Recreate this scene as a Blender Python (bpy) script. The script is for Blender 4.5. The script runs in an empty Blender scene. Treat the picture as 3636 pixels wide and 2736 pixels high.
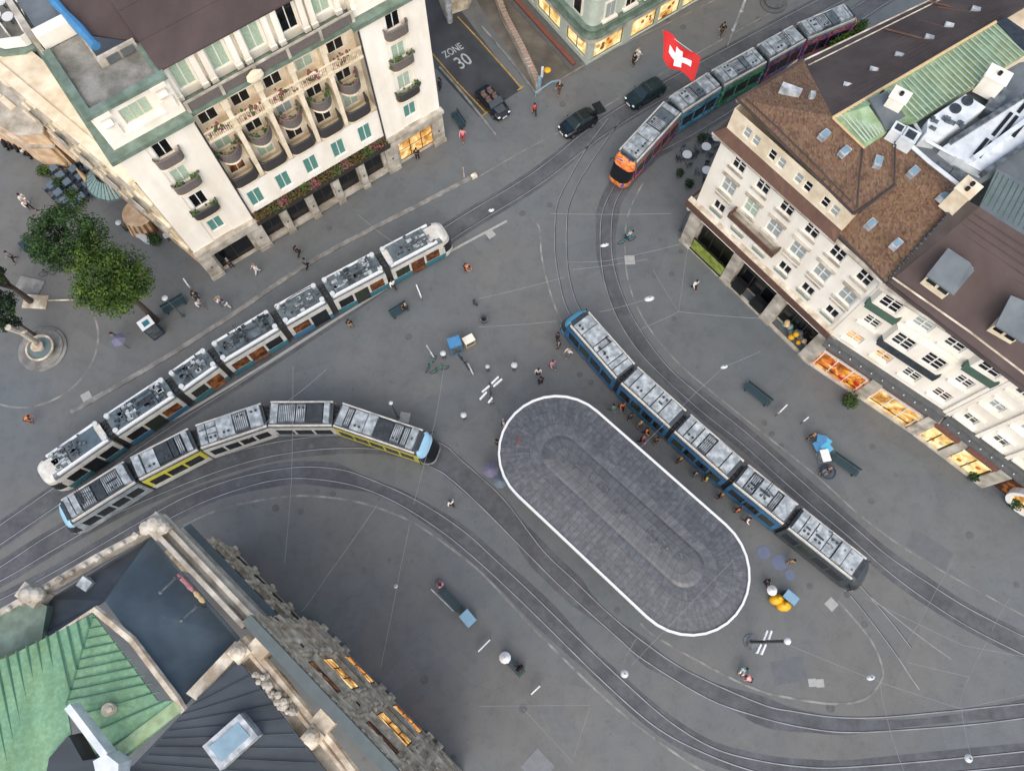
import bpy, math, random
from mathutils import Vector, Matrix
R = math.radians
random.seed(7)
SC = bpy.context.scene
COL = SC.collection

# ------------------------------------------------------------------ camera
F_PX, TILT, CAM_H = 2732.2, math.atan(902 / 2732.2), 58.8
cam_d = bpy.data.cameras.new("Camera")
cam = bpy.data.objects.new("Camera", cam_d)
COL.objects.link(cam)
cam.location = (0, 0, CAM_H)
cam.rotation_euler = (TILT, 0, 0)
cam_d.sensor_width = 36
cam_d.lens = F_PX / 3636 * 36
cam_d.clip_end = 1000
SC.camera = cam
# ------------------------------------------------------------------ sky, sun, exposure
SUN_EL = 50
w = bpy.data.worlds.new("World"); SC.world = w; w.use_nodes = True
nt = w.node_tree; nt.nodes.clear()
sk = nt.nodes.new("ShaderNodeTexSky"); sk.sky_type = 'NISHITA'; sk.sun_disc = False
sk.sun_elevation = R(SUN_EL); sk.sun_rotation = R(180); sk.air_density = 1.0; sk.dust_density = 3.0; sk.ozone_density = 1.0
bg = nt.nodes.new("ShaderNodeBackground"); bg.inputs[1].default_value = 0.15
wo = nt.nodes.new("ShaderNodeOutputWorld")
nt.links.new(sk.outputs[0], bg.inputs[0]); nt.links.new(bg.outputs[0], wo.inputs[0])
sd = bpy.data.lights.new("Sun", 'SUN'); sd.energy = 1.5; sd.angle = R(105); sd.color = (1.0, 0.94, 0.84)
so = bpy.data.objects.new("Sun", sd); COL.objects.link(so)
so.location = (0, -40, 60); so.rotation_euler = (R(90 - SUN_EL), 0, R(4))
SC.view_settings.view_transform = 'Standard'; SC.view_settings.look = 'None'
SC.view_settings.exposure = 0.5; SC.view_settings.gamma = 1.0
SC.view_settings.use_curve_mapping = False

# ------------------------------------------------------------------ survey helpers
CT, ST = math.cos(TILT), math.sin(TILT)
def G(px, py, z=0.0):
    """photo measurement -> plan position of a point known to stand at height z"""
    x = (px - 1818) / F_PX; y = -(py - 1368) / F_PX
    rx, ry, rz = x, y * CT + ST, y * ST - CT
    t = (CAM_H - z) / -rz
    return (rx * t, ry * t)
def G3(px, py, z=0.0):
    a = G(px, py, z); return (a[0], a[1], z)
def S(c):
    c = c.lstrip('#'); o = []
    for i in (0, 2, 4):
        v = int(c[i:i + 2], 16) / 255
        o.append(v / 12.92 if v <= .04045 else ((v + .055) / 1.055) ** 2.4)
    return (*o, 1)

# ------------------------------------------------------------------ materials
MATS = {}
def mat(name, col, rough=.7, var=.12, scale=3.0, metal=0.0, emit=None, es=0.0, col2=None, bump=0.0, detail=4.0, bscale=None, spec=.5):
    if name in MATS: return MATS[name]
    m = bpy.data.materials.new(name); m.use_nodes = True
    n = m.node_tree; b = n.nodes["Principled BSDF"]
    c = S(col) if isinstance(col, str) else (*col, 1)
    if col2 is None:
        lo = (*[max(0, v * (1 - var)) for v in c[:3]], 1); hi = (*[min(1, v * (1 + var)) for v in c[:3]], 1)
    else:
        lo = c; hi = S(col2) if isinstance(col2, str) else (*col2, 1)
    tc = n.nodes.new("ShaderNodeTexCoord")
    nz = n.nodes.new("ShaderNodeTexNoise"); nz.inputs["Scale"].default_value = scale; nz.inputs["Detail"].default_value = detail
    nz.inputs["Roughness"].default_value = .6
    cr = n.nodes.new("ShaderNodeValToRGB"); cr.color_ramp.elements[0].position = .3; cr.color_ramp.elements[1].position = .7
    cr.color_ramp.elements[0].color = lo; cr.color_ramp.elements[1].color = hi
    n.links.new(tc.outputs["Object"], nz.inputs["Vector"]); n.links.new(nz.outputs["Fac"], cr.inputs[0])
    n.links.new(cr.outputs[0], b.inputs["Base Color"])
    b.inputs["Roughness"].default_value = rough; b.inputs["Metallic"].default_value = metal
    b.inputs["Specular IOR Level"].default_value = spec
    if emit:
        b.inputs["Emission Color"].default_value = S(emit); b.inputs["Emission Strength"].default_value = es
    if bump:
        bn = n.nodes.new("ShaderNodeBump"); bn.inputs["Strength"].default_value = bump; bn.inputs["Distance"].default_value = .05
        nb = n.nodes.new("ShaderNodeTexNoise"); nb.inputs["Scale"].default_value = bscale or scale * 4; nb.inputs["Detail"].default_value = 6
        n.links.new(tc.outputs["Object"], nb.inputs["Vector"]); n.links.new(nb.outputs["Fac"], bn.inputs["Height"])
        n.links.new(bn.outputs[0], b.inputs["Normal"])
    MATS[name] = m
    return m
def noise_layer(m, dark, scale, amt, dim=.35, stretch=None, rot=0):
    """multiply an extra broad noise over the base colour (dirt, wear, patches)"""
    n = m.node_tree; b = n.nodes["Principled BSDF"]
    src = b.inputs["Base Color"].links[0].from_socket
    tc = n.nodes.new("ShaderNodeTexCoord"); mp = n.nodes.new("ShaderNodeMapping")
    if stretch: mp.inputs["Scale"].default_value = stretch
    mp.inputs["Rotation"].default_value = (0, 0, rot)
    nz = n.nodes.new("ShaderNodeTexNoise"); nz.inputs["Scale"].default_value = scale; nz.inputs["Detail"].default_value = 5
    cr = n.nodes.new("ShaderNodeValToRGB"); cr.color_ramp.elements[0].position = dim; cr.color_ramp.elements[1].position = dim + .3
    cr.color_ramp.elements[0].color = S(dark); cr.color_ramp.elements[1].color = (1, 1, 1, 1)
    mx = n.nodes.new("ShaderNodeMix"); mx.data_type = 'RGBA'; mx.blend_type = 'MULTIPLY'; mx.inputs[0].default_value = amt
    n.links.new(tc.outputs["Object"], mp.inputs[0]); n.links.new(mp.outputs[0], nz.inputs["Vector"])
    n.links.new(nz.outputs["Fac"], cr.inputs[0]); n.links.new(src, mx.inputs[6]); n.links.new(cr.outputs[0], mx.inputs[7])
    n.links.new(mx.outputs[2], b.inputs["Base Color"])
    return m
def tile_mat(name, cols, scale, rough=.8):
    """patchwork roof tiles: voronoi cells choosing among clay colours"""
    m = bpy.data.materials.new(name); m.use_nodes = True; n = m.node_tree; b = n.nodes["Principled BSDF"]
    tc = n.nodes.new("ShaderNodeTexCoord"); vo = n.nodes.new("ShaderNodeTexVoronoi"); vo.inputs["Scale"].default_value = scale
    mp = n.nodes.new("ShaderNodeMapping"); mp.inputs["Rotation"].default_value = (0, 0, R(49)); mp.inputs["Scale"].default_value = (1.0, .45, .6)
    nz = n.nodes.new("ShaderNodeTexNoise"); nz.inputs["Scale"].default_value = 1.1; nz.inputs["Detail"].default_value = 7
    ad = n.nodes.new("ShaderNodeMath"); ad.operation = 'MULTIPLY_ADD'; ad.inputs[1].default_value = .55
    mu = n.nodes.new("ShaderNodeMath"); mu.operation = 'MULTIPLY'; mu.inputs[1].default_value = .5
    cr = n.nodes.new("ShaderNodeValToRGB"); cr.color_ramp.interpolation = 'LINEAR'
    els = cr.color_ramp.elements
    while len(els) < len(cols): els.new(.5)
    for i, c in enumerate(cols):
        els[i].position = .12 + .76 * i / (len(cols) - 1); els[i].color = S(c)
    n.links.new(tc.outputs["Object"], mp.inputs[0]); n.links.new(mp.outputs[0], vo.inputs["Vector"]); n.links.new(tc.outputs["Object"], nz.inputs["Vector"])
    sp = n.nodes.new("ShaderNodeSeparateColor"); n.links.new(vo.outputs["Color"], sp.inputs[0])
    n.links.new(nz.outputs["Fac"], mu.inputs[0]); n.links.new(sp.outputs[0], ad.inputs[0]); n.links.new(mu.outputs[0], ad.inputs[2])
    n.links.new(ad.outputs[0], cr.inputs[0]); n.links.new(cr.outputs[0], b.inputs["Base Color"])
    bn = n.nodes.new("ShaderNodeBump"); bn.inputs["Strength"].default_value = .5; bn.inputs["Distance"].default_value = .04
    n.links.new(vo.outputs["Distance"], bn.inputs["Height"]); n.links.new(bn.outputs[0], b.inputs["Normal"])
    b.inputs["Roughness"].default_value = rough
    MATS[name] = m; return m
def sheet_mat(name, c1, c2, line, bw, bh, mortar=.03, rough=.45, rot=0, uv=False, metal=0.0, noise=.6, emit_c=None):
    """rows of sheets / panels with joints"""
    m = bpy.data.materials.new(name); m.use_nodes = True; n = m.node_tree; b = n.nodes["Principled BSDF"]
    tc = n.nodes.new("ShaderNodeTexCoord"); mp = n.nodes.new("ShaderNodeMapping"); mp.inputs["Rotation"].default_value = (0, 0, rot)
    br = n.nodes.new("ShaderNodeTexBrick"); br.inputs["Scale"].default_value = 1; br.inputs["Brick Width"].default_value = bw; br.inputs["Row Height"].default_value = bh
    br.inputs["Mortar Size"].default_value = mortar; br.inputs["Color1"].default_value = S(c1); br.inputs["Color2"].default_value = S(c2); br.inputs["Mortar"].default_value = S(line)
    br.offset = .0 if uv else .5
    nz = n.nodes.new("ShaderNodeTexNoise"); nz.inputs["Scale"].default_value = 1.3; nz.inputs["Detail"].default_value = 7; nz.inputs["Roughness"].default_value = .7
    cr = n.nodes.new("ShaderNodeValToRGB"); cr.color_ramp.elements[0].position = .3; cr.color_ramp.elements[1].position = .75
    cr.color_ramp.elements[0].color = (1 - noise, 1 - noise, 1 - noise, 1); cr.color_ramp.elements[1].color = (1, 1, 1, 1)
    mx = n.nodes.new("ShaderNodeMix"); mx.data_type = 'RGBA'; mx.blend_type = 'MULTIPLY'; mx.inputs[0].default_value = 1
    n.links.new(tc.outputs["UV" if uv else "Object"], mp.inputs[0]); n.links.new(mp.outputs[0], br.inputs["Vector"]); n.links.new(tc.outputs["Object"], nz.inputs["Vector"])
    n.links.new(nz.outputs["Fac"], cr.inputs[0]); n.links.new(br.outputs["Color"], mx.inputs[6]); n.links.new(cr.outputs[0], mx.inputs[7]); n.links.new(mx.outputs[2], b.inputs["Base Color"])
    b.inputs["Roughness"].default_value = rough; b.inputs["Metallic"].default_value = metal
    MATS[name] = m; return m

# ------------------------------------------------------------------ mesh builder
class MB:
    def __init__(s, frame=None):
        s.v = []; s.f = []; s.m = []; s.pc = []
        s.fr = frame  # (ox, oy, oz, angle)
        if frame: s.c, s.s = math.cos(frame[3]), math.sin(frame[3])
    def tr(s, p):
        if not s.fr: return tuple(p)
        return (s.fr[0] + p[0] * s.c - p[1] * s.s, s.fr[1] + p[0] * s.s + p[1] * s.c, s.fr[2] + p[2])
    def add(s, vs, fs, mi=0):
        b = len(s.v); s.pc.append((b, len(s.f), len(vs), len(fs))); s.v += [s.tr(p) for p in vs]
        for f in fs: s.f.append(tuple(b + i for i in f)); s.m.append(mi)
        return s
    def box(s, x0, x1, y0, y1, z0, z1, mi=0):
        return s.add([(x0, y0, z0), (x1, y0, z0), (x1, y1, z0), (x0, y1, z0), (x0, y0, z1), (x1, y0, z1), (x1, y1, z1), (x0, y1, z1)],
                     [(0, 3, 2, 1), (4, 5, 6, 7), (0, 1, 5, 4), (1, 2, 6, 5), (2, 3, 7, 6), (3, 0, 4, 7)], mi)
    def rbox(s, cx, cy, z0, z1, sx, sy, a=0, mi=0):
        c, n = math.cos(a), math.sin(a); P = []
        for z in (z0, z1):
            for dx, dy in ((-1, -1), (1, -1), (1, 1), (-1, 1)):
                X, Y = dx * sx / 2, dy * sy / 2; P.append((cx + X * c - Y * n, cy + X * n + Y * c, z))
        return s.add(P, [(0, 3, 2, 1), (4, 5, 6, 7), (0, 1, 5, 4), (1, 2, 6, 5), (2, 3, 7, 6), (3, 0, 4, 7)], mi)
    def poly(s, pts, mi=0): return s.add(pts, [tuple(range(len(pts)))], mi)
    def prism(s, pts, z0, z1, mi=0, mt=None):
        n = len(pts)
        if sum(pts[i][0] * pts[(i + 1) % n][1] - pts[(i + 1) % n][0] * pts[i][1] for i in range(n)) < 0: pts = pts[::-1]
        zt = z1 if callable(z1) else (lambda x, y: z1)
        s.add([(p[0], p[1], z0) for p in pts] + [(p[0], p[1], zt(p[0], p[1])) for p in pts],
              [(i, (i + 1) % n, n + (i + 1) % n, n + i) for i in range(n)] + [tuple(range(n))[::-1]], mi)
        s.add([(p[0], p[1], zt(p[0], p[1])) for p in pts], [tuple(range(n))], mi if mt is None else mt); return s
    def slab(s, pts, t=.15, mi=0):
        """sheet with 3-D corners given as (x, y, z), thickness t downwards"""
        n = len(pts)
        if sum(pts[i][0] * pts[(i + 1) % n][1] - pts[(i + 1) % n][0] * pts[i][1] for i in range(n)) < 0: pts = pts[::-1]
        return s.add([(p[0], p[1], p[2] - t) for p in pts] + list(pts),
                     [(i, (i + 1) % n, n + (i + 1) % n, n + i) for i in range(n)] + [tuple(range(n))[::-1], tuple(range(n, 2 * n))], mi)
    def tube(s, pts, r, n=6, mi=0, r2=None):
        rings = []; N = len(pts)
        for i, p in enumerate(pts):
            p = Vector(p); d = (Vector(pts[min(i + 1, N - 1)]) - Vector(pts[max(i - 1, 0)]))
            if d.length < 1e-6: d = Vector((0, 0, 1))
            d.normalize(); up = Vector((0, 0, 1)) if abs(d.z) < .9 else Vector((1, 0, 0))
            a = d.cross(up).normalized(); b = d.cross(a)
            rr = r if r2 is None else r + (r2 - r) * i / max(1, N - 1)
            if isinstance(r, (list, tuple)): rr = r[i]
            rings.append([tuple(p + a * math.cos(k * 2 * math.pi / n) * rr + b * math.sin(k * 2 * math.pi / n) * rr) for k in range(n)])
        vs = [q for g in rings for q in g]; fs = []
        for i in range(N - 1):
            for k in range(n): fs.append((i * n + k, (i + 1) * n + k, (i + 1) * n + (k + 1) % n, i * n + (k + 1) % n))
        fs += [tuple(range(n)), tuple(range((N - 1) * n, N * n))[::-1]]
        return s.add(vs, fs, mi)
    def cyl(s, x, y, z0, z1, r0, r1=None, n=14, mi=0):
        r1 = r0 if r1 is None else r1
        return s.lathe(x, y, [(r0, z0), (r1, z1)], n, mi, True)
    def lathe(s, x, y, prof, n=16, mi=0, cap=True, a0=0, sx=1, sy=1, rot=0):
        vs = []; fs = []; c_, s_ = math.cos(rot), math.sin(rot)
        for r, z in prof:
            for k in range(n):
                a = a0 + k * 2 * math.pi / n; X, Y = r * math.cos(a) * sx, r * math.sin(a) * sy
                vs.append((x + X * c_ - Y * s_, y + X * s_ + Y * c_, z))
        for i in range(len(prof) - 1):
            for k in range(n): fs.append((i * n + k, i * n + (k + 1) % n, (i + 1) * n + (k + 1) % n, (i + 1) * n + k))
        if cap:
            fs.append(tuple(range(n))[::-1]); fs.append(tuple(range((len(prof) - 1) * n, len(prof) * n)))
        return s.add(vs, fs, mi)
    def ball(s, c, r, mi=0, n=10, sc=(1, 1, 1)):
        pr = [(max(.001, math.sin(i * math.pi / (n // 2))) , math.cos(i * math.pi / (n // 2))) for i in range(n // 2 + 1)][::-1]
        vs = []; fs = []
        for q, z in pr:
            for k in range(n):
                a = k * 2 * math.pi / n; vs.append((c[0] + r * sc[0] * q * math.cos(a), c[1] + r * sc[1] * q * math.sin(a), c[2] + r * sc[2] * z))
        for i in range(len(pr) - 1):
            for k in range(n): fs.append((i * n + k, i * n + (k + 1) % n, (i + 1) * n + (k + 1) % n, (i + 1) * n + k))
        return s.add(vs, fs, mi)
    def ribbon(s, pts, wd, z, mi=0, off=0, h=0):
        """strip following a plan path; h>0 gives it real height"""
        L = []; Rr = []
        N = len(pts)
        for i in range(N):
            a = Vector(pts[max(i - 1, 0)][:2]); b = Vector(pts[min(i + 1, N - 1)][:2]); d = (b - a).normalized(); nn = Vector((-d.y, d.x)); p = Vector(pts[i][:2]) + nn * off
            L.append(p + nn * wd / 2); Rr.append(p - nn * wd / 2)
        vs = [(p.x, p.y, z + h) for p in Rr] + [(p.x, p.y, z + h) for p in L]
        fs = [(i, i + 1, N + i + 1, N + i) for i in range(N - 1)]
        if h:
            vs += [(p.x, p.y, z) for p in Rr] + [(p.x, p.y, z) for p in L]
            for i in range(N - 1): fs += [(2 * N + i, 2 * N + i + 1, i + 1, i), (N + i, N + i + 1, 3 * N + i + 1, 3 * N + i)]
            fs += [(0, N, 3 * N, 2 * N), (N - 1, 3 * N - 1, 4 * N - 1, 2 * N - 1)]
        return s.add(vs, fs, mi)
    def groups(s):
        """pieces that touch each other form one part"""
        B = []
        for vb, fb, nv, nf in s.pc:
            P = s.v[vb:vb + nv]; B.append([min(p[i] for p in P) - .025 for i in range(3)] + [max(p[i] for p in P) + .025 for i in range(3)])
        par = list(range(len(B)))
        def find(i):
            while par[i] != i: par[i] = par[par[i]]; i = par[i]
            return i
        for i in range(len(B)):
            a = B[i]
            for j in range(i):
                b = B[j]
                if a[0] < b[3] and b[0] < a[3] and a[1] < b[4] and b[1] < a[4] and a[2] < b[5] and b[2] < a[5]:
                    ri, rj = find(i), find(j)
                    if ri != rj: par[ri] = rj
        G_ = {}
        for i in range(len(B)): G_.setdefault(find(i), []).append(i)
        return list(G_.values())
    def build(s, name, mats, parent=None, smooth=False, org=None):
        if parent is not None and 1 < len(s.pc) < 420 and name not in NOSPLIT:
            gs = s.groups()
            if 1 < len(gs) <= 100:
                gs.sort(key=lambda g: -sum(s.pc[i][2] for i in g)); first = None
                for g in gs:
                    m = MB()
                    for i in g:
                        vb, fb, nv, nf = s.pc[i]; m.pc.append((len(m.v), len(m.f), nv, nf)); o = len(m.v) - vb
                        m.v += s.v[vb:vb + nv]; m.f += [tuple(q + o for q in f) for f in s.f[fb:fb + nf]]; m.m += s.m[fb:fb + nf]
                    ob = m.build1(name, mats, parent, smooth, org); first = first or ob
                return first
        return s.build1(name, mats, parent, smooth, org)
    def build1(s, name, mats, parent=None, smooth=False, org=None):
        me = bpy.data.meshes.new(name)
        o0 = Vector((0, 0, 0))
        if parent is not None and org is None: org = WORLD.get(parent.as_pointer(), (0, 0, 0))
        if org is not None: o0 = Vector(org)
        me.from_pydata([tuple(Vector(p) - o0) for p in s.v], [], s.f)
        if not isinstance(mats, (list, tuple)): mats = [mats]
        for m in mats: me.materials.append(MATS[m] if isinstance(m, str) else m)
        for p, mi in zip(me.polygons, s.m): p.material_index = mi; p.use_smooth = smooth
        me.update()
        o = bpy.data.objects.new(name, me); COL.objects.link(o)
        if parent is not None:
            o.parent = parent; WORLD[o.as_pointer()] = tuple(o0)
        elif org is not None: o.location = o0
        return o
WORLD = {}
NOSPLIT = {'crown', 'foliage', 'planting', 'railing', 'bellows', 'seat', 'backrest', 'seam', 'flashing', 'trunk', 'hair', 'body_section', 'window', 'sculpture_group'}
def tag(o, label, cat, group=None, kind=None):
    if label: o['label'] = label
    if cat: o['category'] = cat
    if group: o['group'] = group
    if kind: o['kind'] = kind
    return o
def thing(name, label, cat, loc=(0, 0, 0), group=None, rz=0):
    o = bpy.data.objects.new(name, None); COL.objects.link(o); o.location = loc; o.rotation_euler = (0, 0, rz); o.empty_display_size = .3
    WORLD[o.as_pointer()] = tuple(loc) if not rz else (0, 0, 0)
    return tag(o, label, cat, group)
def struct(name, mb, mats): return tag(mb.build(name, mats), None, None, None, 'structure')
def solo(name, mb, mats, label, cat, group=None, org=None, smooth=False): return tag(mb.build(name, mats, None, smooth, org), label, cat, group)
def dup(root, loc, rz=0, label=None, scale=None):
    r = root.copy(); COL.objects.link(r); r.location = loc; r.rotation_euler = (0, 0, rz)
    if label: r['label'] = label
    if scale: r.scale = (scale,) * 3
    for ch in list(root.children):
        c = ch.copy(); COL.objects.link(c); c.parent = r
        for g in list(ch.children):
            d = g.copy(); COL.objects.link(d); d.parent = c
    return r
def spline(pts, n=8):
    out = []; N = len(pts)
    if N < 3: return [tuple(p) for p in pts]
    for i in range(N - 1):
        p0 = Vector(pts[max(i - 1, 0)]); p1 = Vector(pts[i]); p2 = Vector(pts[i + 1]); p3 = Vector(pts[min(i + 2, N - 1)])
        for k in range(n):
            t = k / n
            out.append(tuple(.5 * ((2 * p1) + (-p0 + p2) * t + (2 * p0 - 5 * p1 + 4 * p2 - p3) * t * t + (-p0 + 3 * p1 - 3 * p2 + p3) * t ** 3)))
    out.append(tuple(pts[-1])); return out
def GS(pts, z=0, n=8): return spline([G(*p, z) for p in pts], n)

# palette
mat('stucco_white', '#f6f0e3', .85, .03, 1.2, bump=.1); noise_layer(MATS['stucco_white'], '#dcd4c6', .7, .5, .32, (1, 1, .25))
mat('stucco_cream', '#eee0c6', .85, .07, 1.5, bump=.1); noise_layer(MATS['stucco_cream'], '#c2b498', .9, .5, .34)
mat('stucco_peach', '#d9be9e', .85, .08, 1.2); noise_layer(MATS['stucco_peach'], '#c0a488', 1.2, .5, .36)
mat('stone_pale', '#c9c2b4', .85, .12, 2.0, bump=.25); noise_layer(MATS['stone_pale'], '#948c7e', .9, .7, .36)
mat('lead_trim', '#56605f', .6, .12, 2)
mat('stone_grey', '#e2d8c4', .85, .15, 2.5, bump=.4); noise_layer(MATS['stone_grey'], '#94806a', 1.1, .7, .38)
mat('stone_carved', '#e4d8c0', .9, .15, 5.0, bump=.5); noise_layer(MATS['stone_carved'], '#8f887a', 2.2, .7, .4)
mat('stone_dark', '#5a5c5c', .85, .2, 2.5)
mat('copper_pale', '#b9c2b4', .7, .08, 2.0)
mat('copper_trim', '#7a8c7e', .6, .15, 2.2); noise_layer(MATS['copper_trim'], '#707a60', 1.0, .5, .38)
mat('copper_green', '#83b294', .6, .1, .5, col2='#8fb68c'); noise_layer(MATS['copper_green'], '#bcc4b4', .9, .6, .4, (1, .3, 1), R(40)); noise_layer(MATS['copper_green'], '#b4bcb0', 5, .5, .42)
mat('copper_light', '#9cbc98', .6, .1, .7, col2='#a9b888'); noise_layer(MATS['copper_light'], '#a8b0a0', 1.8, .6, .4)
mat('copper_seam', '#4e7a60', .6, .1, 1)
mat('apron_green', '#42594c', .6, .15, 2)
mat('glass_dark', '#15181c', .12, .2, 3)
mat('glass_blue', '#7d98a6', .12, .15, 1.5)
mat('glass_teal', '#7c9a94', .18, .15, 3)
mat('curtain_teal', '#568a80', .5, .12, 6)
mat('curtain_pale', '#a9bca6', .6, .15, 6)
mat('curtain_grey', '#9ba5a2', .6, .12, 6)
mat('frame_white', '#eae7df', .6, .04, 3)
mat('frame_dark', '#34302c', .5, .1, 3)
mat('iron', '#6a625e', .6, .2, 8)
mat('iron_dark', '#3c3a3a', .5, .2, 8)
mat('plant', '#3c5a22', .8, .4, 9, bump=.6)
mat('flowers', '#6c4a2c', .9, .2, 7, col2='#5b6a2c', bump=.7); noise_layer(MATS['flowers'], '#8c4a40', 6, .7, .42)
mat('flowers_pink', '#80484e', .9, .4, 9)
mat('roof_maroon', '#564845', .75, .08, 1.5); noise_layer(MATS['roof_maroon'], '#b0a49c', .5, .5, .38, (1, .2, 1), R(35))
mat('roof_brown', '#4c4340', .8, .1, 1.5); noise_layer(MATS['roof_brown'], '#8c7c76', .35, .6, .36)
mat('roof_gravel', '#8f8d85', .9, .12, 6, bump=.4); noise_layer(MATS['roof_gravel'], '#7c7a68', .9, .6, .36)
mat('roof_sheet', '#71787b', .5, .08, 1.5); noise_layer(MATS['roof_sheet'], '#a8adb0', .6, .5, .4)
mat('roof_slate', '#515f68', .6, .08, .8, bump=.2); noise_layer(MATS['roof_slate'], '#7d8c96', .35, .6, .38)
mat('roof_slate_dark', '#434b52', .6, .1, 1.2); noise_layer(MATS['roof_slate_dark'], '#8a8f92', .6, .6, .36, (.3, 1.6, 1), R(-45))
tile_mat('roof_tile', ['#372a24', '#54402f', '#644a3a', '#705044', '#6c5838', '#7c6450', '#4c4438'], 11)
tile_mat('roof_tile_plain', ['#4e3930', '#5f4437', '#584036', '#6b4f42'], 3.2)
mat('metal_white', '#c9cdce', .45, .06, 2); noise_layer(MATS['metal_white'], '#7c8488', 1.9, .75, .38)
mat('plant_white', '#dfe3e4', .5, .05, 2); noise_layer(MATS['plant_white'], '#b4bcc0', 1.2, .5, .36)
mat('metal_grey', '#747b7f', .45, .14, 3, metal=.2); noise_layer(MATS['metal_grey'], '#6c7276', 2.2, .7, .4)
mat('metal_dark', '#3a4044', .45, .2, 4); noise_layer(MATS['metal_dark'], '#8a9296', 2, .6, .4)
mat('black', '#101113', .5, .3, 6)
mat('rail_steel', '#8e9092', .4, .3, .6, metal=.3)
mat('groove', '#26272a', .8, .2, 3)
mat('paint_white', '#c9ccca', .7, .1, 5); noise_layer(MATS['paint_white'], '#8a8e90', 3, .6, .42)
mat('paint_yellow', '#c8a44a', .7, .12, 4); noise_layer(MATS['paint_yellow'], '#8c7c50', 3, .6, .42)
mat('granite', '#93928e', .8, .12, 3); noise_layer(MATS['granite'], '#6e6e6e', 1.0, .6, .38)
mat('granite_bright', '#9fa09c', .8, .1, 3)
mat('wire_grey', '#858788', .5, .05, 3)
mat('wood', '#8a6238', .7, .25, 6)
mat('canvas_beige', '#cdb186', .8, .1, 4)
mat('white_plain', '#dfe0df', .5, .05, 3)
mat('blue_box', '#4580ac', .5, .1, 3)
mat('blue_pale', '#789db2', .4, .1, 3)
mat('navy', '#2b3c50', .6, .2, 5)
mat('terrace_table', '#5d7080', .5, .15, 5)
mat('bench_green', '#274048', .6, .2, 5)
mat('orange', '#d8742c', .5, .12, 3)
mat('yellow_bag', '#e0a81c', .5, .12, 5)
mat('red', '#c8201f', .7, .06, 3)
mat('cross_white', '#f0f0ee', .7, .03, 3)
mat('brick_red', '#74483c', .8, .15, 4)
mat('lit_warm', '#f0c878', .5, .3, 2.2, emit='#ffc266', es=.75); 
mat('lit_yellow', '#f0d890', .5, .2, 1.4, emit='#ffdf98', es=.8)
mat('lit_orange', '#e08a30', .5, .3, 3, emit='#ff9b38', es=.75)
mat('lit_lime', '#8c9c48', .5, .15, 2, emit='#a4b848', es=.3)
mat('lit_dim', '#a86a34', .6, .4, 3, emit='#c8702c', es=.28)
mat('globe', '#dcdedb', .4, .02, 2)
def vary_emission(name, c1, c2, scale, c3=None):
    """uneven light seen through the glass of a lit room or display"""
    m = MATS[name]; n = m.node_tree; b = n.nodes["Principled BSDF"]
    tc = n.nodes.new("ShaderNodeTexCoord"); nz = n.nodes.new("ShaderNodeTexNoise"); nz.inputs["Scale"].default_value = scale; nz.inputs["Detail"].default_value = 3; nz.inputs["Roughness"].default_value = .65; nz.inputs["Distortion"].default_value = .6
    cr = n.nodes.new("ShaderNodeValToRGB"); e = cr.color_ramp.elements; e.new(.5)
    e[0].position = .36; e[1].position = .5; e[2].position = .62; e[0].color = S(c1); e[1].color = S(c2); e[2].color = S(c3 or c2)
    n.links.new(tc.outputs["Object"], nz.inputs["Vector"]); n.links.new(nz.outputs["Fac"], cr.inputs[0]); n.links.new(cr.outputs[0], b.inputs["Emission Color"])
    b.inputs["Base Color"].links and n.links.remove(b.inputs["Base Color"].links[0]); b.inputs["Base Color"].default_value = (*[v * .25 for v in S(c2)[:3]], 1)
vary_emission('lit_warm', '#5a3418', '#d89c4c', .9, '#ffe4a8')
vary_emission('lit_yellow', '#b88a44', '#f0cc84', .7, '#fff0c4')
vary_emission('lit_orange', '#50200e', '#d0742c', .9, '#ffd27c')
vary_emission('lit_dim', '#140c0a', '#5a3018', 1.2, '#c87c3c')
vary_emission('lit_lime', '#5a6828', '#98a848', 1.6, '#b8c468')

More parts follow.
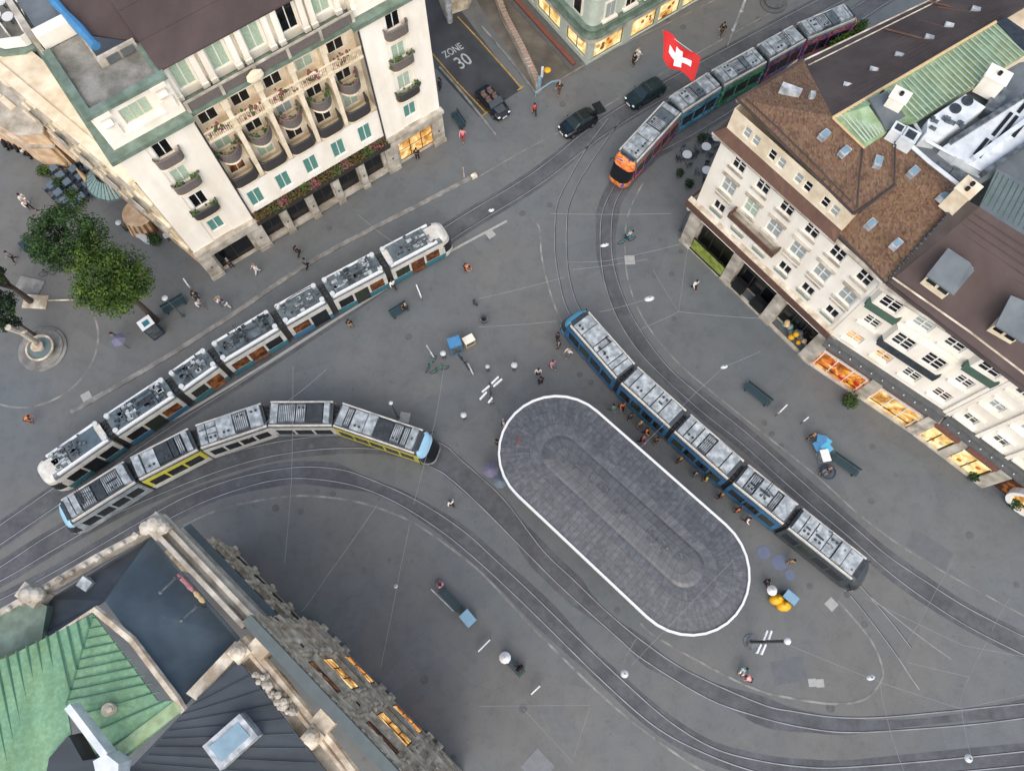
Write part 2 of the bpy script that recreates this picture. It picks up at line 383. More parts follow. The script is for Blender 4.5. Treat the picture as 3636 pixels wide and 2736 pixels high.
# ================================================================== GROUND
def ground_mat():
    m = bpy.data.materials.new('asphalt'); m.use_nodes = True; n = m.node_tree; b = n.nodes["Principled BSDF"]
    tc = n.nodes.new("ShaderNodeTexCoord")
    def nz(sc, det=5, rough=.55):
        a = n.nodes.new("ShaderNodeTexNoise"); a.inputs["Scale"].default_value = sc; a.inputs["Detail"].default_value = det; a.inputs["Roughness"].default_value = rough
        n.links.new(tc.outputs["Object"], a.inputs["Vector"]); return a
    def ramp(a, p0, c0, p1, c1):
        r = n.nodes.new("ShaderNodeValToRGB"); r.color_ramp.elements[0].position = p0; r.color_ramp.elements[0].color = c0; r.color_ramp.elements[1].position = p1; r.color_ramp.elements[1].color = c1
        n.links.new(a.outputs["Fac"], r.inputs[0]); return r
    def mul(a, c, f=1.0):
        x = n.nodes.new("ShaderNodeMix"); x.data_type = 'RGBA'; x.blend_type = 'MULTIPLY'; x.inputs[0].default_value = f
        n.links.new(a, x.inputs[6]); n.links.new(c, x.inputs[7]); return x.outputs[2]
    base = ramp(nz(.06, 3), .35, S('#646a6d'), .65, S('#6d6d6a'))
    mid = ramp(nz(.45, 6, .6), .32, (.9, .905, .91, 1), .68, (1.04, 1.035, 1.03, 1))
    fine = ramp(nz(9, 6, .7), .3, (.88, .88, .88, 1), .7, (1.08, 1.08, 1.08, 1))
    spots = ramp(nz(1.7, 2, .4), .24, (.75, .75, .75, 1), .33, (1, 1, 1, 1))
    vo = n.nodes.new("ShaderNodeTexVoronoi"); vo.feature = 'F1'; vo.inputs["Scale"].default_value = .16; n.links.new(tc.outputs["Object"], vo.inputs["Vector"])
    sp = n.nodes.new("ShaderNodeSeparateColor"); n.links.new(vo.outputs["Color"], sp.inputs[0])
    pr = n.nodes.new("ShaderNodeValToRGB"); pr.color_ramp.elements[0].color = (.95, .95, .955, 1); pr.color_ramp.elements[1].color = (1.04, 1.035, 1.025, 1); n.links.new(sp.outputs[0], pr.inputs[0])
    ve = n.nodes.new("ShaderNodeTexVoronoi"); ve.feature = 'DISTANCE_TO_EDGE'; ve.inputs["Scale"].default_value = .16; n.links.new(tc.outputs["Object"], ve.inputs["Vector"])
    er = n.nodes.new("ShaderNodeValToRGB"); er.color_ramp.elements[0].position = .0; er.color_ramp.elements[0].color = (.92, .92, .92, 1); er.color_ramp.elements[1].position = .008; er.color_ramp.elements[1].color = (1, 1, 1, 1); n.links.new(ve.outputs["Distance"], er.inputs[0])
    stain = ramp(nz(.9, 8, .75), .36, (.9, .895, .89, 1), .5, (1, 1, 1, 1))
    col = mul(mul(mul(base.outputs[0], mid.outputs[0]), fine.outputs[0]), spots.outputs[0], .7)
    col = mul(mul(mul(col, pr.outputs[0]), er.outputs[0], .8), stain.outputs[0], .8)
    n.links.new(col, b.inputs["Base Color"])
    b.inputs["Roughness"].default_value = .78
    bn = n.nodes.new("ShaderNodeBump"); bn.inputs["Strength"].default_value = .25; bn.inputs["Distance"].default_value = .02
    n.links.new(nz(14, 6).outputs["Fac"], bn.inputs["Height"]); n.links.new(bn.outputs[0], b.inputs["Normal"])
    MATS['asphalt'] = m
ground_mat()
mat('track_bed', '#5c5e61', .82, .16, 2.5, bump=.25); noise_layer(MATS['track_bed'], '#96979a', .5, .5, .36)
mat('road_dark', '#484a4e', .8, .08, 1.5, bump=.2); noise_layer(MATS['road_dark'], '#8a8c8e', .3, .6, .36)
mat('paving_warm', '#6c675f', .85, .1, 1.5, bump=.2); noise_layer(MATS['paving_warm'], '#8e8a80', .4, .6, .36)
mb = MB(); mb.poly([(-400, -300, 0), (400, -300, 0), (400, 500, 0), (-400, 500, 0)]); struct('ground', mb, 'asphalt')
# side street at the top, sheet 4 mm above
Z1, Z2, Z3 = .004, .008, .012
mb = MB(); mb.poly([(*G(*p), Z1) for p in [(1700, 415), (1850, 320), (1540, -90), (1380, -90), (1500, 60), (1545, 240)]]); struct('side_road', mb, 'road_dark')
mb = MB(); mb.poly([(*G(*p), Z1) for p in [(1905, 330), (2080, 245), (1900, 60), (1700, -100), (1640, -100), (1740, 90)]]); struct('pavement', mb, 'paving_warm')

RAILS = []
def track(r1, r2, bed=True, n=10):
    a = GS(r1, 0, n); b = GS(r2, 0, n)
    m = min(len(a), len(b))
    if bed:
        L = []; Rr = []
        K = 60
        def at(P, t):
            x = t * (len(P) - 1); i = min(int(x), len(P) - 2); f = x - i; return Vector(P[i]) * (1 - f) + Vector(P[i + 1]) * f
        for k in range(K + 1):
            p, q = at(a, k / K), at(b, k / K); d = (p - q); c = (p + q) / 2; L.append(c + d.normalized() * 1.0); Rr.append(c - d.normalized() * 1.0)
        mb = MB(); mb.add([(p.x, p.y, Z1 + .0005 * len(RAILS)) for p in L] + [(p.x, p.y, Z1 + .0005 * len(RAILS)) for p in Rr], [(i, K + 1 + i, K + 2 + i, i + 1) for i in range(K)])
        for i, f in enumerate(mb.f):  # keep faces upward
            p0, p1, p2 = (Vector(mb.v[j]) for j in f[:3])
            if (p1 - p0).cross(p2 - p0).z < 0: mb.f[i] = f[::-1]
        struct('track_bed', mb, 'track_bed')
    mb = MB()
    for P in (a, b):
        mb.ribbon(P, .07, Z2 + .003, 0); mb.ribbon(P, .05, Z2 + .0035, 1, off=.065)
    for i, f in enumerate(mb.f):
        p0, p1, p2 = (Vector(mb.v[j]) for j in f[:3])
        if (p1 - p0).cross(p2 - p0).z < 0: mb.f[i] = f[::-1]
    struct('tram_rails', mb, ['rail_steel', 'groove']); RAILS.append(1)
track([(-200, 2225), (154, 2050), (470, 1868), (640, 1772), (800, 1709), (935, 1675), (1071, 1657), (1200, 1665), (1300, 1695), (1478, 1775), (1640, 1880), (1759, 1986), (1881, 2099), (2016, 2230), (2211, 2415), (2378, 2560), (2536, 2655), (2700, 2700), (2860, 2722), (3000, 2723), (3305, 2700), (3700, 2660)],
      [(-180, 2270), (180, 2090), (500, 1900), (660, 1810), (800, 1752), (958, 1707), (1089, 1698), (1252, 1722), (1400, 1780), (1560, 1880), (1690, 1985), (1810, 2095), (1926, 2207), (2143, 2420), (2333, 2583), (2514, 2678), (2690, 2740), (2860, 2768), (3010, 2770), (3305, 2748), (3700, 2710)])
track([(-100, 2060), (0, 2012), (181, 1895), (420, 1765), (720, 1640), (950, 1575), (1180, 1545), (1400, 1545), (1559, 1571), (1640, 1635), (1720, 1705), (1800, 1784), (1926, 1951), (2034, 2055), (2160, 2175), (2288, 2280), (2446, 2384), (2700, 2497), (2817, 2524), (2952, 2544), (3088, 2547), (3260, 2535), (3700, 2490)],
      [(-90, 2105), (30, 2046), (212, 1938), (440, 1810), (740, 1685), (960, 1620), (1180, 1592), (1380, 1600), (1532, 1657), (1600, 1700), (1700, 1790), (1800, 1890), (1894, 1986), (2000, 2090), (2197, 2266), (2288, 2343), (2514, 2479), (2700, 2545), (2862, 2583), (3020, 2599), (3255, 2587), (3480, 2568), (3700, 2540)])
track([(-60, 1905), (215, 1715), (533, 1500), (900, 1270), (1250, 1040), (1590, 800), (1890, 615), (2180, 395), (2640, 140), (3000, -50)],
      [(-40, 1960), (250, 1762), (560, 1545), (925, 1312), (1275, 1082), (1620, 840), (1915, 655), (2205, 440), (2665, 178), (3020, -12)])
track([(2160, 420), (2080, 530), (2012, 650), (1980, 718), (1971, 786), (1971, 903), (1989, 1012), (2020, 1110), (2120, 1270), (2330, 1480), (2530, 1665), (2750, 1850), (2950, 2040), (3050, 2150), (3133, 2257), (3190, 2335)],
      [(2200, 430), (2110, 560), (2053, 650), (2021, 727), (2012, 786), (2012, 903), (2025, 1003), (2060, 1100), (2155, 1240), (2360, 1450), (2560, 1630), (2780, 1815), (2985, 2005), (3088, 2117), (3170, 2215), (3235, 2300)], False)
track([(2420, 410), (2300, 520), (2215, 610), (2175, 672), (2143, 740), (2132, 808), (2134, 921), (2152, 1021), (2197, 1138), (2288, 1270), (2468, 1440), (2636, 1575), (2817, 1738), (3034, 1922), (3138, 2015), (3269, 2115), (3450, 2230), (3700, 2355)],
      [(2450, 425), (2330, 545), (2250, 620), (2206, 680), (2179, 740), (2170, 831), (2179, 944), (2220, 1070), (2280, 1180), (2370, 1300), (2500, 1415), (2650, 1535), (2840, 1702), (3043, 1879), (3150, 1970), (3290, 2065), (3450, 2165), (3700, 2290)])
# street rails of the top tram
track([(3400, -200), (3060, 10), (2760, 230), (2470, 420), (2300, 520)], [(3420, -160), (3090, 50), (2790, 265), (2500, 455), (2330, 545)])

def kerb(pts, wd=.22, h=.0, m='granite', z=Z3 + .004, n=10):
    mb = MB(); mb.ribbon(GS(pts, 0, n), wd, 0 if h else z, 0, 0, h)
    for i, f in enumerate(mb.f):
        if not h:
            p0, p1, p2 = (Vector(mb.v[j]) for j in f[:3])
            if (p1 - p0).cross(p2 - p0).z < 0: mb.f[i] = f[::-1]
    return struct('kerb', mb, m)
kerb([(651, 1865), (800, 1802), (1026, 1761), (1207, 1770), (1342, 1802), (1478, 1861), (1620, 1960), (1727, 2050), (1903, 2239), (2134, 2465), (2310, 2610), (2491, 2732), (2650, 2800)], .16)
kerb([(253, 1463), (533, 1303), (800, 1136), (1116, 924), (1478, 734), (1640, 650), (1686, 622)], .42, .10, 'granite')
kerb([(452, 1575), (669, 1458), (927, 1303), (1200, 1130), (1478, 960), (1800, 785)], .2, .06, 'granite_bright')
kerb([(2283, 650), (2238, 740), (2220, 831), (2229, 989), (2288, 1138), (2400, 1280), (2520, 1385), (2700, 1530), (2900, 1690), (3080, 1850), (3300, 2000), (3700, 2220)], .12)
kerb([(1885, 770), (1915, 810), (1922, 900), (1940, 990), (1975, 1100), (2010, 1165), (2080, 1275), (2200, 1395)], .14)
kerb([(2274, 2212), (2333, 2262), (2559, 2388), (2700, 2452), (2794, 2474), (2952, 2497), (3065, 2483), (3124, 2424), (3133, 2370), (3088, 2266), (2975, 2131)], .16)
mb = MB(); mb.ribbon(GS([(3190, 2335), (3225, 2390), (3264, 2447)]), .07, Z2 + .003); mb.ribbon(GS([(3088, 2117), (3246, 2244), (3377, 2339)]), .07, Z2 + .005); struct('tram_rails', mb, 'rail_steel')
kerb([(1560, 240), (1640, 330), (1760, 480)], .2, .12)
kerb([(1710, 95), (1800, 200), (1905, 335)], .2, .12)
kerb([(1700, 628), (1860, 535), (2060, 430), (2300, 290), (2620, 110), (2900, -40)], .10)
kerb([(1905, 335), (2150, 190), (2420, 60), (2600, -30)], .12)
# yellow lines and the zone marking
mb = MB()
for P in ([(1625, 60), (1700, 140), (1850, 310)], [(1535, 190), (1620, 290), (1725, 400)]):
    mb.ribbon([G(*p) for p in P], .13, Z2 + .002)
mb.ribbon([G(1838, 322), G(1862, 304)], .14, Z2 + .006); mb.ribbon([G(1710, 412), G(1738, 394)], .14, Z2 + .006)
for i, f in enumerate(mb.f):
    p0, p1, p2 = (Vector(mb.v[j]) for j in f[:3])
    if (p1 - p0).cross(p2 - p0).z < 0: mb.f[i] = f[::-1]
struct('road_marking', mb, 'paint_yellow')
def road_text(body, px, py, size, px2, py2, sx=1.0, sy=1.0, m='paint_white', z=Z2 + .003):
    c = bpy.data.curves.new('t', 'FONT'); c.body = body; c.size = size; c.align_x = 'CENTER'; c.align_y = 'CENTER'; c.offset = .012
    o = bpy.data.objects.new('t', c); COL.objects.link(o)
    dg = bpy.context.evaluated_depsgraph_get(); me = bpy.data.meshes.new_from_object(o.evaluated_get(dg)); bpy.data.objects.remove(o)
    for v in me.vertices: v.co.x *= sx; v.co.y *= sy
    o = bpy.data.objects.new('road_marking', me); COL.objects.link(o); a = G(px, py); b = G(px2, py2)
    o.location = (*a, z); o.rotation_euler = (0, 0, math.atan2(b[1] - a[1], b[0] - a[0])); me.materials.append(MATS[m]); o['kind'] = 'structure'
    return o
road_text('ZONE', 1608, 181, .75, 1640, 163, 1.0, 1.5)
road_text('30', 1645, 219, 1.5, 1680, 198, 1.0, 1.35)
# circular kerb lines round the fountain
def arc_px(cx, cy, r, a0, a1, n=40):
    c = G(cx, cy); return [(c[0] + r * math.cos(R(a0 + (a1 - a0) * k / n)), c[1] + r * math.sin(R(a0 + (a1 - a0) * k / n))) for k in range(n + 1)]
mb = MB(); mb.ribbon(arc_px(118, 1228, 5.25, -150, 62, 60), .16, Z3)
for i, f in enumerate(mb.f): mb.f[i] = f
struct('kerb', mb, 'granite')
mat('granite_dull', '#76787a', .8, .1, 2)
random.seed(40)
mat('patch_dark', '#606366', .85, .1, 2, bump=.2); mat('patch_light', '#686a69', .85, .1, 2, bump=.2)
for i, (px, py, sx, sy, rr) in enumerate(((1500, 1380, 3.2, 1.6, 30), (2420, 1180, 2.6, 1.2, -45), (1250, 2180, 3.5, 1.5, 60), (2950, 1800, 2.2, 1.4, -40), (1980, 2560, 3.0, 1.3, -45), (600, 1600, 2.2, 1.0, 33), (1820, 560, 2.5, 1.3, 35), (3300, 1950, 3.2, 1.6, -35), (1100, 1200, 2.4, .9, 33), (2800, 2380, 2.4, 1.6, 10), (1450, 2600, 3.2, 1.8, 20), (2100, 1480, 1.6, .9, -45))):
    x, y = G(px, py); mb = MB((x, y, 0, R(rr))); mb.add([(-sx / 2, -sy / 2, .0025), (sx / 2, -sy / 2, .0025), (sx / 2, sy / 2, .0025), (-sx / 2, sy / 2, .0025)], [(0, 1, 2, 3)]); struct('asphalt_patch', mb, 'patch_dark' if i % 2 else 'patch_light')
# slabs set in the paving
def plate(px, py, s, rot, m='granite_bright'):
    mb = MB(); x, y = G(px, py); mb.rbox(x, y, 0, .018, s, s, R(rot)); struct('paving_plate', mb, m)
for a in [(2236, 923, .85, 3), (2952, 2144, .75, 42), (2884, 2422, .55, 3), (2912, 2424, .55, 3), (307, 1408, .75, 33), (1437, 1481, .8, -10), (1741, 831, .7, 35), ]: plate(*a)
plate(1910, 2720, 1.7, 45, 'granite_dull')
mb = MB()
for px, py in [(1170, 812), (1350, 948), (1451, 1196), (1855, 758), (1952, 727), (1182, 1753), (979, 1803), (1068, 1815), (1106, 1583), (2418, 892), (2384, 973), (2394, 1132), (2058, 1330), (2098, 1357), (2714, 1500), (2740, 1540), (2774, 1583), (3098, 1585), (3094, 1778), (3443, 1900), (1857, 2515), (1507, 2412), (2192, 2166), (3610, 2075), (3070, 2215), (2949, 2512), (1997, 370), (2425, 97), (2370, 70), (2693, 68), (3008, 2110), (2876, 2080), (1570, 2660), (1610, 2690), (2460, 1860)]:
    x, y = G(px, py); mb.cyl(x, y, 0, .014, .30 if px % 2 else .24, n=16)
struct('manhole_covers', mb, 'stone_dark')

# ================================================================== FACADES
def wall(mb, x0, x1, z0, z1, y, ops, depth=.22, mi=0, mr=None, thick=None):
    """wall plane at local y with real openings (xa, xb, za, zb) and their reveals"""
    xs = sorted({x0, x1, *[o[0] for o in ops], *[o[1] for o in ops]}); zs = sorted({z0, z1, *[o[2] for o in ops], *[o[3] for o in ops]})
    xs = [x for x in xs if x0 - 1e-6 <= x <= x1 + 1e-6]; zs = [z for z in zs if z0 - 1e-6 <= z <= z1 + 1e-6]
    for i in range(len(xs) - 1):
        for j in range(len(zs) - 1):
            cx, cz = (xs[i] + xs[i + 1]) / 2, (zs[j] + zs[j + 1]) / 2
            if any(o[0] < cx < o[1] and o[2] < cz < o[3] for o in ops): continue
            mb.add([(xs[i], y, zs[j]), (xs[i + 1], y, zs[j]), (xs[i + 1], y, zs[j + 1]), (xs[i], y, zs[j + 1])], [(0, 1, 2, 3)], mi)
    mr = mi if mr is None else mr
    for a, b, c, d in ops:
        Y = y + depth
        mb.add([(a, y, c), (b, y, c), (b, Y, c), (a, Y, c)], [(3, 2, 1, 0)][:1], mr)
        mb.add([(a, y, d), (b, y, d), (b, Y, d), (a, Y, d)], [(0, 1, 2, 3)], mr)
        mb.add([(a, y, c), (a, Y, c), (a, Y, d), (a, y, d)], [(3, 2, 1, 0)], mr)
        mb.add([(b, y, c), (b, Y, c), (b, Y, d), (b, y, d)], [(0, 1, 2, 3)], mr)
WM = {}
def window(parent, fr, xc, zc, wd, h, y, cur=None, cols=2, rows=1, fm='frame_white', gm='glass_dark', ft=.07, sill=None):
    """frame (part) with its glass (sub-part); y = face of the wall, set back into the opening"""
    mb = MB(fr); a, b, c, d = xc - wd / 2, xc + wd / 2, zc - h / 2, zc + h / 2; Y0, Y1 = y + .10, y + .16
    mb.box(a, a + ft, Y0, Y1, c, d); mb.box(b - ft, b, Y0, Y1, c, d); mb.box(a + ft, b - ft, Y0, Y1, c, c + ft); mb.box(a + ft, b - ft, Y0, Y1, d - ft, d)
    for i in range(1, cols): x = a + wd * i / cols; mb.box(x - ft * .5, x + ft * .5, Y0 - .004, Y1, c + ft, d - ft)
    for j in range(1, rows): z = c + h * j / rows; mb.box(a + ft, b - ft, Y0 + .004, Y1, z - ft * .35, z + ft * .35)
    if sill: mb.box(a - .1, b + .1, y - .14, y + .10, c - .1, c, 1)
    f = mb.build('window', [fm, sill or fm], parent)
    g = MB(fr); g.box(a + .01, b - .01, Y1 - .03, Y1 + .04, c + .01, d - .01); g.build('pane', cur or gm, f)
    return f
def op(xc, zc, wd, h): return (xc - wd / 2, xc + wd / 2, zc - h / 2, zc + h / 2)
def frame_of(px, py, ang, z=0): a = G(px, py); return (a[0], a[1], z, R(ang))

# ------------------------------------------------------------------ HOTEL (top left)
HX, HY, HA = -24.70, 29.26, 35.83
fr = (HX, HY, 0, R(HA))
hotel = thing('hotel_building', 'large white grand hotel with maroon roof, curved iron balconies and teal windows at top left', 'building', (HX, HY, 0))
BAY = [5.9, 8.4, 10.92, 13.45, 15.95]
# tower bays
tw_rows = [(6.15, 1.5), (9.6, 1.6), (12.75, 1.6), (15.75, 1.55)]
mb = MB(fr)
for x0, x1, xc in ((-.5, 4.85, 2.2), (17.45, 22.9, 20.2)):
    ops = [op(xc, z, 1.15, h) for z, h in tw_rows]
    wall(mb, x0, x1, 4.0, 17.0, 0, ops, .2)
    for a, b in ((x0, xc - .85), (xc + .85, x1)):   # raised side lisenes
        mb.box(a + .05, b - .05, -.07, -.001, 4.35, 16.6)
    mb.add([(x0, 0, 0), (x0, 12, 0), (x0, 12, 17), (x0, 0, 17)], [(0, 3, 2, 1)][:1])
    mb.add([(x1, 0, 0), (x1, 12, 0), (x1, 12, 17), (x1, 0, 17)], [(0, 1, 2, 3)])
# first-floor white wall of the centre, flush with the front
wall(mb, 4.85, 17.45, 4.9, 8.35, .03, [op(x, 6.45, 1.15, 1.9) for x in BAY], .2)
mb.build('wall', 'stucco_white', hotel)
mb = MB(fr)   # recessed centre wall
ops = []
for x in BAY: ops += [op(x, 9.75, 1.3, 1.9), op(x, 12.6, 1.25, 1.8), op(x, 15.35, 1.35, 1.5)]
wall(mb, 4.85, 17.45, 8.35, 17.0, 1.0, ops, .2)
mb.box(4.85, 17.45, .03, 1.0, 8.2, 8.35)
mb.add([(4.85, 0, 8.3), (4.85, 1, 8.3), (4.85, 1, 17), (4.85, 0, 17)], [(0, 1, 2, 3)]); mb.add([(17.45, 0, 8.3), (17.45, 1, 8.3), (17.45, 1, 17), (17.45, 0, 17)], [(0, 3, 2, 1)])
for x in [7.15, 9.66, 12.18, 14.7]:   # thin full-height columns between the bays
    mb.box(x - .17, x + .17, .0, 1.0, 8.35, 16.9); mb.box(x - .26, x + .26, -.12, .6, 16.1, 16.9); mb.box(x - .24, x + .24, -.1, .5, 13.9, 14.3)
mb.build('recessed_wall', 'stucco_cream', hotel)
cur4 = ['glass_dark', 'glass_dark', 'glass_dark', 'curtain_pale', 'glass_dark']; cur3 = ['curtain_pale', 'glass_dark', 'curtain_grey', 'glass_dark', 'glass_dark']
cur2 = ['lit_dim', 'curtain_pale', 'glass_dark', 'glass_dark', 'curtain_pale']
for i, x in enumerate(BAY):
    window(hotel, fr, x, 6.45, 1.15, 1.9, .03, 'curtain_teal')
    window(hotel, fr, x, 9.75, 1.3, 1.9, 1.0, cur2[i]); window(hotel, fr, x, 12.6, 1.25, 1.8, 1.0, cur3[i]); window(hotel, fr, x, 15.35, 1.35, 1.5, 1.0, cur4[i])
for xc, cu in ((2.2, ['curtain_teal', 'glass_dark', 'curtain_pale', 'glass_dark']), (20.2, ['curtain_teal', 'curtain_pale', 'curtain_pale', 'glass_dark'])):
    for (z, h), c in zip(tw_rows, cu): window(hotel, fr, xc, z, 1.15, h, 0, c)
# balconies
def round_balcony(x, z, y0, half, depth, railm, h=.95, flw=False, flat=0.0):
    mb = MB(fr); n = 12; P = []
    for k in range(n + 1):
        a = math.pi + math.pi * k / n; cx, sy = math.cos(a), math.sin(a)
        P.append((x + half * (1 if cx > 0 else -1) * abs(cx) ** (1 - flat * .6), y0 + depth * (-abs(sy) ** (1 - flat * .6))))
    mb.prism(P, z - .22, z, 0)
    b = mb.build('balcony', 'stucco_cream', hotel)
    r = MB(fr); inner = [(x + (p[0] - x) * .93, y0 + (p[1] - y0) * .93) for p in P]
    for q in range(len(P) - 1):
        r.add([(*P[q], z), (*P[q + 1], z), (*P[q + 1], z + h), (*P[q], z + h), (*inner[q], z), (*inner[q + 1], z), (*inner[q + 1], z + h), (*inner[q], z + h)],
              [(0, 1, 2, 3), (4, 7, 6, 5), (3, 2, 6, 7)])
    r.tube([(*p, z + h) for p in P], .05, 5)
    r.build('railing', railm, b)
    if flw:
        f = MB(fr)
        for k in range(26):
            q = random.randrange(2, len(inner) - 2); fx, fy = inner[q]; f.ball((fx + random.uniform(-.25, .25), fy + random.uniform(.02, .3), z + random.uniform(.35, 1.0)), random.uniform(.07, .15), random.choice((0, 0, 1)), 6)
        f.build('flowers', ['plant', flw], b)
for i, x in enumerate(BAY):
    round_balcony(x, 11.6, .95, .95, 1.35, 'iron', .9, 'plant' if i % 2 else 'flowers_pink')
    round_balcony(x, 8.6, .9, 1.08, 1.12, 'iron_dark', 1.05, None, .9)
for xc in (2.2, 20.2):
    for k, (z, fl) in enumerate(((8.2, 'plant'), (11.6, 'plant'), (14.6, None))):
        round_balcony(xc, z, 0, .95 + .1 * (2 - k) * .5, .62, 'iron' if k else 'iron_dark', .85, fl, .75)
mb = MB(fr)  # long pale fretwork balcony on the top floor
mb.box(4.87, 17.43, -.05, 1.0, 14.0, 14.16)
b = mb.build('balcony', 'stucco_cream', hotel)
mb = MB(fr)
for k in range(84):
    x = 4.95 + k * .1486
    mb.box(x, x + .05, -.03, .03, 14.16, 15.0)
    if k % 2: mb.box(x - .06, x + .10, -.032, .032, 14.35 + .25 * (k % 3), 14.5 + .25 * (k % 3))
mb.box(4.87, 17.43, -.05, .05, 15.0, 15.1); mb.box(4.87, 17.43, -.035, .035, 14.17, 14.24)
mb.build('railing', 'stucco_cream', b)
mb = MB(fr)
for x in BAY:
    for k in range(26): mb.ball((x + random.gauss(.1, .42), random.uniform(-.1, .25), 14.3 + random.uniform(.1, .9)), random.uniform(.06, .15), random.choice((0, 1, 1)), 6)
mb.build('flowers', ['plant', 'flowers_pink'], b)
# cornices and attic
mb = MB(fr)
for x0, x1 in ((-.5, 4.85), (17.45, 22.9)):
    mb.box(x0 - .45, x1 + .1, -.5, .35, 17.0, 17.35); mb.box(x0 - .3, x1 + .05, -.3, .35, 16.75, 17.0, 1)
mb.box(4.95, 17.35, -.1, 1.25, 17.0, 17.25); mb.box(4.95, 17.35, -.0, 1.1, 16.8, 17.0, 1)
mb.box(-.95, -.303, .352, 12, 17.0, 17.35)
mb.build('cornice', ['copper_trim', 'stucco_cream'], hotel)
mb = MB(fr)
for x0, x1 in ((-.3, 4.8), (17.55, 22.8)):
    xm = (x0 + x1) / 2
    wall(mb, x0, x1, 17.35, 20.3, .45, [op(xm, 19.05, 1.9, 1.35)], .2)
    mb.box(x0, x1, .25, .45, 17.35, 18.0); mb.box(xm - 1.5, xm + 1.5, .18, .45, 18.0, 18.15)
    for s in (-1, 1):
        xx = xm + s * 1.85
        mb.box(xx - .45, xx + .45, .2, .45, 18.0, 18.9); mb.box(xx - .5, xx + .5, .12, .45, 20.0, 20.3)
        mb.tube([(xx - .3, .28, 19.4), (xx + .3, .28, 19.4)], .26, 10)
    mb.add([(x0, .45, 17.3), (x0, 8, 17.3), (x0, 8, 20.3), (x0, .45, 20.3)], [(0, 3, 2, 1)]); mb.add([(x1, .45, 17.3), (x1, 8, 17.3), (x1, 8, 20.3), (x1, .45, 20.3)], [(0, 1, 2, 3)])
# centre attic wall, recessed
AT = [5.85, 8.35, 10.9, 13.45, 15.9]
wall(mb, 4.8, 17.55, 17.25, 20.6, 1.3, [op(x, 18.95, 1.25, 2.1) for x in AT], .2)
for i in range(5):
    for s in (-1, 1):
        x = AT[i] + s * .93; mb.box(x - .2, x + .2, .85, 1.3, 17.6, 20.5); mb.box(x - .24, x + .24, .78, 1.3, 17.6, 17.95)
mb.build('attic_wall', 'stucco_white', hotel)
for i, x in enumerate(AT): window(hotel, fr, x, 18.95, 1.25, 2.1, 1.3, ['curtain_pale', 'curtain_pale', 'curtain_pale', 'glass_dark', 'curtain_pale'][i])
for xm in (2.25, 20.18): window(hotel, fr, xm, 19.05, 1.9, 1.35, .45, 'curtain_pale', 3, fm='stucco_cream')
mb = MB(fr)  # parapet rail of the centre with grey infill panels
for k in range(6): x = 4.95 + k * 2.48; mb.box(x - .11, x + .11, -.05, .12, 17.25, 18.2)
mb.box(4.9, 17.4, -.04, .1, 18.12, 18.24)
mb.build('roof_parapet', 'stone_pale', hotel)
mb = MB(fr)
for k in range(5): x = 4.95 + k * 2.48; mb.box(x + .14, x + 2.34, .0, .05, 17.35, 18.05)
mb.build('parapet_panel', 'iron', hotel)
mb = MB(fr); mb.lathe(9.7, -.25, [(.5, 17.3), (.62, 17.5), (.55, 17.9), (.15, 18.15)], 16, 0, True, 0, 1, .3); mb.build('crest', 'stucco_cream', hotel)
mb = MB(fr)  # balcony boxes and plants on the attic gallery
for k in range(60): mb.ball((random.uniform(5, 17.3), random.uniform(.15, .45), 17.35 + random.uniform(0, .45)), random.uniform(.06, .16), 0, 6)
mb.build('planting', 'plant', hotel)
# roofs
mb = MB(fr)
mb.slab([(4.7, .75, 20.6), (17.6, .75, 20.6), (17.6, 26, 24.5), (4.7, 26, 24.5)], .12)
mb.slab([(1.9, 6.2, 20.7), (4.72, 3.4, 20.62), (4.72, 26, 24.5), (1.9, 26, 23.6)], .12)
mb.slab([(17.55, 4.5, 20.62), (23, 6, 20.7), (23, 26, 24), (17.55, 26, 24.5)], .12)
for k in range(9): y = 3 + k * 2.4; mb.box(4.72, 17.58, y, y + .03, 20.6 + (y - .75) * .1544 - .02, 20.6 + (y - .75) * .1544 + .03)
mb.build('roof', 'roof_maroon', hotel)
mb = MB(fr)
for x0, x1 in ((-.3, 4.8), (17.55, 22.8)):
    mb.box(x0 - .15, x1 + .1, .2, .75, 20.3, 20.6)
    mb.box(x0 - .15, x0 + .35, .75, 6.2, 20.3, 20.6)
mb.box(4.4, 4.8, .75, 3.2, 20.3, 20.6)
mb.build('roof_edge', 'copper_trim', hotel)
mb = MB(fr); mb.box(.05, 4.4, .75, 3.2, 20.2, 20.32); mb.box(.05, 2.0, 3.2, 6.4, 20.2, 20.32); mb.box(17.8, 22.4, .75, 4.6, 20.2, 20.32); mb.build('roof_terrace', 'roof_gravel', hotel)
mb = MB(fr); mb.box(2.0, 2.12, 3.2, 6.3, 20.3, 20.9); mb.box(2.12, 4.5, 3.2, 3.32, 20.3, 21.15); mb.box(2.5, 3.3, 3.1, 3.19, 20.4, 20.9, 1); mb.box(3.45, 4.3, 3.1, 3.19, 20.4, 20.9, 1)
mb.build('parapet', ['stone_pale', 'stone_dark'], hotel)
mb = MB(fr); mb.box(-.2, 2.0, 6.5, 7.3, 20.3, 21.3); mb.build('stair_house', 'stucco_white', hotel)
mb = MB(fr); mb.box(.0, 1.6, 7.3, 20, 20.3, 20.7); mb.box(-.6, -.2, 7.3, 20, 19.4, 20.9, 1); mb.build('wing_roof', ['roof_sheet', 'stone_pale'], hotel)
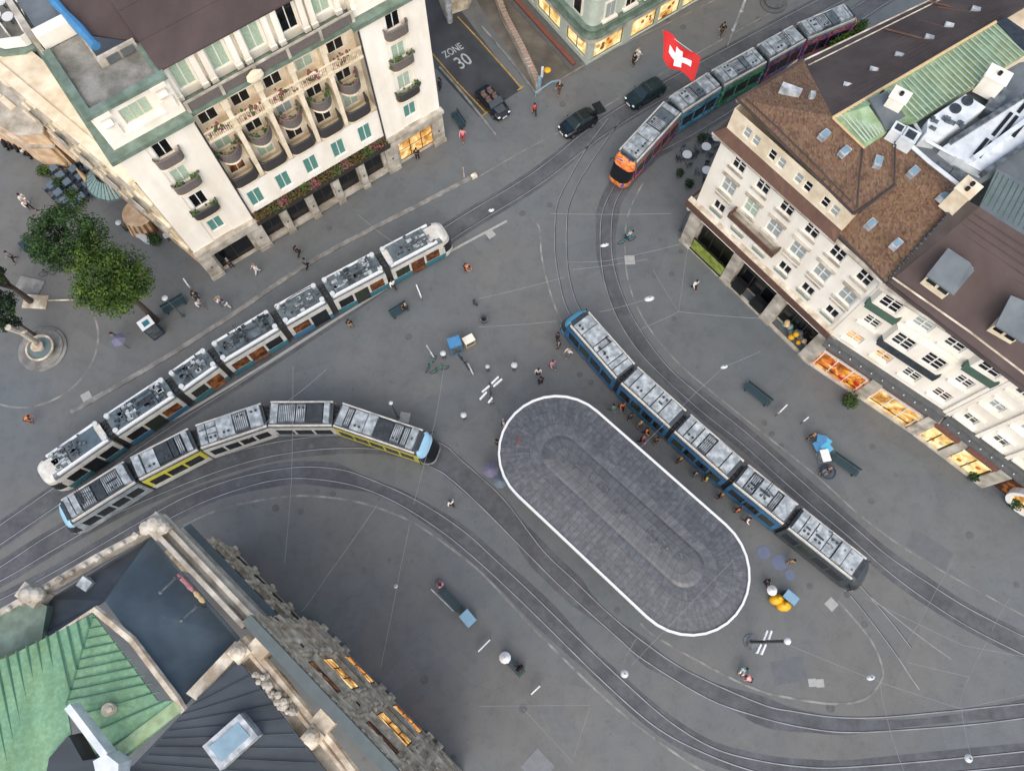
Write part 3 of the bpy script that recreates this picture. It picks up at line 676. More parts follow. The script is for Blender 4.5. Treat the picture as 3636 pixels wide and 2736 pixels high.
# ground floor
mb = MB(fr)
gops = [(.6, 3.7, .1, 3.0)] + [(x - .88, x + .88, .55, 3.0) for x in BAY] + [(18.5, 22.0, .25, 2.9)]
wall(mb, -.5, 22.9, 0, 4.0, .12, gops, .5)
PIL = [-.1, 4.55, 7.15, 9.66, 12.18, 14.7, 17.65, 22.45]
for i, x in enumerate(PIL):
    wd = .55 if i in (0, 1, 6, 7) else .3
    mb.box(x - wd, x + wd, -.18, .119, 0, 3.3); mb.box(x - wd - .06, x + wd + .06, -.26, .119, 0, .45)
mb.box(5.2, 17.1, -.12, .119, .28, .54)
mb.build('ground_floor_wall', 'stone_pale', hotel)
mb = MB(fr)
for x in [p for i, p in enumerate(PIL)]: mb.lathe(x, -.19, [(.09, 1.7), (.09, 1.9)], 8, 0, True, 0, 1, .4)
mb.build('plaque', 'stone_dark', hotel)
for a, b, c, d in gops[:-1]:
    window(hotel, fr, (a + b) / 2, (c + d) / 2, b - a, d - c, .3, 'glass_dark', 2, 1, 'frame_dark')
window(hotel, fr, 20.25, 1.57, 3.5, 2.65, .12, 'lit_warm', 3, 2, 'frame_dark')
mb = MB(fr)
for x0, x1 in ((-.5, 4.85), (17.5, 22.9)): mb.box(x0 - .1, x1 + .1, -.55, .0, 4.2, 4.5); mb.box(x0, x1, -.35, .0, 3.4, 4.2)
mb.build('ledge', 'stone_pale', hotel)
mb = MB(fr); mb.box(4.85, 17.5, -.7, .03, 4.1, 4.3); mb.box(4.85, 17.5, -.73, -.63, 4.3, 4.6); cpy = mb.build('entrance_canopy', 'frame_dark', hotel)
mb = MB(fr)
for k in range(1500):
    x = random.uniform(4.95, 17.4); mb.ball((x, random.uniform(-.72, .0), 4.45 + random.uniform(0, .5)), random.uniform(.05, .12), (0, 0, 1, 2, 0)[int(x * 1.7 + random.random() * 1.5) % 5], 5)
mb.build('planting', ['flowers', 'plant', 'flowers_pink'], cpy)
mb = MB(fr)
for x in (4.87, 17.45): mb.tube([(x, -.1, 17), (x, -.1, 4.3)], .07, 6)
mb.build('downpipe', 'metal_dark', hotel)
# side wing up the left street
AW = 140.0
fw = (HX - .40, HY - .28, 0, R(AW - 180))      # local x runs towards the corner, y inward
def wing(x): return -x
mb = MB(fw); wo_ = []
for x in (-3.0, -6.0, -9.0, -12.0, -15.0):
    for z in (6.3, 9.7, 12.3): wo_.append(op(x, z, 1.15, 1.7))
wall(mb, -17.5, -.25, 4.2, 13.6, 0, [o for o in wo_ if o[0] > -17.4 and o[3] < 13.6], .25)
for z in (4.6, 8.0, 11.0, 13.4): mb.box(-17.5, -.4, -.22, -.001, z, z + .22)
for x in [-1.5 - 3 * k for k in range(6)]: mb.box(x - .25, x + .25, -.12, -.002, 4.85, 13.3)
mb.build('side_wall', 'stucco_cream', hotel)
mb = MB(fw)
for x in (-3.0, -6.0, -9.0, -12.0, -15.0):
    for z in (6.3, 9.7, 12.3): mb.box(x - .85, x + .85, -.3, -.01, z - 1.05, z - .9); mb.box(x - .75, x + .75, -.22, -.01, z + .9, z + 1.02)
    mb.box(x - .95, x + .95, -.5, -.01, 8.55, 8.7); mb.box(x - .95, x + .95, -.52, -.46, 8.7, 9.3)
for z in (4.4, 7.8, 10.9): mb.box(-17.5, -.4, -.3, -.001, z, z + .12)
mb.build('window_hood', 'stone_pale', hotel)
mb = MB(fw); mb.box(-17.5, -.6, -.4, .4, 13.6, 13.95); mb.box(-17.5, -.6, .4, 2.5, 13.6, 13.8); mb.build('side_cornice', 'stucco_cream', hotel)
for i, (a, b, c, d) in enumerate(wo_): window(hotel, fw, (a + b) / 2, (c + d) / 2, b - a, d - c, -.17, ['glass_dark', 'curtain_grey', 'glass_dark', 'curtain_pale'][i % 4], 2)
mb = MB(fw)
gsw = [op(x, 1.9, 2.0, 2.6) for x in (-2.6, -5.6, -8.6, -11.6, -14.6, -17.6)]
wall(mb, -18.5, -.2, 0, 4.2, .1, gsw, .4); mb.box(-18.5, -14, -.5, .1, 3.9, 4.2)
mb.build('side_ground_floor', 'stucco_peach', hotel)
for a, b, c, d in gsw: window(hotel, fw, (a + b) / 2, (c + d) / 2, b - a, d - c, .2, 'glass_dark', 2, 1, 'frame_dark')
# glazed fan canopy and striped drum at the foot of the wing
mb = MB(fw); n = 14; 
cx = -11.3; outer = [(cx + 2.0 * math.cos(math.pi + math.pi * k / n), -1.6 * math.sin(math.pi * k / n) - .02, 3.1) for k in range(n + 1)]; inner = [(cx + .9 * math.cos(math.pi + math.pi * k / n), -.5 * math.sin(math.pi * k / n) - .02, 3.95) for k in range(n + 1)]
for k in range(n): mb.add([outer[k], outer[k + 1], inner[k + 1], inner[k]], [(0, 1, 2, 3)]); mb.tube([outer[k], inner[k]], .04, 4, 1)
mb.tube(outer, .06, 5, 1); mb.build('glass_canopy', ['glass_teal', 'metal_grey'], hotel)

# terraced neighbour at the far top left: bowed bay with green cornice and roof terrace
nb = thing('terraced_building', 'cream and peach building with bowed bay and roof terrace, far top left', 'building', G3(60, 330, 0))
def pl(P, z): return [(*G(x, y, z),) for x, y in P]
mb = MB()
bay = [(-140, 150), (-60, 200), (20, 213), (90, 200), (150, 172), (190, 235), (150, 20), (-140, -40)]
mb.prism(pl([(-140, 120), (-60, 172), (10, 185), (80, 178), (140, 150), (120, 20), (-140, -60)], 13.6), 6.0, 13.6)
for k in range(7):
    a = G(-60 + 34 * k, 185 - abs(k - 2) * 4, 13.0)
mb.build('wall', 'stucco_peach', nb)
mb = MB(); mb.prism(pl([(-160, 125), (-60, 186), (10, 199), (90, 190), (162, 150), (125, 0), (-160, -70)], 13.9), 13.6, 13.95); mb.build('cornice', 'copper_trim', nb)
mb = MB(); mb.prism(pl([(-150, 100), (-60, 150), (10, 160), (70, 152), (122, 122), (100, -10), (-150, -60)], 14.0), 13.96, 14.02); mb.build('roof_terrace', 'roof_gravel', nb)
mb = MB()
for P in ([(-100, 128), (10, 163), (90, 152), (128, 128), (92, 55)], [(92, 55), (70, 80), (98, 130)], [(10, 95), (40, 135)]):
    Q = [(*G(x, y, 14.3), 14.02) for x, y in P]
    for i in range(len(Q) - 1):
        a, b = Vector(Q[i]), Vector(Q[i + 1]); d = b - a; mb.rbox((a.x + b.x) / 2, (a.y + b.y) / 2, 14.02, 14.9, d.length, .1, math.atan2(d.y, d.x))
mb.build('terrace_rail', 'frame_white', nb)
mb = MB(); mb.prism(pl([(-150, 360), (-60, 400), (60, 470), (150, 470), (150, 280), (-150, 180)], 5.2), 0, 5.2); mb.build('lower_wing', 'stucco_peach', nb)
for q, (x_, y_) in enumerate(((-60, 395), (-10, 428), (40, 452), (90, 466), (130, 468), (5, 380), (60, 425))):
    a_ = G(x_, y_, 2.6 if q < 5 else 4.2); mb = MB(); mb.rbox(a_[0], a_[1], 1.0 if q < 5 else 3.6, 3.0 if q < 5 else 4.6, 1.0, .5, R(-52)); mb.build('window', 'glass_dark', nb)
mb = MB()
for z_ in (5.2, 3.4): mb.prism(pl([(-155, 372), (-62, 412), (62, 482), (156, 480), (152, 300), (-150, 200)], 5.2), z_, z_ + .18)
for z_ in (7.6, 10.6): mb.prism(pl([(-150, 128), (-62, 182), (10, 195), (88, 186), (152, 156), (122, 20), (-150, -60)], 13.6), z_, z_ + .25)
mb.build('string_course', 'stone_pale', nb)
for q in range(5):
    a_ = G(-70 + 42 * q, 188 - (q - 2) ** 2 * 3, 12.3); mb = MB(); mb.rbox(a_[0], a_[1], 11.2, 13.0, .9, .5, R(30 - q * 18)); mb.build('window', 'curtain_grey' if q % 2 else 'glass_dark', nb)
mb = MB()
for p in ((-20, 330), (30, 370), (115, 410)): x, y = G(*p, 5.3); mb.rbox(x, y, 5.2, 5.5, 1.6, .5, R(-40))
mb.build('roof_step', 'stucco_cream', nb)
for i, (x, y) in enumerate([(5, 80), (48, 85), (22, 30), (75, 20), (-30, 60)]):
    t = thing('terrace_table', ['white round terrace table at the corner rail of the far roof terrace', 'white terrace table second from the corner rail on the far roof terrace', 'white terrace table in the middle of the far roof terrace', 'white terrace table nearest the green bush on the far roof terrace', 'white terrace table at the left edge of the far roof terrace'][i], 'table', G3(x, y, 14.03), 'tables on the far roof terrace')
    mb = MB(); mb.cyl(*G(x, y, 14.03), 14.7, 14.76, .42); mb.build('tabletop', 'white_plain', t); mb = MB(); mb.cyl(*G(x, y, 14.03), 14.03, 14.7, .06); mb.build('leg', 'metal_grey', t)
mb = MB()
for k in range(60): a = G(112 + random.gauss(0, 9), 36 + random.gauss(0, 7), 14.6); mb.ball((*a, 14.3 + random.uniform(0, .7)), random.uniform(.1, .22), 0, 6)
solo('roof_bush', mb, 'plant', 'small green bush on the far top left roof terrace', 'bush')
mb = MB(); P = [(*G(170 + 28 * k, -20 + 30 * k, 21.4), 21.3) for k in range(7)]; mb.tube(P, [.25, .3, .24, .3, .33, .26, .3], 8)
solo('rolled_tarpaulin', mb, 'blue_box', 'long bright blue rolled tarpaulin lying on the maroon hotel roof edge', 'tarpaulin')

# ------------------------------------------------------------------ CORNER SHOP BUILDING (top centre)
sa = G(2082, 232); fs = (sa[0], sa[1], 0, R(34.75)); ANG2 = 125.5
shop = thing('corner_shop_building', 'pale green corner building with brightly lit shop windows at the top centre', 'building', (sa[0], sa[1], 0))
fl = (sa[0], sa[1], 0, R(125.5 - 180))
mb = MB(fs); sw = [(.75, 4.1, .25, 2.7), (5.1, 8.0, .1, 2.7), (8.35, 10.9, .1, 2.7), (11.3, 13.8, .1, 2.7), (14.2, 17, .1, 2.7)]
wall(mb, 0, 30, 0, 3.0, 0, sw, .3); mb.fr = fl; mb.c, mb.s = math.cos(fl[3]), math.sin(fl[3])
sl = [(-3.3, -.4, .6, 2.85), (-7.9, -4.3, .5, 2.85), (-11.5, -8.3, .5, 2.85)]
wall(mb, -18, 0, 0, 3.0, 0, sl, .3)
mb.build('ground_floor_wall', 'copper_pale', shop)
for a, b, c, d in sw: window(shop, fs, (a + b) / 2, (c + d) / 2, b - a, d - c, .05, 'lit_yellow', 1, 1, 'frame_dark', ft=.08)
for a, b, c, d in sl: window(shop, fl, (a + b) / 2, (c + d) / 2, b - a, d - c, .05, 'lit_yellow', 2, 1, 'frame_dark', ft=.08)
# shelves with goods in the windows
mb = MB(fs)
for a, b, c, d in sw:
    for k in range(5): x = random.uniform(a + .4, b - .4); mb.ball((x, .06, random.uniform(c + .3, d - .5)), random.uniform(.1, .32), k % 3, 8, (1, .25, 1))
mb.build('window_display', ['orange', 'wood', 'canvas_beige'], shop)
def corner_poly(e):   # outline offset e outwards round the corner, rounded
    pts = []; c1, s1 = math.cos(fs[3]), math.sin(fs[3]); c2, s2 = math.cos(R(125.5)), math.sin(R(125.5))
    n1 = (s1, -c1); n2 = (-s2, c2)   # outward normals of the two streets
    pts.append((sa[0] + c1 * 30 + n1[0] * e, sa[1] + s1 * 30 + n1[1] * e))
    for k in range(7):
        t = k / 6; ax = (1 - t) ** 2; bx = 2 * t * (1 - t); cx = t * t
        p1 = (sa[0] + c1 * .9 + n1[0] * e, sa[1] + s1 * .9 + n1[1] * e); p2 = (sa[0] + c2 * .9 + n2[0] * e, sa[1] + s2 * .9 + n2[1] * e); pc = (sa[0] + (n1[0] + n2[0]) * e, sa[1] + (n1[1] + n2[1]) * e)
        pts.append((ax * p1[0] + bx * pc[0] + cx * p2[0], ax * p1[1] + bx * pc[1] + cx * p2[1]))
    pts.append((sa[0] + c2 * 18 + n2[0] * e, sa[1] + s2 * 18 + n2[1] * e)); pts.append((sa[0] + c2 * 18 + c1 * 26, sa[1] + s2 * 18 + s1 * 26)); return pts
mb = MB(); mb.prism(corner_poly(.5), 2.95, 3.55); mb.build('canopy_band', 'stone_pale', shop)
mb = MB(); mb.prism(corner_poly(.62), 3.55, 3.65); mb.prism(corner_poly(.32), 3.65, 4.1); mb.prism(corner_poly(.45), 4.3, 4.42); mb.prism(corner_poly(.1), 4.1, 4.3); mb.build('ledge', 'copper_trim', shop)
mb = MB(); mb.prism(corner_poly(-.05), 4.42, 17.0)
for z in (7.2, 10.4, 13.6): mb.prism(corner_poly(.08), z, z + .25)
mb.build('upper_wall', 'copper_pale', shop)
for i in range(9):
    for j in range(3):
        x = 1.9 + i * 2.3; z = 5.7 + 3.2 * j
        mb = MB(fs); mb.box(x - .6, x + .6, -.07, .08, z - .9, z + .9); mb.box(x - .8, x + .8, -.3, .08, z - 1.15, z - .95)
        f = mb.build('window', 'stucco_white', shop); mb = MB(fs); mb.box(x - .48, x - .04, -.09, .02, z - .78, z + .78); mb.box(x + .04, x + .48, -.09, .02, z - .78, z + .78); mb.build('pane', 'glass_dark' if (i + j) % 3 else 'curtain_grey', f)
for i in range(5):
    for j in range(3):
        x = -2.0 - i * 2.4; z = 5.7 + 3.2 * j
        mb = MB(fl); mb.box(x - .6, x + .6, -.07, .08, z - .9, z + .9); f = mb.build('window', 'stucco_white', shop); mb = MB(fl); mb.box(x - .46, x + .46, -.09, .02, z - .76, z + .76); mb.build('pane', 'glass_dark', f)
mb = MB(fl); mb.box(-18, -.5, -1.5, -.02, 0, .06); mb.box(-18, -.6, -1.15, -.75, .06, .3, 1); mb.build('entrance_step', ['stone_dark', 'brick_red'], shop)
# low building whose tip shows at the very top, and the long brick-topped ramp wall
t = solo('ramp_wall', MB(), 'stone_pale', 'long low parapet wall with a patterned pink brick top running down from the top edge', 'wall')
me = t.data; mb = MB()
P = [G(*p) for p in [(1745, -60), (1790, 70), (1850, 185), (1912, 318)]]
mb.ribbon(P, .5, 0, 0, 0, .9); Q = spline(P, 12)
for i in range(len(Q) - 1):
    a, b = Vector(Q[i]), Vector(Q[i + 1]); d = b - a; mb.rbox((a.x + b.x) / 2, (a.y + b.y) / 2, .9, .98, d.length * .62, .56, math.atan2(d.y, d.x), 1)
mat('brick_pinkish', '#9c8678', .85, .2, 4)
mb2 = mb.build('tmp', ['stone_pale', 'brick_pinkish']); t.data = mb2.data; bpy.data.objects.remove(mb2)
t['category'] = 'wall'
mb = MB(); mb.prism([G(*p, 0) for p in [(1540, -40), (1583, 66), (1608, 50), (1664, 30), (1700, -60)]], 0, 2.6, 0, 0)
t = solo('small_pavilion', mb, 'stone_grey', 'pointed grey tip of a low building beside the side street at the top edge', 'building')
mb = MB(); a = G(1596, 62, 0.5); mb.lathe(*a, [(.3, 0), (.34, 2.6), (.45, 2.7), (.4, 3.4), (.1, 3.8)], 10)
solo('wrapped_column', mb, 'metal_white', 'pinkish white wrapped column at the tip of the pavilion near the top edge', 'column')

# ------------------------------------------------------------------ RIGHT BLOCK: corner house (A), bay-window house (B), end house (C)
ZG = 18.7
fA = (14.75, 32.27, 0, R(-49.47)); fB = (27.50, 18.67, 0, R(-38.12))
c0 = (27.50 + 5.0 * math.cos(R(-38.12)), 18.67 + 5.0 * math.sin(R(-38.12))); c1 = G(3585, 1798); angC = math.atan2(c1[1] - c0[1], c1[0] - c0[0]); fC = (c0[0], c0[1], 0, angC)
hA = thing('corner_house', 'white corner house with patchwork brown tile roof and small skylights, right of the square', 'building', (14.75, 32.27, 0))
AX = [1.45, 3.72, 5.95, 8.22, 10.5, 12.85]
mb = MB(fA); ops = []
for x in AX: ops += [op(x, 7.6, 1.1, 1.1), op(x, 10.35, 1.25, 1.7), op(x, 13.1, 1.15, 1.45)]
wall(mb, -.45, 13.9, 4.35, 14.25, 0, ops, .2)
mb.add([(-.45, 0, 4.3), (-.45, 7, 4.3), (-.45, 7, 14.3), (-.45, 0, 14.3)], [(0, 3, 2, 1)])
mb.box(13.55, 13.85, -.06, -.001, 4.35, 14.2)
mb.build('wall', 'stucco_white', hA)
for i, x in enumerate(AX):
    window(hA, fA, x, 7.6, 1.1, 1.1, 0, 'glass_dark', 2, 1, ft=.1); window(hA, fA, x, 10.35, 1.25, 1.7, 0, 'curtain_grey' if i != 1 else 'curtain_pale', 2, 2, ft=.1); window(hA, fA, x, 13.1, 1.15, 1.45, 0, 'glass_dark', 2, 2, ft=.1)
mb = MB(fA)
for x in AX:   # sills, hoods and window boxes
    mb.box(x - .78, x + .78, -.18, -.001, 9.3, 9.42); mb.box(x - .8, x + .8, -.22, -.001, 11.35, 11.45); mb.box(x - .74, x + .74, -.1, -.001, 8.75, 8.85)
    mb.box(x - .72, x + .72, -.16, -.001, 12.2, 12.3); mb.box(x - .66, x + .66, -.12, -.001, 6.92, 7.0)
mb.build('window_hood', 'stone_pale', hA)
mb = MB(fA)
for x in AX: mb.box(x - .6, x + .6, -.14, -.003, 6.72, 6.9)
mb.build('window_box', 'glass_teal', hA)
mb = MB(fA); mb.box(2.7, 7.2, -.75, -.001, 8.55, 8.7); mb.box(2.7, 7.2, -.8, -.7, 8.7, 9.25, 1); mb.box(2.7, 2.8, -.7, -.001, 8.7, 9.25, 1); mb.box(7.1, 7.2, -.7, -.001, 8.7, 9.25, 1)
mb.build('balcony', ['stone_pale', 'roof_tile_plain'], hA)
mb = MB(fA)   # attic storey
ao = []
for x in [1.0, 1.8, 3.25, 4.05, 5.55, 6.35, 7.85, 8.65]: ao.append(op(x, 16.1, .6, .95))
wall(mb, -.5, 9.7, 15.1, 17.15, 0, ao, .12); mb.add([(-.5, 0, 14), (-.5, 6, 14), (-.5, 6, 17.15), (-.5, 0, 17.15)], [(0, 3, 2, 1)]); mb.add([(9.7, 0, 14.2), (9.7, 2.6, 15), (9.7, 1.2, 17.15), (9.7, 0, 17.15)], [(0, 1, 2, 3)])
mb.build('attic_wall', 'stucco_cream', hA)
for i, (a, b, c, d) in enumerate(ao): window(hA, fA, (a + b) / 2, (c + d) / 2, b - a, d - c, -.03, 'glass_dark' if i in (2, 5, 6) else 'curtain_grey', 1, 2)
mb = MB(fA)   # pent roof strip between storeys
mb.slab([(-1.0, -.62, 14.6), (10.05, -.62, 14.6), (9.75, .02, 15.15), (-.5, .02, 15.15)], .1); mb.slab([(-1.0, -.62, 14.6), (-.5, .02, 15.15), (-.5, 6, 15.15), (-1.15, 6, 14.6)], .1)
mb.build('pent_roof', 'roof_tile_plain', hA)
mb = MB(fA); mb.box(-1.05, 10.1, -.68, -.56, 14.46, 14.6); mb.box(9.9, 13.9, -.3, -.002, 14.14, 14.26); mb.build('gutter', 'stone_pale', hA)
def P3(L): return [G3(*p) for p in L]
def lerp0(a, b, t): return tuple(a[i] + (b[i] - a[i]) * t for i in range(3))
mb = MB()   # patchwork tile roof
a, b, c, d, e = (2618, 352, 17.25), (3032, 760, 17.2), (2853, 213, 17.0), (2957, 414, ZG), (3066, 518, ZG)
g_, f_, i_, h_, j_ = (3140, 470, ZG), (3183, 655, ZG - .3), (2968, 822, 14.25), (3142, 1004, 14.25), (3412, 700, ZG - .4)
mb.slab(P3([a, b, f_, e]), .15); mb.slab(P3([a, e, d]), .15); mb.slab(P3([a, d, c]), .15); mb.slab(P3([e, f_, g_]), .15); mb.slab(P3([f_, j_, (3425, 665, ZG - .2), g_]), .15)
mb.slab(P3([i_, h_, j_]), .15); mb.slab(P3([i_, j_, f_]), .15)
mb.build('roof', 'roof_tile', hA)
mb = MB()
mb.tube(P3([(2650, 352, 17.6), (2745, 440, 17.65), (2848, 540, 17.7), (3020, 715, 17.6)]), .05, 5); mb.tube(P3([a, b]), .09, 6); mb.tube(P3([f_, b]), .1, 6); mb.tube(P3([e, (3052, 620, 18.3), (3043, 735, 17.9)]), .06, 5); mb.tube(P3([(3180, 480, 18.9), (3175, 660, 18.7), (3060, 750, 17.9)]), .06, 5)
mb.tube(P3([a, c]), .12, 6); mb.tube(P3([h_, i_]), .09, 6)
mb.build('ridge', 'roof_brown', hA)
def box_on(px, py, z, sx, sy, rot, h, name, m, parent, fm=None, gm=None):
    x, y = G(px, py, z); mb = MB(); mb.rbox(x, y, z - .25, z + h, sx, sy, R(rot)); b = mb.build(name, fm or m, parent)
    if gm: mb = MB(); mb.rbox(x, y, z + h - .04, z + h + .03, sx * .72, sy * .72, R(rot)); mb.build('pane', gm, b)
    return b
for px, py, z in [(2928, 479, 18.35), (3000, 538, 18.3), (3118, 574, 18.65), (3244, 610, 18.7), (3350, 696, 18.2), (3093, 795, 16.6), (3183, 866, 16.2)]:
    box_on(px, py, z, .46, .72, -49 if px != 3118 else -20, .14, 'skylight', 'metal_grey', hA, 'metal_white', 'glass_blue')
box_on(2805, 326, 17.9, 1.3, .4, -25, .4, 'roof_vent', 'metal_white', hA); box_on(2882, 342, 18.2, .3, .3, 0, .35, 'roof_vent', 'metal_white', hA)
mb = MB(fA)   # ground floor of A
PA_ = [(-.45, .62), (4.35, 5.25), (8.95, 9.95), (13.3, 14.5)]
for a_, b_ in PA_: mb.box(a_, b_, -.12, .75, 0, 5.55); mb.box(a_ - .04, b_ + .04, -.18, .8, 0, .3)
mb.box(-.45, 13.9, .9, 1.0, 0, .25); mb.box(.62, 13.3, -.1, .2, 0, .14)
mb.build('pillar', 'stone_pale', hA)
mb = MB(fA); mb.box(-1.0, 14.0, -.38, .0, 5.45, 5.55); mb.box(-1.0, 14.0, -.46, -.36, 5.25, 5.95, 1); mb.box(-1.0, -.45, 0, 5, 5.45, 5.55); mb.box(-1.1, -1.0, -.46, 5, 5.25, 5.95, 1)
mb.slab([(-1.0, -.36, 5.95), (14.0, -.36, 5.95), (14.0, -.01, 6.15), (-1.0, -.01, 6.15)], .05, 2)
mb.build('eaves_canopy', ['stone_pale', 'roof_tile_plain', 'stone_grey'], hA)
for k, (a_, b_) in enumerate(((.62, 4.35), (5.25, 8.95), (9.95, 13.3))):
    mb = MB(fA); mb.box(a_, b_, .95, 1.05, .25, 5.5); s_ = mb.build('shop_front', 'glass_dark', hA)
    mb = MB(fA)
    for q in range(1, 3): x = a_ + (b_ - a_) * q / 3; mb.box(x - .04, x + .04, .85, .949, .25, 5.5)
    mb.box(a_, b_, .86, .948, 2.5, 2.6); mb.build('shop_frame', 'frame_dark', s_)
    mb = MB(fA); mb.box(a_ + .1, b_ - .1, .75, .94, 3.2, 4.6); mb.build('lit_ceiling', 'lit_dim', s_)
mb = MB(fA); mb.box(.75, 4.25, -.02, .06, .3, 1.75); mb.build('lit_panel', 'lit_lime', hA)
mb = MB(fA); mb.box(.66, 4.33, -.08, -.02, .1, .26); mb.box(.66, 4.33, -.06, .06, 1.75, 1.81)
for a_, b_ in ((5.5, 6.6), (7.6, 8.8)): mb.box(a_, b_, .0, .5, .05, 1.5)
mb.build('counter', 'black', hA)
mb = MB(fA); random.seed(3)
for k in range(12): mb.ball((random.uniform(10.2, 13), random.uniform(.3, .7), random.uniform(.5, 1.6)), random.uniform(.18, .3), k % 4, 8)
mb.build('window_display', ['glass_teal', 'yellow_bag', 'canvas_beige', 'stone_dark'], hA)

hB = thing('bay_window_house', 'white house with projecting bay windows, green copper aprons and warm lit windows, right edge middle', 'building', (fB[0], fB[1], 0))
mb = MB(fB); wb = []
for x in (-3.45, -1.1, 1.2, 3.62): wb.append(op(x, 6.95, 1.25, 1.2))
for x in (-3.45, 3.62): wb.append(op(x, 9.8, 1.15, 1.15))
for x in (-1.15, 1.15): wb.append(op(x, 12.8, 1.3, 1.3))
wall(mb, -4.85, 4.85, 4.2, 14.1, 0, wb, .18)
for x0, x1, z0, z1 in ((-4.75, -2.35, 12.2, 14.08), (-2.3, 2.35, 9.2, 11.35), (2.45, 4.8, 12.2, 14.08)):
    xs = [(x0 + x1) / 2] if x1 - x0 < 3 else [-1.12, 1.18]
    wall(mb, x0 + .3, x1 - .3, z0, z1, -.35, [op(x, (z0 + z1) / 2 + .1, 1.4, 1.5) for x in xs], .12)
    for s_, xx, xw in ((0, x0 + .3, x0), (1, x1 - .3, x1)):
        q = [(xx, -.35, z0), (xw, -.0, z0), (xw, -.0, z1), (xx, -.35, z1)]; mb.add(q, [(0, 1, 2, 3) if s_ else (3, 2, 1, 0)])
    mb.add([(x0, 0, z1), (x0 + .3, -.35, z1), (x1 - .3, -.35, z1), (x1, 0, z1)], [(0, 1, 2, 3)])
for x in (-1.1, 1.2): mb.box(x - .85, x + .85, -.2, -.001, 11.9, 12.02)
for x in (-3.45, 3.62): mb.box(x - .75, x + .75, -.2, -.001, 9.0, 9.12)
for x in (-3.45, -1.1, 1.2, 3.62): mb.box(x - .7, x + .7, -.18, -.001, 6.1, 6.22)
mb.box(4.7, 4.95, -.15, -.001, 4.2, 14.1)
mb.build('wall', 'stucco_white', hB)
for i, (a_, b_, c_, d_) in enumerate(wb): window(hB, fB, (a_ + b_) / 2, (c_ + d_) / 2, b_ - a_, d_ - c_, 0, ['lit_warm', 'lit_warm', 'glass_dark', 'lit_dim', 'glass_dark', 'glass_dark', 'curtain_grey', 'glass_dark'][i], 2, 3, ft=.1)
for x, z in ((-3.55, 13.24), (-1.12, 10.37), (1.18, 10.37), (3.62, 13.24)): window(hB, fB, x, z, 1.4, 1.5, -.38, 'glass_dark', 2, 3, ft=.09)
for x0, x1, z0, m_ in ((-4.75, -2.35, 12.2, 'apron_green'), (-2.3, 2.35, 9.2, 'metal_dark'), (2.45, 4.8, 12.2, 'apron_green')):
    mb = MB(fB); mb.slab([(x0 + .1, -.5, z0 - .62), (x1 - .1, -.5, z0 - .62), (x1, -.34, z0 + .0), (x0, -.34, z0 + .0)], .04); mb.box(x0, x1, -.33, -.001, z0 - .6, z0)
    mb.build('copper_apron', m_, hB)
hC = thing('end_house', 'white house with moulded window hoods and lit shop fronts at the right edge', 'building', (fC[0], fC[1], 0))
mb = MB(fC); wc = []
CX = [1.2, 3.6, 6.0, 8.4, 10.8]
for x in CX: wc += [op(x, 6.6, 1.0, 1.1), op(x, 9.7, 1.0, 1.15), op(x, 12.6, 1.0, 1.15)]
wall(mb, -.1, 14, 4.3, 14.1, 0, wc, .18)
for x in CX:
    for z in (6.6, 9.7, 12.6): mb.box(x - .85, x + .85, -.26, -.001, z - .85, z - .7); mb.box(x - .7, x + .7, -.2, -.001, z + .7, z + .8)
for x in [0, 2.4, 4.8, 7.2, 9.6]: mb.box(x, x + .3, -.16, -.001, 5, 13.8)
mb.build('wall', 'stucco_white', hC)
for i, (a_, b_, c_, d_) in enumerate(wc): window(hC, fC, (a_ + b_) / 2, (c_ + d_) / 2, b_ - a_, d_ - c_, 0, 'curtain_grey' if i % 3 == 1 else 'glass_dark', 2, 2, ft=.09)
mb = MB(fB); mb.box(-5.0, 5.0, -.55, 0, 14.1, 14.2); mb.box(-5, 5, -.6, -.45, 14.2, 14.32); mb.build('gutter', 'stone_pale', hB)
# ledge over the shops, running along B and C
for fr_, x0, x1, h_ in ((fB, -4.75, 5.0, hB), (fC, .2, 14, hC)):
    mb = MB(fr_); mb.box(x0, x1, -.8, .0, 4.85, 5.1); mb.box(x0, x1, -.45, .0, 5.1, 5.4)
    for k in range(int((x1 - x0) / .9)): mb.ball((x0 + .4 + k * .9, -.62, 5.15), .06, 1, 6)
    mb.build('shop_ledge', ['stone_dark', 'white_plain'], h_)
mb = MB(fB)
for a_, b_ in ((-.15, .75), (4.55, 5.5)): mb.box(a_, b_, -.1, .7, 0, 4.85)
mb.box(-4.4, 5, -.14, .1, 0, .16); mb.box(-4.4, 5, .1, .25, 0, .3)
mb.build('pillar', 'stone_pale', hB)
for (a_, b_, g1) in ((-4.2, -.15, 'lit_orange'), (.75, 4.55, 'lit_warm')):
    mb = MB(fB); mb.box(a_, b_, .08, .18, .25, 2.75); s_ = mb.build('shop_window', g1, hB)
    mb = MB(fB); mb.box(a_, b_, .04, .2, 2.75, 2.85); [mb.box(a_ + (b_ - a_) * q / 3 - .04, a_ + (b_ - a_) * q / 3 + .04, .02, .079, .25, 2.75) for q in (0.12, 1, 2, 2.88)]; mb.box(a_ + .2, b_ - .2, .03, .075, .75, .82, 1); mb.box(a_, b_, .3, .35, 2.85, 4.8, 1)
    mb.slab([(a_ + .1, -.0, 3.3), (b_ - .1, -.0, 3.3), (b_ - .1, .29, 3.6), (a_ + .1, .29, 3.6)], .05, 2); mb.build('awning', ['frame_white', 'black', 'brick_red'], s_)
mb = MB(fB)
for k in range(16): mb.ball((random.uniform(-3.9, -.5), .06, random.uniform(.5, 2.2)), random.uniform(.1, .26), k % 3, 8, (1, .2, 1.1))
mb.build('window_display', ['yellow_bag', 'orange', 'red'], hB)
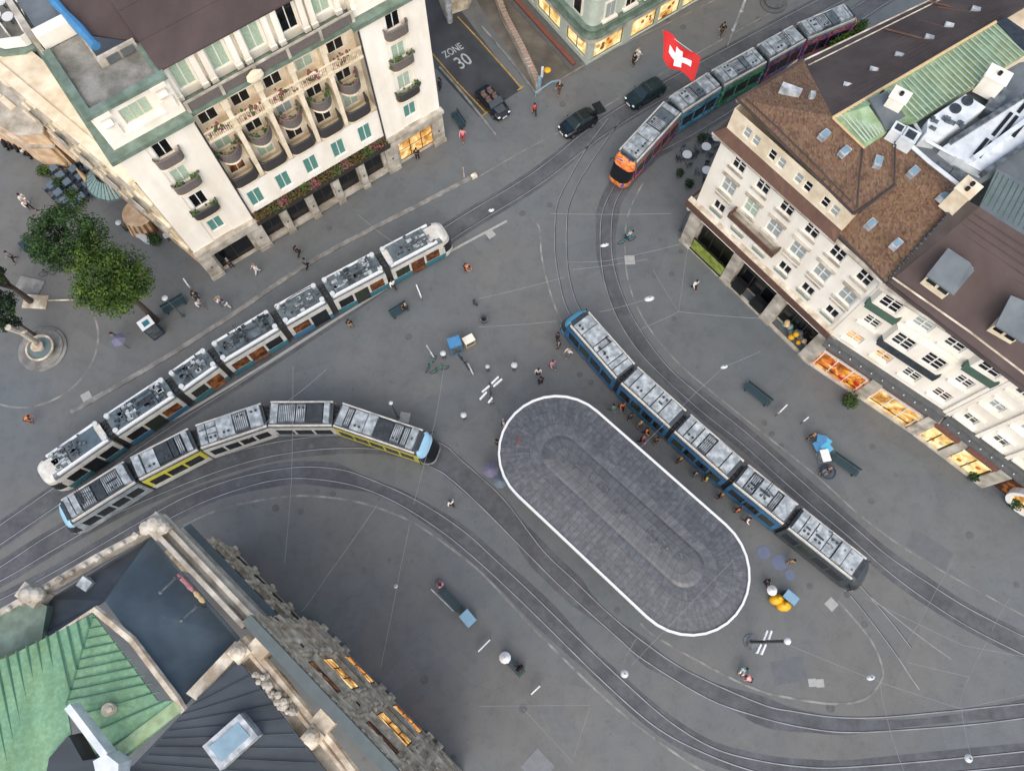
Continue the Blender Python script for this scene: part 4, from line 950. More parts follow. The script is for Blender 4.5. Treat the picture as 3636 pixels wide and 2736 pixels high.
mb = MB(fC); mb.box(.0, .3, -.1, .7, 0, 4.85); mb.box(2.4, 3.1, -.1, .6, 0, 3.4); mb.box(5.6, 6.6, -.16, .6, 0, 4.85); mb.box(.3, 6.6, -.14, .1, 0, .2)
mb.build('pillar', 'stone_pale', hC)
for a_, b_ in ((.3, 2.4), (3.1, 5.6)):
    mb = MB(fC); mb.box(a_, b_, .08, .18, .25, 2.4); s_ = mb.build('shop_window', 'lit_yellow', hC)
    mb = MB(fC); mb.box(a_, b_, .3, .36, 2.4, 4.8, 0); [mb.box(a_ + (b_ - a_) * q / 2 - .04, a_ + (b_ - a_) * q / 2 + .04, .02, .079, .25, 2.45) for q in (.06, 1, 1.94)]; mb.slab([(a_, -.3, 3.4), (b_, -.3, 3.4), (b_, .3, 3.9), (a_, .3, 3.9)], .05, 1); mb.build('awning', ['black', 'brick_red'], s_)
mb = MB(fC); mb.box(.4, 5.4, -.3, -.1, 4.4, 4.5, 0)
for k in range(8): mb.ball((.8 + k * .6, .06, .6 + .35 * (k % 4)), .2, k % 2, 8, (1, .25, 1.2))
mb.build('window_display', ['stucco_peach', 'orange'], hC)
mb = MB(fC); mb.box(6.6, 14, .5, .6, .2, 3.9); mb.build('shop_window', 'lit_dim', hC)
mb = MB(fC); n = 24
for r0, r1, m_ in ((1.25, 1.6, 0),):
    for k in range(n):
        a1, a2 = 2 * math.pi * k / n, 2 * math.pi * (k + 1) / n
        q = [(9.3 + r * math.cos(a), y, 1.75 + r * math.sin(a)) for y in (-.1, .45) for r, a in ((r0, a1), (r1, a1), (r1, a2), (r0, a2))]
        mb.add(q, [(0, 1, 2, 3), (1, 5, 6, 2), (0, 3, 7, 4)])
sr = mb.build('round_window', 'frame_white', hC)
mb = MB(fC); mb.add([(9.3 + 1.25 * math.cos(2 * math.pi * k / n), .3, 1.75 + 1.25 * math.sin(2 * math.pi * k / n)) for k in range(n)], [tuple(range(n))]); mb.build('pane', 'lit_warm', sr)
# roofs of B and C: maroon slope with two lead dormers
rB = thing('maroon_roof', 'plain dark maroon pitched roof with two grey dormers above the white bay-window house', 'roof', G3(3300, 1000, 14))
mb = MB(); mb.slab(P3([(3150, 1008, 14.3), (3800, 1505, 14.3), (3900, 1000, ZG), (3478, 735, ZG)]), .15); mb.slab(P3([(3147, 1004, 14.3), (3150, 1008, 14.3), (3478, 735, ZG), (3415, 700, ZG)]), .15, 1)
mb.build('slope', ['roof_maroon', 'roof_brown'], rB)
mb = MB()
for k in range(1, 15): p = lerp0((3160, 1000, 14.32), (3478, 742, ZG + .02), k / 15); q = lerp0((3800, 1495, 14.32), (3900, 1010, ZG + .02), k / 15); mb.tube([G3(*p), G3(*q)], .018, 4)
mb.build('seam', 'roof_brown', rB)
mb = MB(); mb.tube(P3([(3169, 985, 14.75), (3440, 1175, 14.75), (3800, 1450, 14.75)]), .07, 6); mb.tube(P3([(3150, 1006, 14.3), (3800, 1510, 14.3)]), .13, 6, 1); mb.build('snow_rail', ['stone_grey', 'roof_brown'], rB)
mb = MB()
for k in range(16): a_ = G3(3160 + k * 15.5, 985 - k * 17.2, 14.7 + k * .24); mb.ball(a_, .14, 0, 6)
mb.build('flashing', 'roof_slate_dark', rB)
for (A_, B_, C_, D_, wl, wr) in (((3358, 880), (3458, 963), (3485, 955), (3355, 0), (3265, 1023), (3345, 1072)),):
    pass
def dormer(pts, front, z, label):
    """pts: 5 roof corners in the photo; front: 2 window-foot corners"""
    mb = MB(); mb.slab(P3([(x, y, z + (.5 if i in (2, 3, 4) else 0)) for i, (x, y) in enumerate(pts)]), .12); d = mb.build('dormer_roof', 'roof_sheet', rB)
    a_, b_ = Vector(G3(*pts[0], z - .15)), Vector(G3(*pts[1], z - .15)); dr = (b_ - a_).normalized(); nn = Vector((dr.y, -dr.x, 0))
    if nn.y > 0: nn = -nn
    a_ -= nn * .55; b_ -= nn * .55; a_ += dr * .15; b_ -= dr * .15; L = (b_ - a_).length
    f = (a_.x, a_.y, 0, math.atan2(dr.y, dr.x)); mb = MB(f); s_ = 1
    z1 = z - .12; z0 = z1 - 1.25
    if nn.dot(Vector((math.sin(f[3]), -math.cos(f[3]), 0))) < 0: s_ = -1
    mb.box(0, L, min(0, s_ * 1.8), max(0, s_ * 1.8), z0 - .6, z1); w_ = mb.build('dormer_front', 'stucco_cream', d)
    mb = MB(f)
    for k in (0, 1): mb.box(.12 + k * L / 2, L / 2 - .08 + k * L / 2, -s_ * .04 if s_ > 0 else 0, 0 if s_ > 0 else .04, z0 + .1, z1 - .15)
    mb.build('pane', 'glass_dark', d)
dormer([(3290, 977), (3387, 1048), (3460, 960), (3445, 932), (3367, 880)], None, 16.9, '')
dormer([(3535, 1155), (3635, 1218), (3720, 1120), (3680, 1085), (3590, 1048)], None, 16.9, '')
mb = MB(); mb.slab(P3([(3478, 735, ZG), (3900, 1000, ZG), (3900, 780, ZG + .1), (3540, 600, ZG + .1)]), .15)
t = solo('grey_green_roof_strip', mb, 'roof_sheet', 'narrow grey green sheet roof strip between the maroon roof and the white roof plant', 'roof')
mb = MB()
for k in range(26): a_ = G(3490 + k * 18, 722 + k * 11.5, ZG + .05); b_ = G(3548 + k * 18, 612 + k * 11, ZG + .12); mb.tube([(*a_, ZG + .02), (*b_, ZG + .12)], .03, 4)
s_ = mb.build('seam', 'copper_seam', t)
# long brown roof, green copper roof and roof plant (upper right)
rD = thing('long_brown_roof_building', 'long building with plain dark brown roof and a row of small white vents, top right', 'building', G3(3000, 200, 0))
mb = MB(); mb.slab(P3([(2853, 213, 17.0), (2957, 414, ZG), (3572, 64, ZG), (3900, -130, ZG), (3700, -190, 17.0), (3314, -8, 17.0)]), .15); mb.build('roof', 'roof_brown', rD)
mb = MB(); mb.tube(P3([(2618, 358, 16.9), (2853, 220, 16.9), (3314, 0, 16.9), (3700, -185, 16.9)]), .16, 6)
mb.tube(P3([(2870, 232, 17.2), (3314, 12, 17.15), (3700, -170, 17.15)]), .05, 5); mb.build('gutter', 'stone_grey', rD)
mb = MB(); mb.prism([G(*p, 16.8) for p in [(2640, 355), (2853, 225), (3314, 8), (3700, -170), (3900, -60), (3600, 140), (3100, 480)]], 0, 16.6); mb.build('wall', 'stucco_cream', rD)
mb = MB()
for k in range(1, 13): p = lerp0((2858, 225, 17.02), (2957, 410, ZG), k / 13); q = lerp0((3700, -185, 17.02), (3900, -135, ZG), k / 13); mb.tube([G3(*p), G3(*q)], .018, 4)
mb.build('seam', 'roof_maroon', rD)
for px, py, z in [(3005, 310, 17.9), (3098, 255, 17.9), (3188, 203, 17.9), (3295, 140, 17.95), (3365, 97, 17.95), (3460, 40, 17.95)]:
    box_on(px, py, z, .55, .3, -20, .28, 'roof_vent', 'metal_white', rD)
mb = MB()
for p, q in (((3140, 102), (3280, 138)), ((3260, 72), (3355, 98)), ((3330, 25), (3450, 45)), ((3300, 5), (3560, 70)), ((3340, 65), (3530, 95))): mb.tube(P3([(*p, 17.35), (*q, 18.0)]), .07, 5)
mb.build('roof_batten', 'roof_tile_plain', rD)
gr = thing('green_copper_roof', 'long light green copper roof with many cross seams, top right', 'roof', G3(3300, 250, ZG))
mb = MB(); mb.slab(P3([(2957, 418, ZG + .05), (3070, 524, ZG + .05), (3150, 470, ZG + .25), (3085, 375, ZG + .4), (3138, 312, ZG + .1)]), .3)
mb.slab(P3([(3138, 312, ZG + .1), (3180, 440, ZG + .5), (3262, 424, ZG + .9), (3640, 190, ZG + .9), (3536, 80, ZG + .1)]), .4)
mb.build('sheet', 'copper_light', gr)
mb = MB()
for k in range(24):
    t_ = k / 23; a_ = G3(3160 + (3528 - 3160) * t_, 318 - 228 * t_, ZG + .2); b_ = G3(3262 + (3640 - 3262) * t_, 424 - 234 * t_, ZG + .95); mb.tube([a_, b_], .045, 4)
for k in range(7):
    a_ = G3(2985 + k * 14, 405 - k * 8, ZG + .12); b_ = G3(3075 + k * 10, 505 - k * 6, ZG + .25); mb.tube([a_, b_], .05, 4)
mb.build('seam', 'copper_pale', gr)
mb = MB(); mb.tube(P3([(2957, 418, ZG + .1), (3536, 78, ZG + .15)]), .1, 6); mb.tube(P3([(2957, 418, ZG + .1), (3070, 526, ZG + .1)]), .08, 6); mb.build('edge_trim', 'canvas_beige', gr)
mb = MB(); mb.slab(P3([(3085, 350, ZG + .45), (3150, 462, ZG + .45), (3225, 425, ZG + .5), (3150, 322, ZG + .5)]), .2); mb.build('flat_panel', 'roof_sheet', gr)
mb = MB(); mb.slab(P3([(3540, 78, ZG + .2), (3640, 190, ZG + .6), (3700, 150, ZG + .6), (3570, 60, ZG + .2)]), .3); mb.build('end_panel', 'metal_dark', gr)
def chimney(px, py, z, s1, s2, rot, h, label, holes=2, m='stucco_white'):
    x, y = G(px, py, z + h); t = thing('chimney', label, 'chimney', (x, y, z)); mb = MB(); mb.rbox(x, y, z - .6, z + h, s1, s2, R(rot)); mb.rbox(x, y, z + h, z + h + .1, s1 + .12, s2 + .12, R(rot)); mb.build('stack', m, t)
    for k in range(holes):
        o = (k - (holes - 1) / 2) * s1 * .4; X, Y = x + o * math.cos(R(rot)), y + o * math.sin(R(rot)); mb = MB(); mb.cyl(X, Y, z + h + .1, z + h + .3, .13, n=10); mb.build('flue', 'black', t)
chimney(3197, 340, 19.1, 1.0, .9, -35, .9, 'white chimney block standing on the green copper roof near its corner', 1)
chimney(3545, 268, 19.6, 1.3, 1.0, -35, .8, 'white chimney block at the far end of the white roof plant', 1)
chimney(3438, 668, 18.4, 1.2, 1.0, 42, 1.3, 'cream chimney where the tile roof meets the maroon roof', 2, 'stucco_cream')
# rooftop plant on its grey roof
rp = thing('roof_plant_building', 'grey flat roofed block with white ventilation plant and slotted light well, right edge top', 'building', G3(3450, 450, 0))
mb = MB(); mb.prism([G(*p, 19.0) for p in [(3180, 470), (3240, 430), (3640, 200), (3800, 180), (3900, 700), (3560, 600), (3420, 680)]], 10, 18.45); mb.build('flat_roof', 'roof_sheet', rp)
mb = MB(); Q = P3([(3178, 466, 19.1), (3300, 575, 19.1), (3425, 672, 19.1)])
for q, w_ in ((0, .12),): mb.tube(Q, .13, 6)
mb.tube(P3([(3245, 435, 19.1), (3290, 500, 19.1), (3500, 612, 19.1)]), .1, 6); mb.build('parapet', 'plant_white', rp)
mb = MB(); mb.prism([G(*p, 19.8) for p in [(3295, 425), (3428, 335), (3500, 380), (3440, 425), (3350, 480), (3290, 470)]], 18.4, 19.8); u_ = mb.build('ventilation_unit', 'plant_white', rp)
for px, py in ((3394, 384), (3436, 357)): mb = MB(); x, y = G(px, py, 19.9); mb.cyl(x, y, 19.8, 19.93, .34, n=16); mb.build('fan', 'metal_dark', u_)
mb = MB()
for k in range(14): x, y = G(3310 + random.uniform(0, 120), 470 - random.uniform(0, 60) - k * 2, 19.9); mb.rbox(x, y, 19.8, 19.9 + random.uniform(0, .1), random.uniform(.15, .4), random.uniform(.1, .3), R(-35))
mb.build('fitting', 'metal_grey', u_)
for px, py, s_, h_ in ((3196, 450, .75, .6), (3238, 475, .95, .6)):
    x, y = G(px, py, 19.7); mb = MB(); mb.rbox(x, y, 18.4, 19.6, s_, s_, R(-35)); b_ = mb.build('ventilation_unit', 'plant_white', rp); mb = MB(); mb.rbox(x, y, 19.6, 19.65, s_ * .6, s_ * .6, R(-35)); mb.build('fan', 'metal_dark', b_)
mb = MB(); mb.prism([G(*p, 19.5) for p in [(3500, 375), (3560, 290), (3600, 310), (3540, 395)]], 18.4, 19.3); mb.build('ventilation_duct', 'metal_grey', rp)
mb = MB()   # stepped white walls with dark louvres
WQ = [(3290, 500), (3370, 520), (3700, 300), (3800, 420), (3490, 600), (3440, 590)]
mb.prism([G(*p, 19.2) for p in [(3350, 520), (3640, 330), (3750, 420), (3500, 606), (3400, 560)]], 18.4, 19.2); mb.build('white_block', 'plant_white', rp)
for px, py, L_ in ((3560, 440, 2.2), (3580, 452, 2.2), (3485, 520, 1.5), (3500, 530, 1.5), (3622, 455, 1.6), (3640, 370, 1.6)):
    x, y = G(px, py, 19.25); mb = MB(); mb.rbox(x, y, 19.2, 19.26, L_, .22, R(48)); mb.build('louvre', 'black', rp)
for p, q in (((3380, 500), (3640, 335)), ((3460, 560), (3700, 385)), ((3500, 606), (3760, 430))):
    a_, b_ = Vector(G3(*p, 19.5)), Vector(G3(*q, 19.5)); d_ = b_ - a_; mb = MB(); mb.rbox((a_.x + b_.x) / 2, (a_.y + b_.y) / 2, 18.9, 19.5, d_.length, .28, math.atan2(d_.y, d_.x)); mb.build('duct', 'metal_grey' if p[0] != 3460 else 'plant_white', rp)
for (px, py) in ((3350, 600), (3400, 620)):
    x, y = G(px, py, 18.5); mb = MB(); mb.rbox(x, y, 18.45, 18.6, .9, .7, R(-40)); mb.build('hatch', 'metal_grey', rp)

# ------------------------------------------------------------------ BANK (bottom left)
fK = (-5.795, -6.902, 0, R(137.65))
bk = thing('bank_building', 'ornate grey stone bank with green copper and slate roofs and glowing windows, bottom left', 'building', (fK[0], fK[1], 0))
ZP = 13.5
mb = MB(fK)
bops = [op(x, z, 1.1, h) for x in (12.9, 14.8, 16.7, 18.6) for z, h in ((2.2, 2.6), (6.6, 2.2))] + [op(x, 11.0, .5, 1.0) for x in (13.1, 15.4, 17.7)]
wall(mb, 11.7, 20.2, 0, 9.2, .3, [o for o in bops if o[3] < 9], .3)
mb.add([(20.2, .3, 0), (20.2, 3, 0), (20.2, 3, 9.2), (20.2, .3, 9.2)], [(0, 1, 2, 3)])
for z, e in ((4.4, .32), (4.75, .16), (8.7, .3)): mb.box(11.7, 20.3 + e * .3, .3 - e, .301, z, z + .22)
for x in (11.95, 13.85, 15.75, 17.65, 19.8):
    mb.box(x - .26, x + .26, .14, .302, .0, 4.4); mb.cyl(x, .14, 5.2, 8.2, .17, .15, 10); mb.box(x - .28, x + .28, -.06, .303, 4.97, 5.25); mb.box(x - .28, x + .28, -.06, .303, 8.3, 8.69)
    mb.box(x - .34, x + .34, -.1, .304, 3.9, 4.39)
mb.build('wall', 'stone_grey', bk)
mb = MB(fK); wall(mb, 11.7, 20.2, 9.2, 12.7, .12, [o for o in bops if o[2] > 9], .2); mb.box(11.7, 20.3, -.12, .121, 12.45, 12.7); mb.box(11.7, 20.2, .0, .122, 9.9, 10.05)
for x in (14.2, 16.5, 18.9): mb.box(x - .2, x + .2, .02, .123, 10.05, 12.45)
mb.build('attic_wall', 'stone_pale', bk)
mb = MB(fK); mb.slab([(11.7, -.32, 9.2), (20.4, -.32, 9.2), (20.4, .12, 9.4), (11.7, .12, 9.4)], .14); mb.build('ledge', 'lead_trim', bk)
for i, (a_, b_, c_, d_) in enumerate(bops): window(bk, fK, (a_ + b_) / 2, (c_ + d_) / 2, b_ - a_, d_ - c_, (.3 if d_ < 9 else .12) - .15, 'glass_dark', 2, 2, 'frame_dark', ft=.08)
mb = MB(fK)   # carved hoods, balustraded balconies and consoles
random.seed(11)
for x in (12.9, 14.8, 16.7, 18.6):
    mb.tube([(x - .8, .12, 7.85), (x - .4, .02, 8.15), (x, -.02, 8.35), (x + .4, .02, 8.15), (x + .8, .12, 7.85)], .13, 6); mb.ball((x, -.02, 8.0), .24, 0, 8)
    mb.box(x - .75, x + .75, -.22, .29, 4.98, 5.12); mb.box(x - .75, x + .75, -.22, -.12, 5.5, 5.62)
    for k in range(6): mb.cyl(x - .62 + k * .25, -.17, 5.12, 5.5, .055, n=6)
    for s_ in (-1, 1): mb.ball((x + s_ * .62, .08, 4.15), .2, 0, 8, (.8, 1, 1.5))
    mb.tube([(x - .7, .14, 3.65), (x, .06, 3.95), (x + .7, .14, 3.65)], .12, 6); mb.ball((x, .04, 3.7), .2, 0, 8, (1, .8, 1.3))
for x in (11.95, 13.85, 15.75, 17.65, 19.8):
    mb.ball((x, -.0, 8.95), .24, 0, 8, (1, .8, 1.2)); mb.ball((x, .02, 1.0), .24, 0, 8, (1, .7, 1))
mb.build('carving', 'stone_carved', bk)
mb = MB(fK)   # projecting centre with columns and glowing halls
YF = -.35
cops = []
for xc in (2.2, 6.9):
    cops += [(xc - 1.3, xc + 1.3, .6, 3.2), (xc - 1.3, xc + 1.3, 6.4, 9.8), (xc - 1.2, xc + 1.2, 11.6, 13.6)]
wall(mb, -3, 11.7, 0, 15.5, YF, cops, .6)
for z, e in ((4.6, .3), (5.0, .16), (10.2, .26), (10.6, .14), (14.0, .2), (14.8, .15)): mb.box(-3, 11.75, YF - e, YF + .001, z, z + .3)
mb.add([(11.7, YF, 0), (11.7, .3, 0), (11.7, .3, 15.5), (11.7, YF, 15.5)], [(0, 1, 2, 3)])
for x in (-.6, .3, 4.1, 5.0, 8.8, 9.7, 11.0):
    for z0, z1 in ((0, 4.6), (5.3, 10.2), (10.9, 14.0)):
        mb.cyl(x, YF - .06, z0 + .3, z1 - .3, .19, .16, 10); mb.box(x - .28, x + .28, YF - .24, YF, z0, z0 + .35); mb.box(x - .28, x + .28, YF - .22, YF, z1 - .35, z1 - .05)
mb.build('centre_wall', 'stone_grey', bk)
for i, (a_, b_, c_, d_) in enumerate(cops):
    window(bk, fK, (a_ + b_) / 2, (c_ + d_) / 2, b_ - a_, d_ - c_, YF - .14, ['lit_orange', 'lit_warm', 'lit_dim'][i % 3], 3, 2, 'frame_dark')
mb = MB(fK)
for xc in (2.2, 6.9): mb.box(xc - 1.2, xc + 1.2, YF - .1, YF + .1, 8.9, 9.02); mb.box(xc - 1.3, xc + 1.3, YF - .3, YF - .26, 5.0, 5.7, 1); mb.box(xc - 1.2, xc + 1.2, YF - .14, YF + .1, 2.6, 2.8)
mb.build('light_trough', ['lit_warm', 'iron_dark'], bk)
mb = MB(fK)
for zt, dp in ((4.55, .2), (10.15, .2), (13.95, .16), (15.45, .2)):
    for k in range(33): x = -2.9 + k * .45; mb.box(x, x + .2, YF - dp, YF + .01, zt - .32, zt)
for xp in (-1.6, 4.55, 9.25, 11.25):
    for k in range(22): z = .5 + k * .66; mb.box(xp - (.42 if k % 2 else .3), xp + (.42 if k % 2 else .3), YF - (.13 if k % 2 else .08), YF + .01, z, z + .5)
for xc in (2.2, 6.9):
    for z in (5.6, 10.9): mb.box(xc - 1.5, xc + 1.5, YF - .34, YF + .01, z - .12, z + .02)
    for z in (3.5, 10.0, 13.8):
        mb.tube([(xc - 1.4, YF - .05, z - .2), (xc - .7, YF - .14, z + .12), (xc, YF - .18, z + .25), (xc + .7, YF - .14, z + .12), (xc + 1.4, YF - .05, z - .2)], .12, 6); mb.ball((xc, YF - .12, z + .1), .24, 0, 8)
    for z in (6.2, 11.4):
        for s_ in (-1, 1): mb.ball((xc + s_ * 1.62, YF - .12, z + 2.4), .2, 0, 8, (1, .8, 1.6)); mb.lathe(xc + s_ * 1.62, YF - .1, [(.16, z), (.13, z + .4), (.11, z + 2.0), (.18, z + 2.2)], 8)
for x in (-2.4, .3, 4.1, 5.0, 8.8, 9.7):
    for z in (14.4, 10.75, 5.15): mb.ball((x, YF - .12, z), .2, 0, 8, (1, .8, 1.1))
mb.build('carving', 'stone_carved', bk)
# parapets
mb = MB(fK)
mb.box(11.9, 20.4, -.35, .15, 12.7, 13.0); mb.box(11.9, 20.3, -.15, .12, 13.0, 13.5); mb.box(11.9, 20.4, .45, .72, 12.9, 13.75); mb.box(11.9, 20.3, .2, .44, 12.9, 13.1)
for k in range(22): mb.box(12.1 + k * .375, 12.3 + k * .375, .44, .74, 13.1, 13.4)
mb.build('roof_parapet', 'stone_pale', bk)
mb = MB()
L = [G(548, 1862, 13.8), G(330, 1976, 13.8), G(160, 2075, 13.8), G(-60, 2200, 13.8)]
mb.ribbon(L, .34, 12.6, 0, 0, .95)
for i in range(13):
    t_ = i / 12; x, y = G(520 - 540 * t_, 1876 + 310 * t_, 13.8); mb.ball((x, y, 13.65), .17, 0, 8)
    if i % 3 == 1: mb.rbox(x, y, 13.3, 13.75, .36, .36, R(-30))
x, y = G(548, 1858, 14); mb.ball((x, y, 13.9), .5, 0, 10); mb.ball((x - .5, y - .2, 13.8), .45, 0, 8); mb.ball((x + .45, y - .2, 13.8), .42, 0, 8); mb.rbox(x, y - .1, 12.6, 13.8, 1.3, 1.1, R(-42))
x, y = G(95, 2110, 14); mb.ball((x, y, 13.9), .5); mb.ball((x + .5, y, 13.8), .45); mb.rbox(x, y, 12.6, 13.8, 1.4, .9, R(-30))
mb.build('roof_parapet', 'stone_pale', bk)
mb = MB(); mb.prism([G(*p, 13.6) for p in [(0, 2150), (95, 2120), (160, 2150), (140, 2270), (60, 2300), (-80, 2360), (-80, 2200)]], 11.5, 13.4); mb.build('roof_gable', 'copper_trim', bk)
# slate roofs (two slopes meeting on the ridge from the corner)
R0, R1 = (535, 1905, 12.7), (372, 2132, 14.6)
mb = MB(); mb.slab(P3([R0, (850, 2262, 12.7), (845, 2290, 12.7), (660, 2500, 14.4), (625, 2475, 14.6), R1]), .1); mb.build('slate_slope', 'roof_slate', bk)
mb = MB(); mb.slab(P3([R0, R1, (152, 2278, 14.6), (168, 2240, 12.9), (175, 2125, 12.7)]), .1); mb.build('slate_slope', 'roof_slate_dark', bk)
# copper roof
A0, A1, A2, A3 = (330, 2178, 14.9), (648, 2520, 14.9), (410, 2720, 14.9), (235, 2500, 15.2)
mb = MB(); mb.slab(P3([A0, (560, 2488, 14.9), (615, 2487, 14.9), A1, (380, 2745, 14.9), A3]), .12); mb.slab(P3([A0, A3, (300, 2900, 15.0), (-120, 2900, 15), (-150, 2390, 14.9), (30, 2330, 14.9)]), .12)
mb.build('copper_slope', 'copper_green', bk)
mb = MB()
def lerp(a, b, t): return tuple(a[i] + (b[i] - a[i]) * t for i in range(3))
for k in range(12):
    t_ = (k + .5) / 12; p = lerp(A0, A1, t_); q = lerp(A0, A3, min(1, t_ * 1.35)) if t_ < .74 else lerp(A3, (380, 2745, 14.9), (t_ - .74) / .3); p = lerp(p, q, .05); mb.tube([G3(*p[:2], p[2] + .03), G3(*q[:2], q[2] + .03)], .045, 4)
for k in range(14):
    px_, py_ = 330 - 36 * (k + .6), 2178 + 17 * (k + .6); k1 = ((330 - px_) - (2178 - py_) * (170 / 750)) / (95 + 322 * 170 / 750); yh = 2178 + 322 * k1
    if yh < 2495: q = (330 - 95 * k1, yh, 14.98 + .3 * k1)
    else: q = (px_ + 170, py_ + 750, 15.03)
    mb.tube([G3(px_, py_, 14.97), G3(*q[:2], q[2] + .05)], .05, 4)
mb.tube(P3([A0, A3]), .06, 5); mb.build('seam', 'copper_seam', bk)
mb = MB(); mb.tube(P3([(335, 2160, 14.8), (470, 2270, 14.8), (628, 2480, 14.8), (655, 2525, 14.8)]), .22, 6); mb.tube(P3([(335, 2160, 14.8), (155, 2278, 14.8)]), .1, 6)
mb.build('valley_gutter', 'stone_grey', bk)
mb = MB(); mb.slab(P3([(415, 2700, 15.15), (648, 2522, 15.0), (618, 2488, 15.0), (380, 2668, 15.1)]), .1); mb.build('copper_edge', 'copper_light', bk)
mb = MB(); mb.prism([G(*p, 15.6) for p in [(170, 2690), (240, 2610), (290, 2700), (360, 2690), (375, 2800), (150, 2800)]], 14, 15.5); mb.build('dark_roof_box', 'roof_slate_dark', bk)
mb = MB(); Q = P3([(240, 2506, 16.5), (372, 2680, 16.5)]); a_, b_ = Vector(Q[0]), Vector(Q[1]); d_ = b_ - a_
mb.rbox((a_.x + b_.x) / 2, (a_.y + b_.y) / 2, 15.6, 16.55, d_.length, .35, math.atan2(d_.y, d_.x)); mb.prism([G(*p, 16.5) for p in [(330, 2700), (375, 2675), (420, 2710), (420, 2790), (350, 2790)]], 15, 16.5)
mb.build('white_upstand', 'plant_white', bk)
mb = MB(); x, y = G(383, 2518, 15.3); mb.cyl(x, y, 15, 15.35, .34); mb.ball((x + .15, y, 15.4), .2, 0, 6); mb.build('roof_vent', 'stone_grey', bk)
# dark roof behind the centre, skylight and ledges
mb = MB(); mb.slab(P3([(845, 2340, 14.6), (1130, 2700, 14.6), (1250, 2850, 14.6), (650, 2900, 15.3), (430, 2760, 15.3), (640, 2540, 14.9), (700, 2480, 14.9)]), .12); mb.build('lead_roof', 'roof_slate_dark', bk)
mb = MB()
for k in range(11):
    t_ = k / 10; p = lerp0((700, 2478, 14.97), (450, 2765, 15.4), t_); q = lerp0((850, 2345, 14.7), (1240, 2860, 14.7), t_); mb.tube([G3(*p), G3(*q)], .03, 4)
mb.build('seam', 'roof_slate_dark', bk)
mb = MB(); mb.prism([G(*p, 15.7) for p in [(718, 2648), (850, 2532), (916, 2612), (782, 2735)]], 14.2, 15.7); sl_ = mb.build('skylight', 'metal_white', bk)
mb = MB(); mb.prism([G(*p, 15.7) for p in [(742, 2650), (845, 2562), (888, 2612), (787, 2702)]], 15.7, 15.74); mb.build('pane', 'glass_blue', sl_)
mb = MB(fK)
x, y = 0, 0
mb.prism([( -3, -.5), (11.6, -.5), (11.6, .1), (-3, .1)], 15.5, 15.75, 0)
mb.build('ledge', 'lead_trim', bk)
mb = MB(); mb.tube(P3([(868, 2262, 14.3), (1000, 2420, 14.3), (1185, 2640, 14.3), (1290, 2780, 14.3)]), .24, 6, 0); mb.tube(P3([(850, 2275, 14.3), (1000, 2455, 14.3), (1250, 2770, 14.3)]), .14, 6)
for px, py in ((925, 2300), (1150, 2560)): x, y = G(px, py, 14.4); mb.rbox(x, y, 13.2, 14.7, 1.1, .8, R(-42))
for px, py in ((850, 2315), (1110, 2615)): x, y = G(px, py, 14.8); mb.rbox(x, y, 13.2, 14.9, .9, .9, R(-42)); mb.ball((x, y, 15), .45)
mb.ribbon([G(*p, 14.0) for p in [(852, 2310), (980, 2440), (1110, 2640), (1200, 2780)]], .9, 12.6, 0, 0, 1.1)
mb.slab(P3([(660, 2460, 14.9), (835, 2275, 14.2), (868, 2300, 14.2), (700, 2488, 14.9)]), .7)
mb.build('centre_parapet', 'stone_grey', bk)
mb = MB(); random.seed(5)
for k in range(90):
    t_ = random.random(); x, y = G(905 + 130 * t_ + random.gauss(0, 10), 2395 + 140 * t_ + random.gauss(0, 8), 14.9); mb.ball((x, y, 14.0 + random.uniform(0, .8)), random.uniform(.12, .28), 0, 6)
mb.build('sculpture_group', 'stone_pale', bk)
# bank's roof fittings
mb = MB(); x, y = G(285, 2070, 14); mb.rbox(x, y, 12.6, 13.6, .7, .6, R(-30)); solo('roof_cabinet', mb, 'metal_white', 'small white cabinet on the dark slate roof behind the bank parapet', 'cabinet')
for i, (p, q) in enumerate((((625, 2050), (570, 2102)), ((700, 2152), (645, 2200)))):
    mb = MB(); mb.tube([G3(*p, 14.3), G3(*q, 14.3)], .07, 6); mb.cyl(*G(*p, 14), 12.8, 14.3, .05); mb.ball(G3(*q, 14.3), .14, 0, 6)
    solo('floodlight_arm', mb, 'metal_grey', ['upper pale floodlight arm reaching over the slate roof beside the red bundles', 'lower pale floodlight arm reaching over the slate roof beside the yellow bundle'][i], 'lamp')
mat('cl_red0', '#a87478', .8, .3, 5)
for i, (x0, y0, x1, y1, m_) in enumerate(((632, 2038, 688, 2098, 'cl_red0'), (690, 2100, 725, 2138, 'canvas_beige'))):
    mb = MB(); P = [G3(x0 + (x1 - x0) * t_ / 4, y0 + (y1 - y0) * t_ / 4, 13.3) for t_ in range(5)]; mb.tube(P, [.09, .15, .12, .16, .08], 8)
    solo('cloth_bundle', mb, m_, ['faded red and pink cloth bundle lying along the inside of the bank parapet', 'pale yellow cloth bundle lying along the inside of the bank parapet'][i], 'bundle')

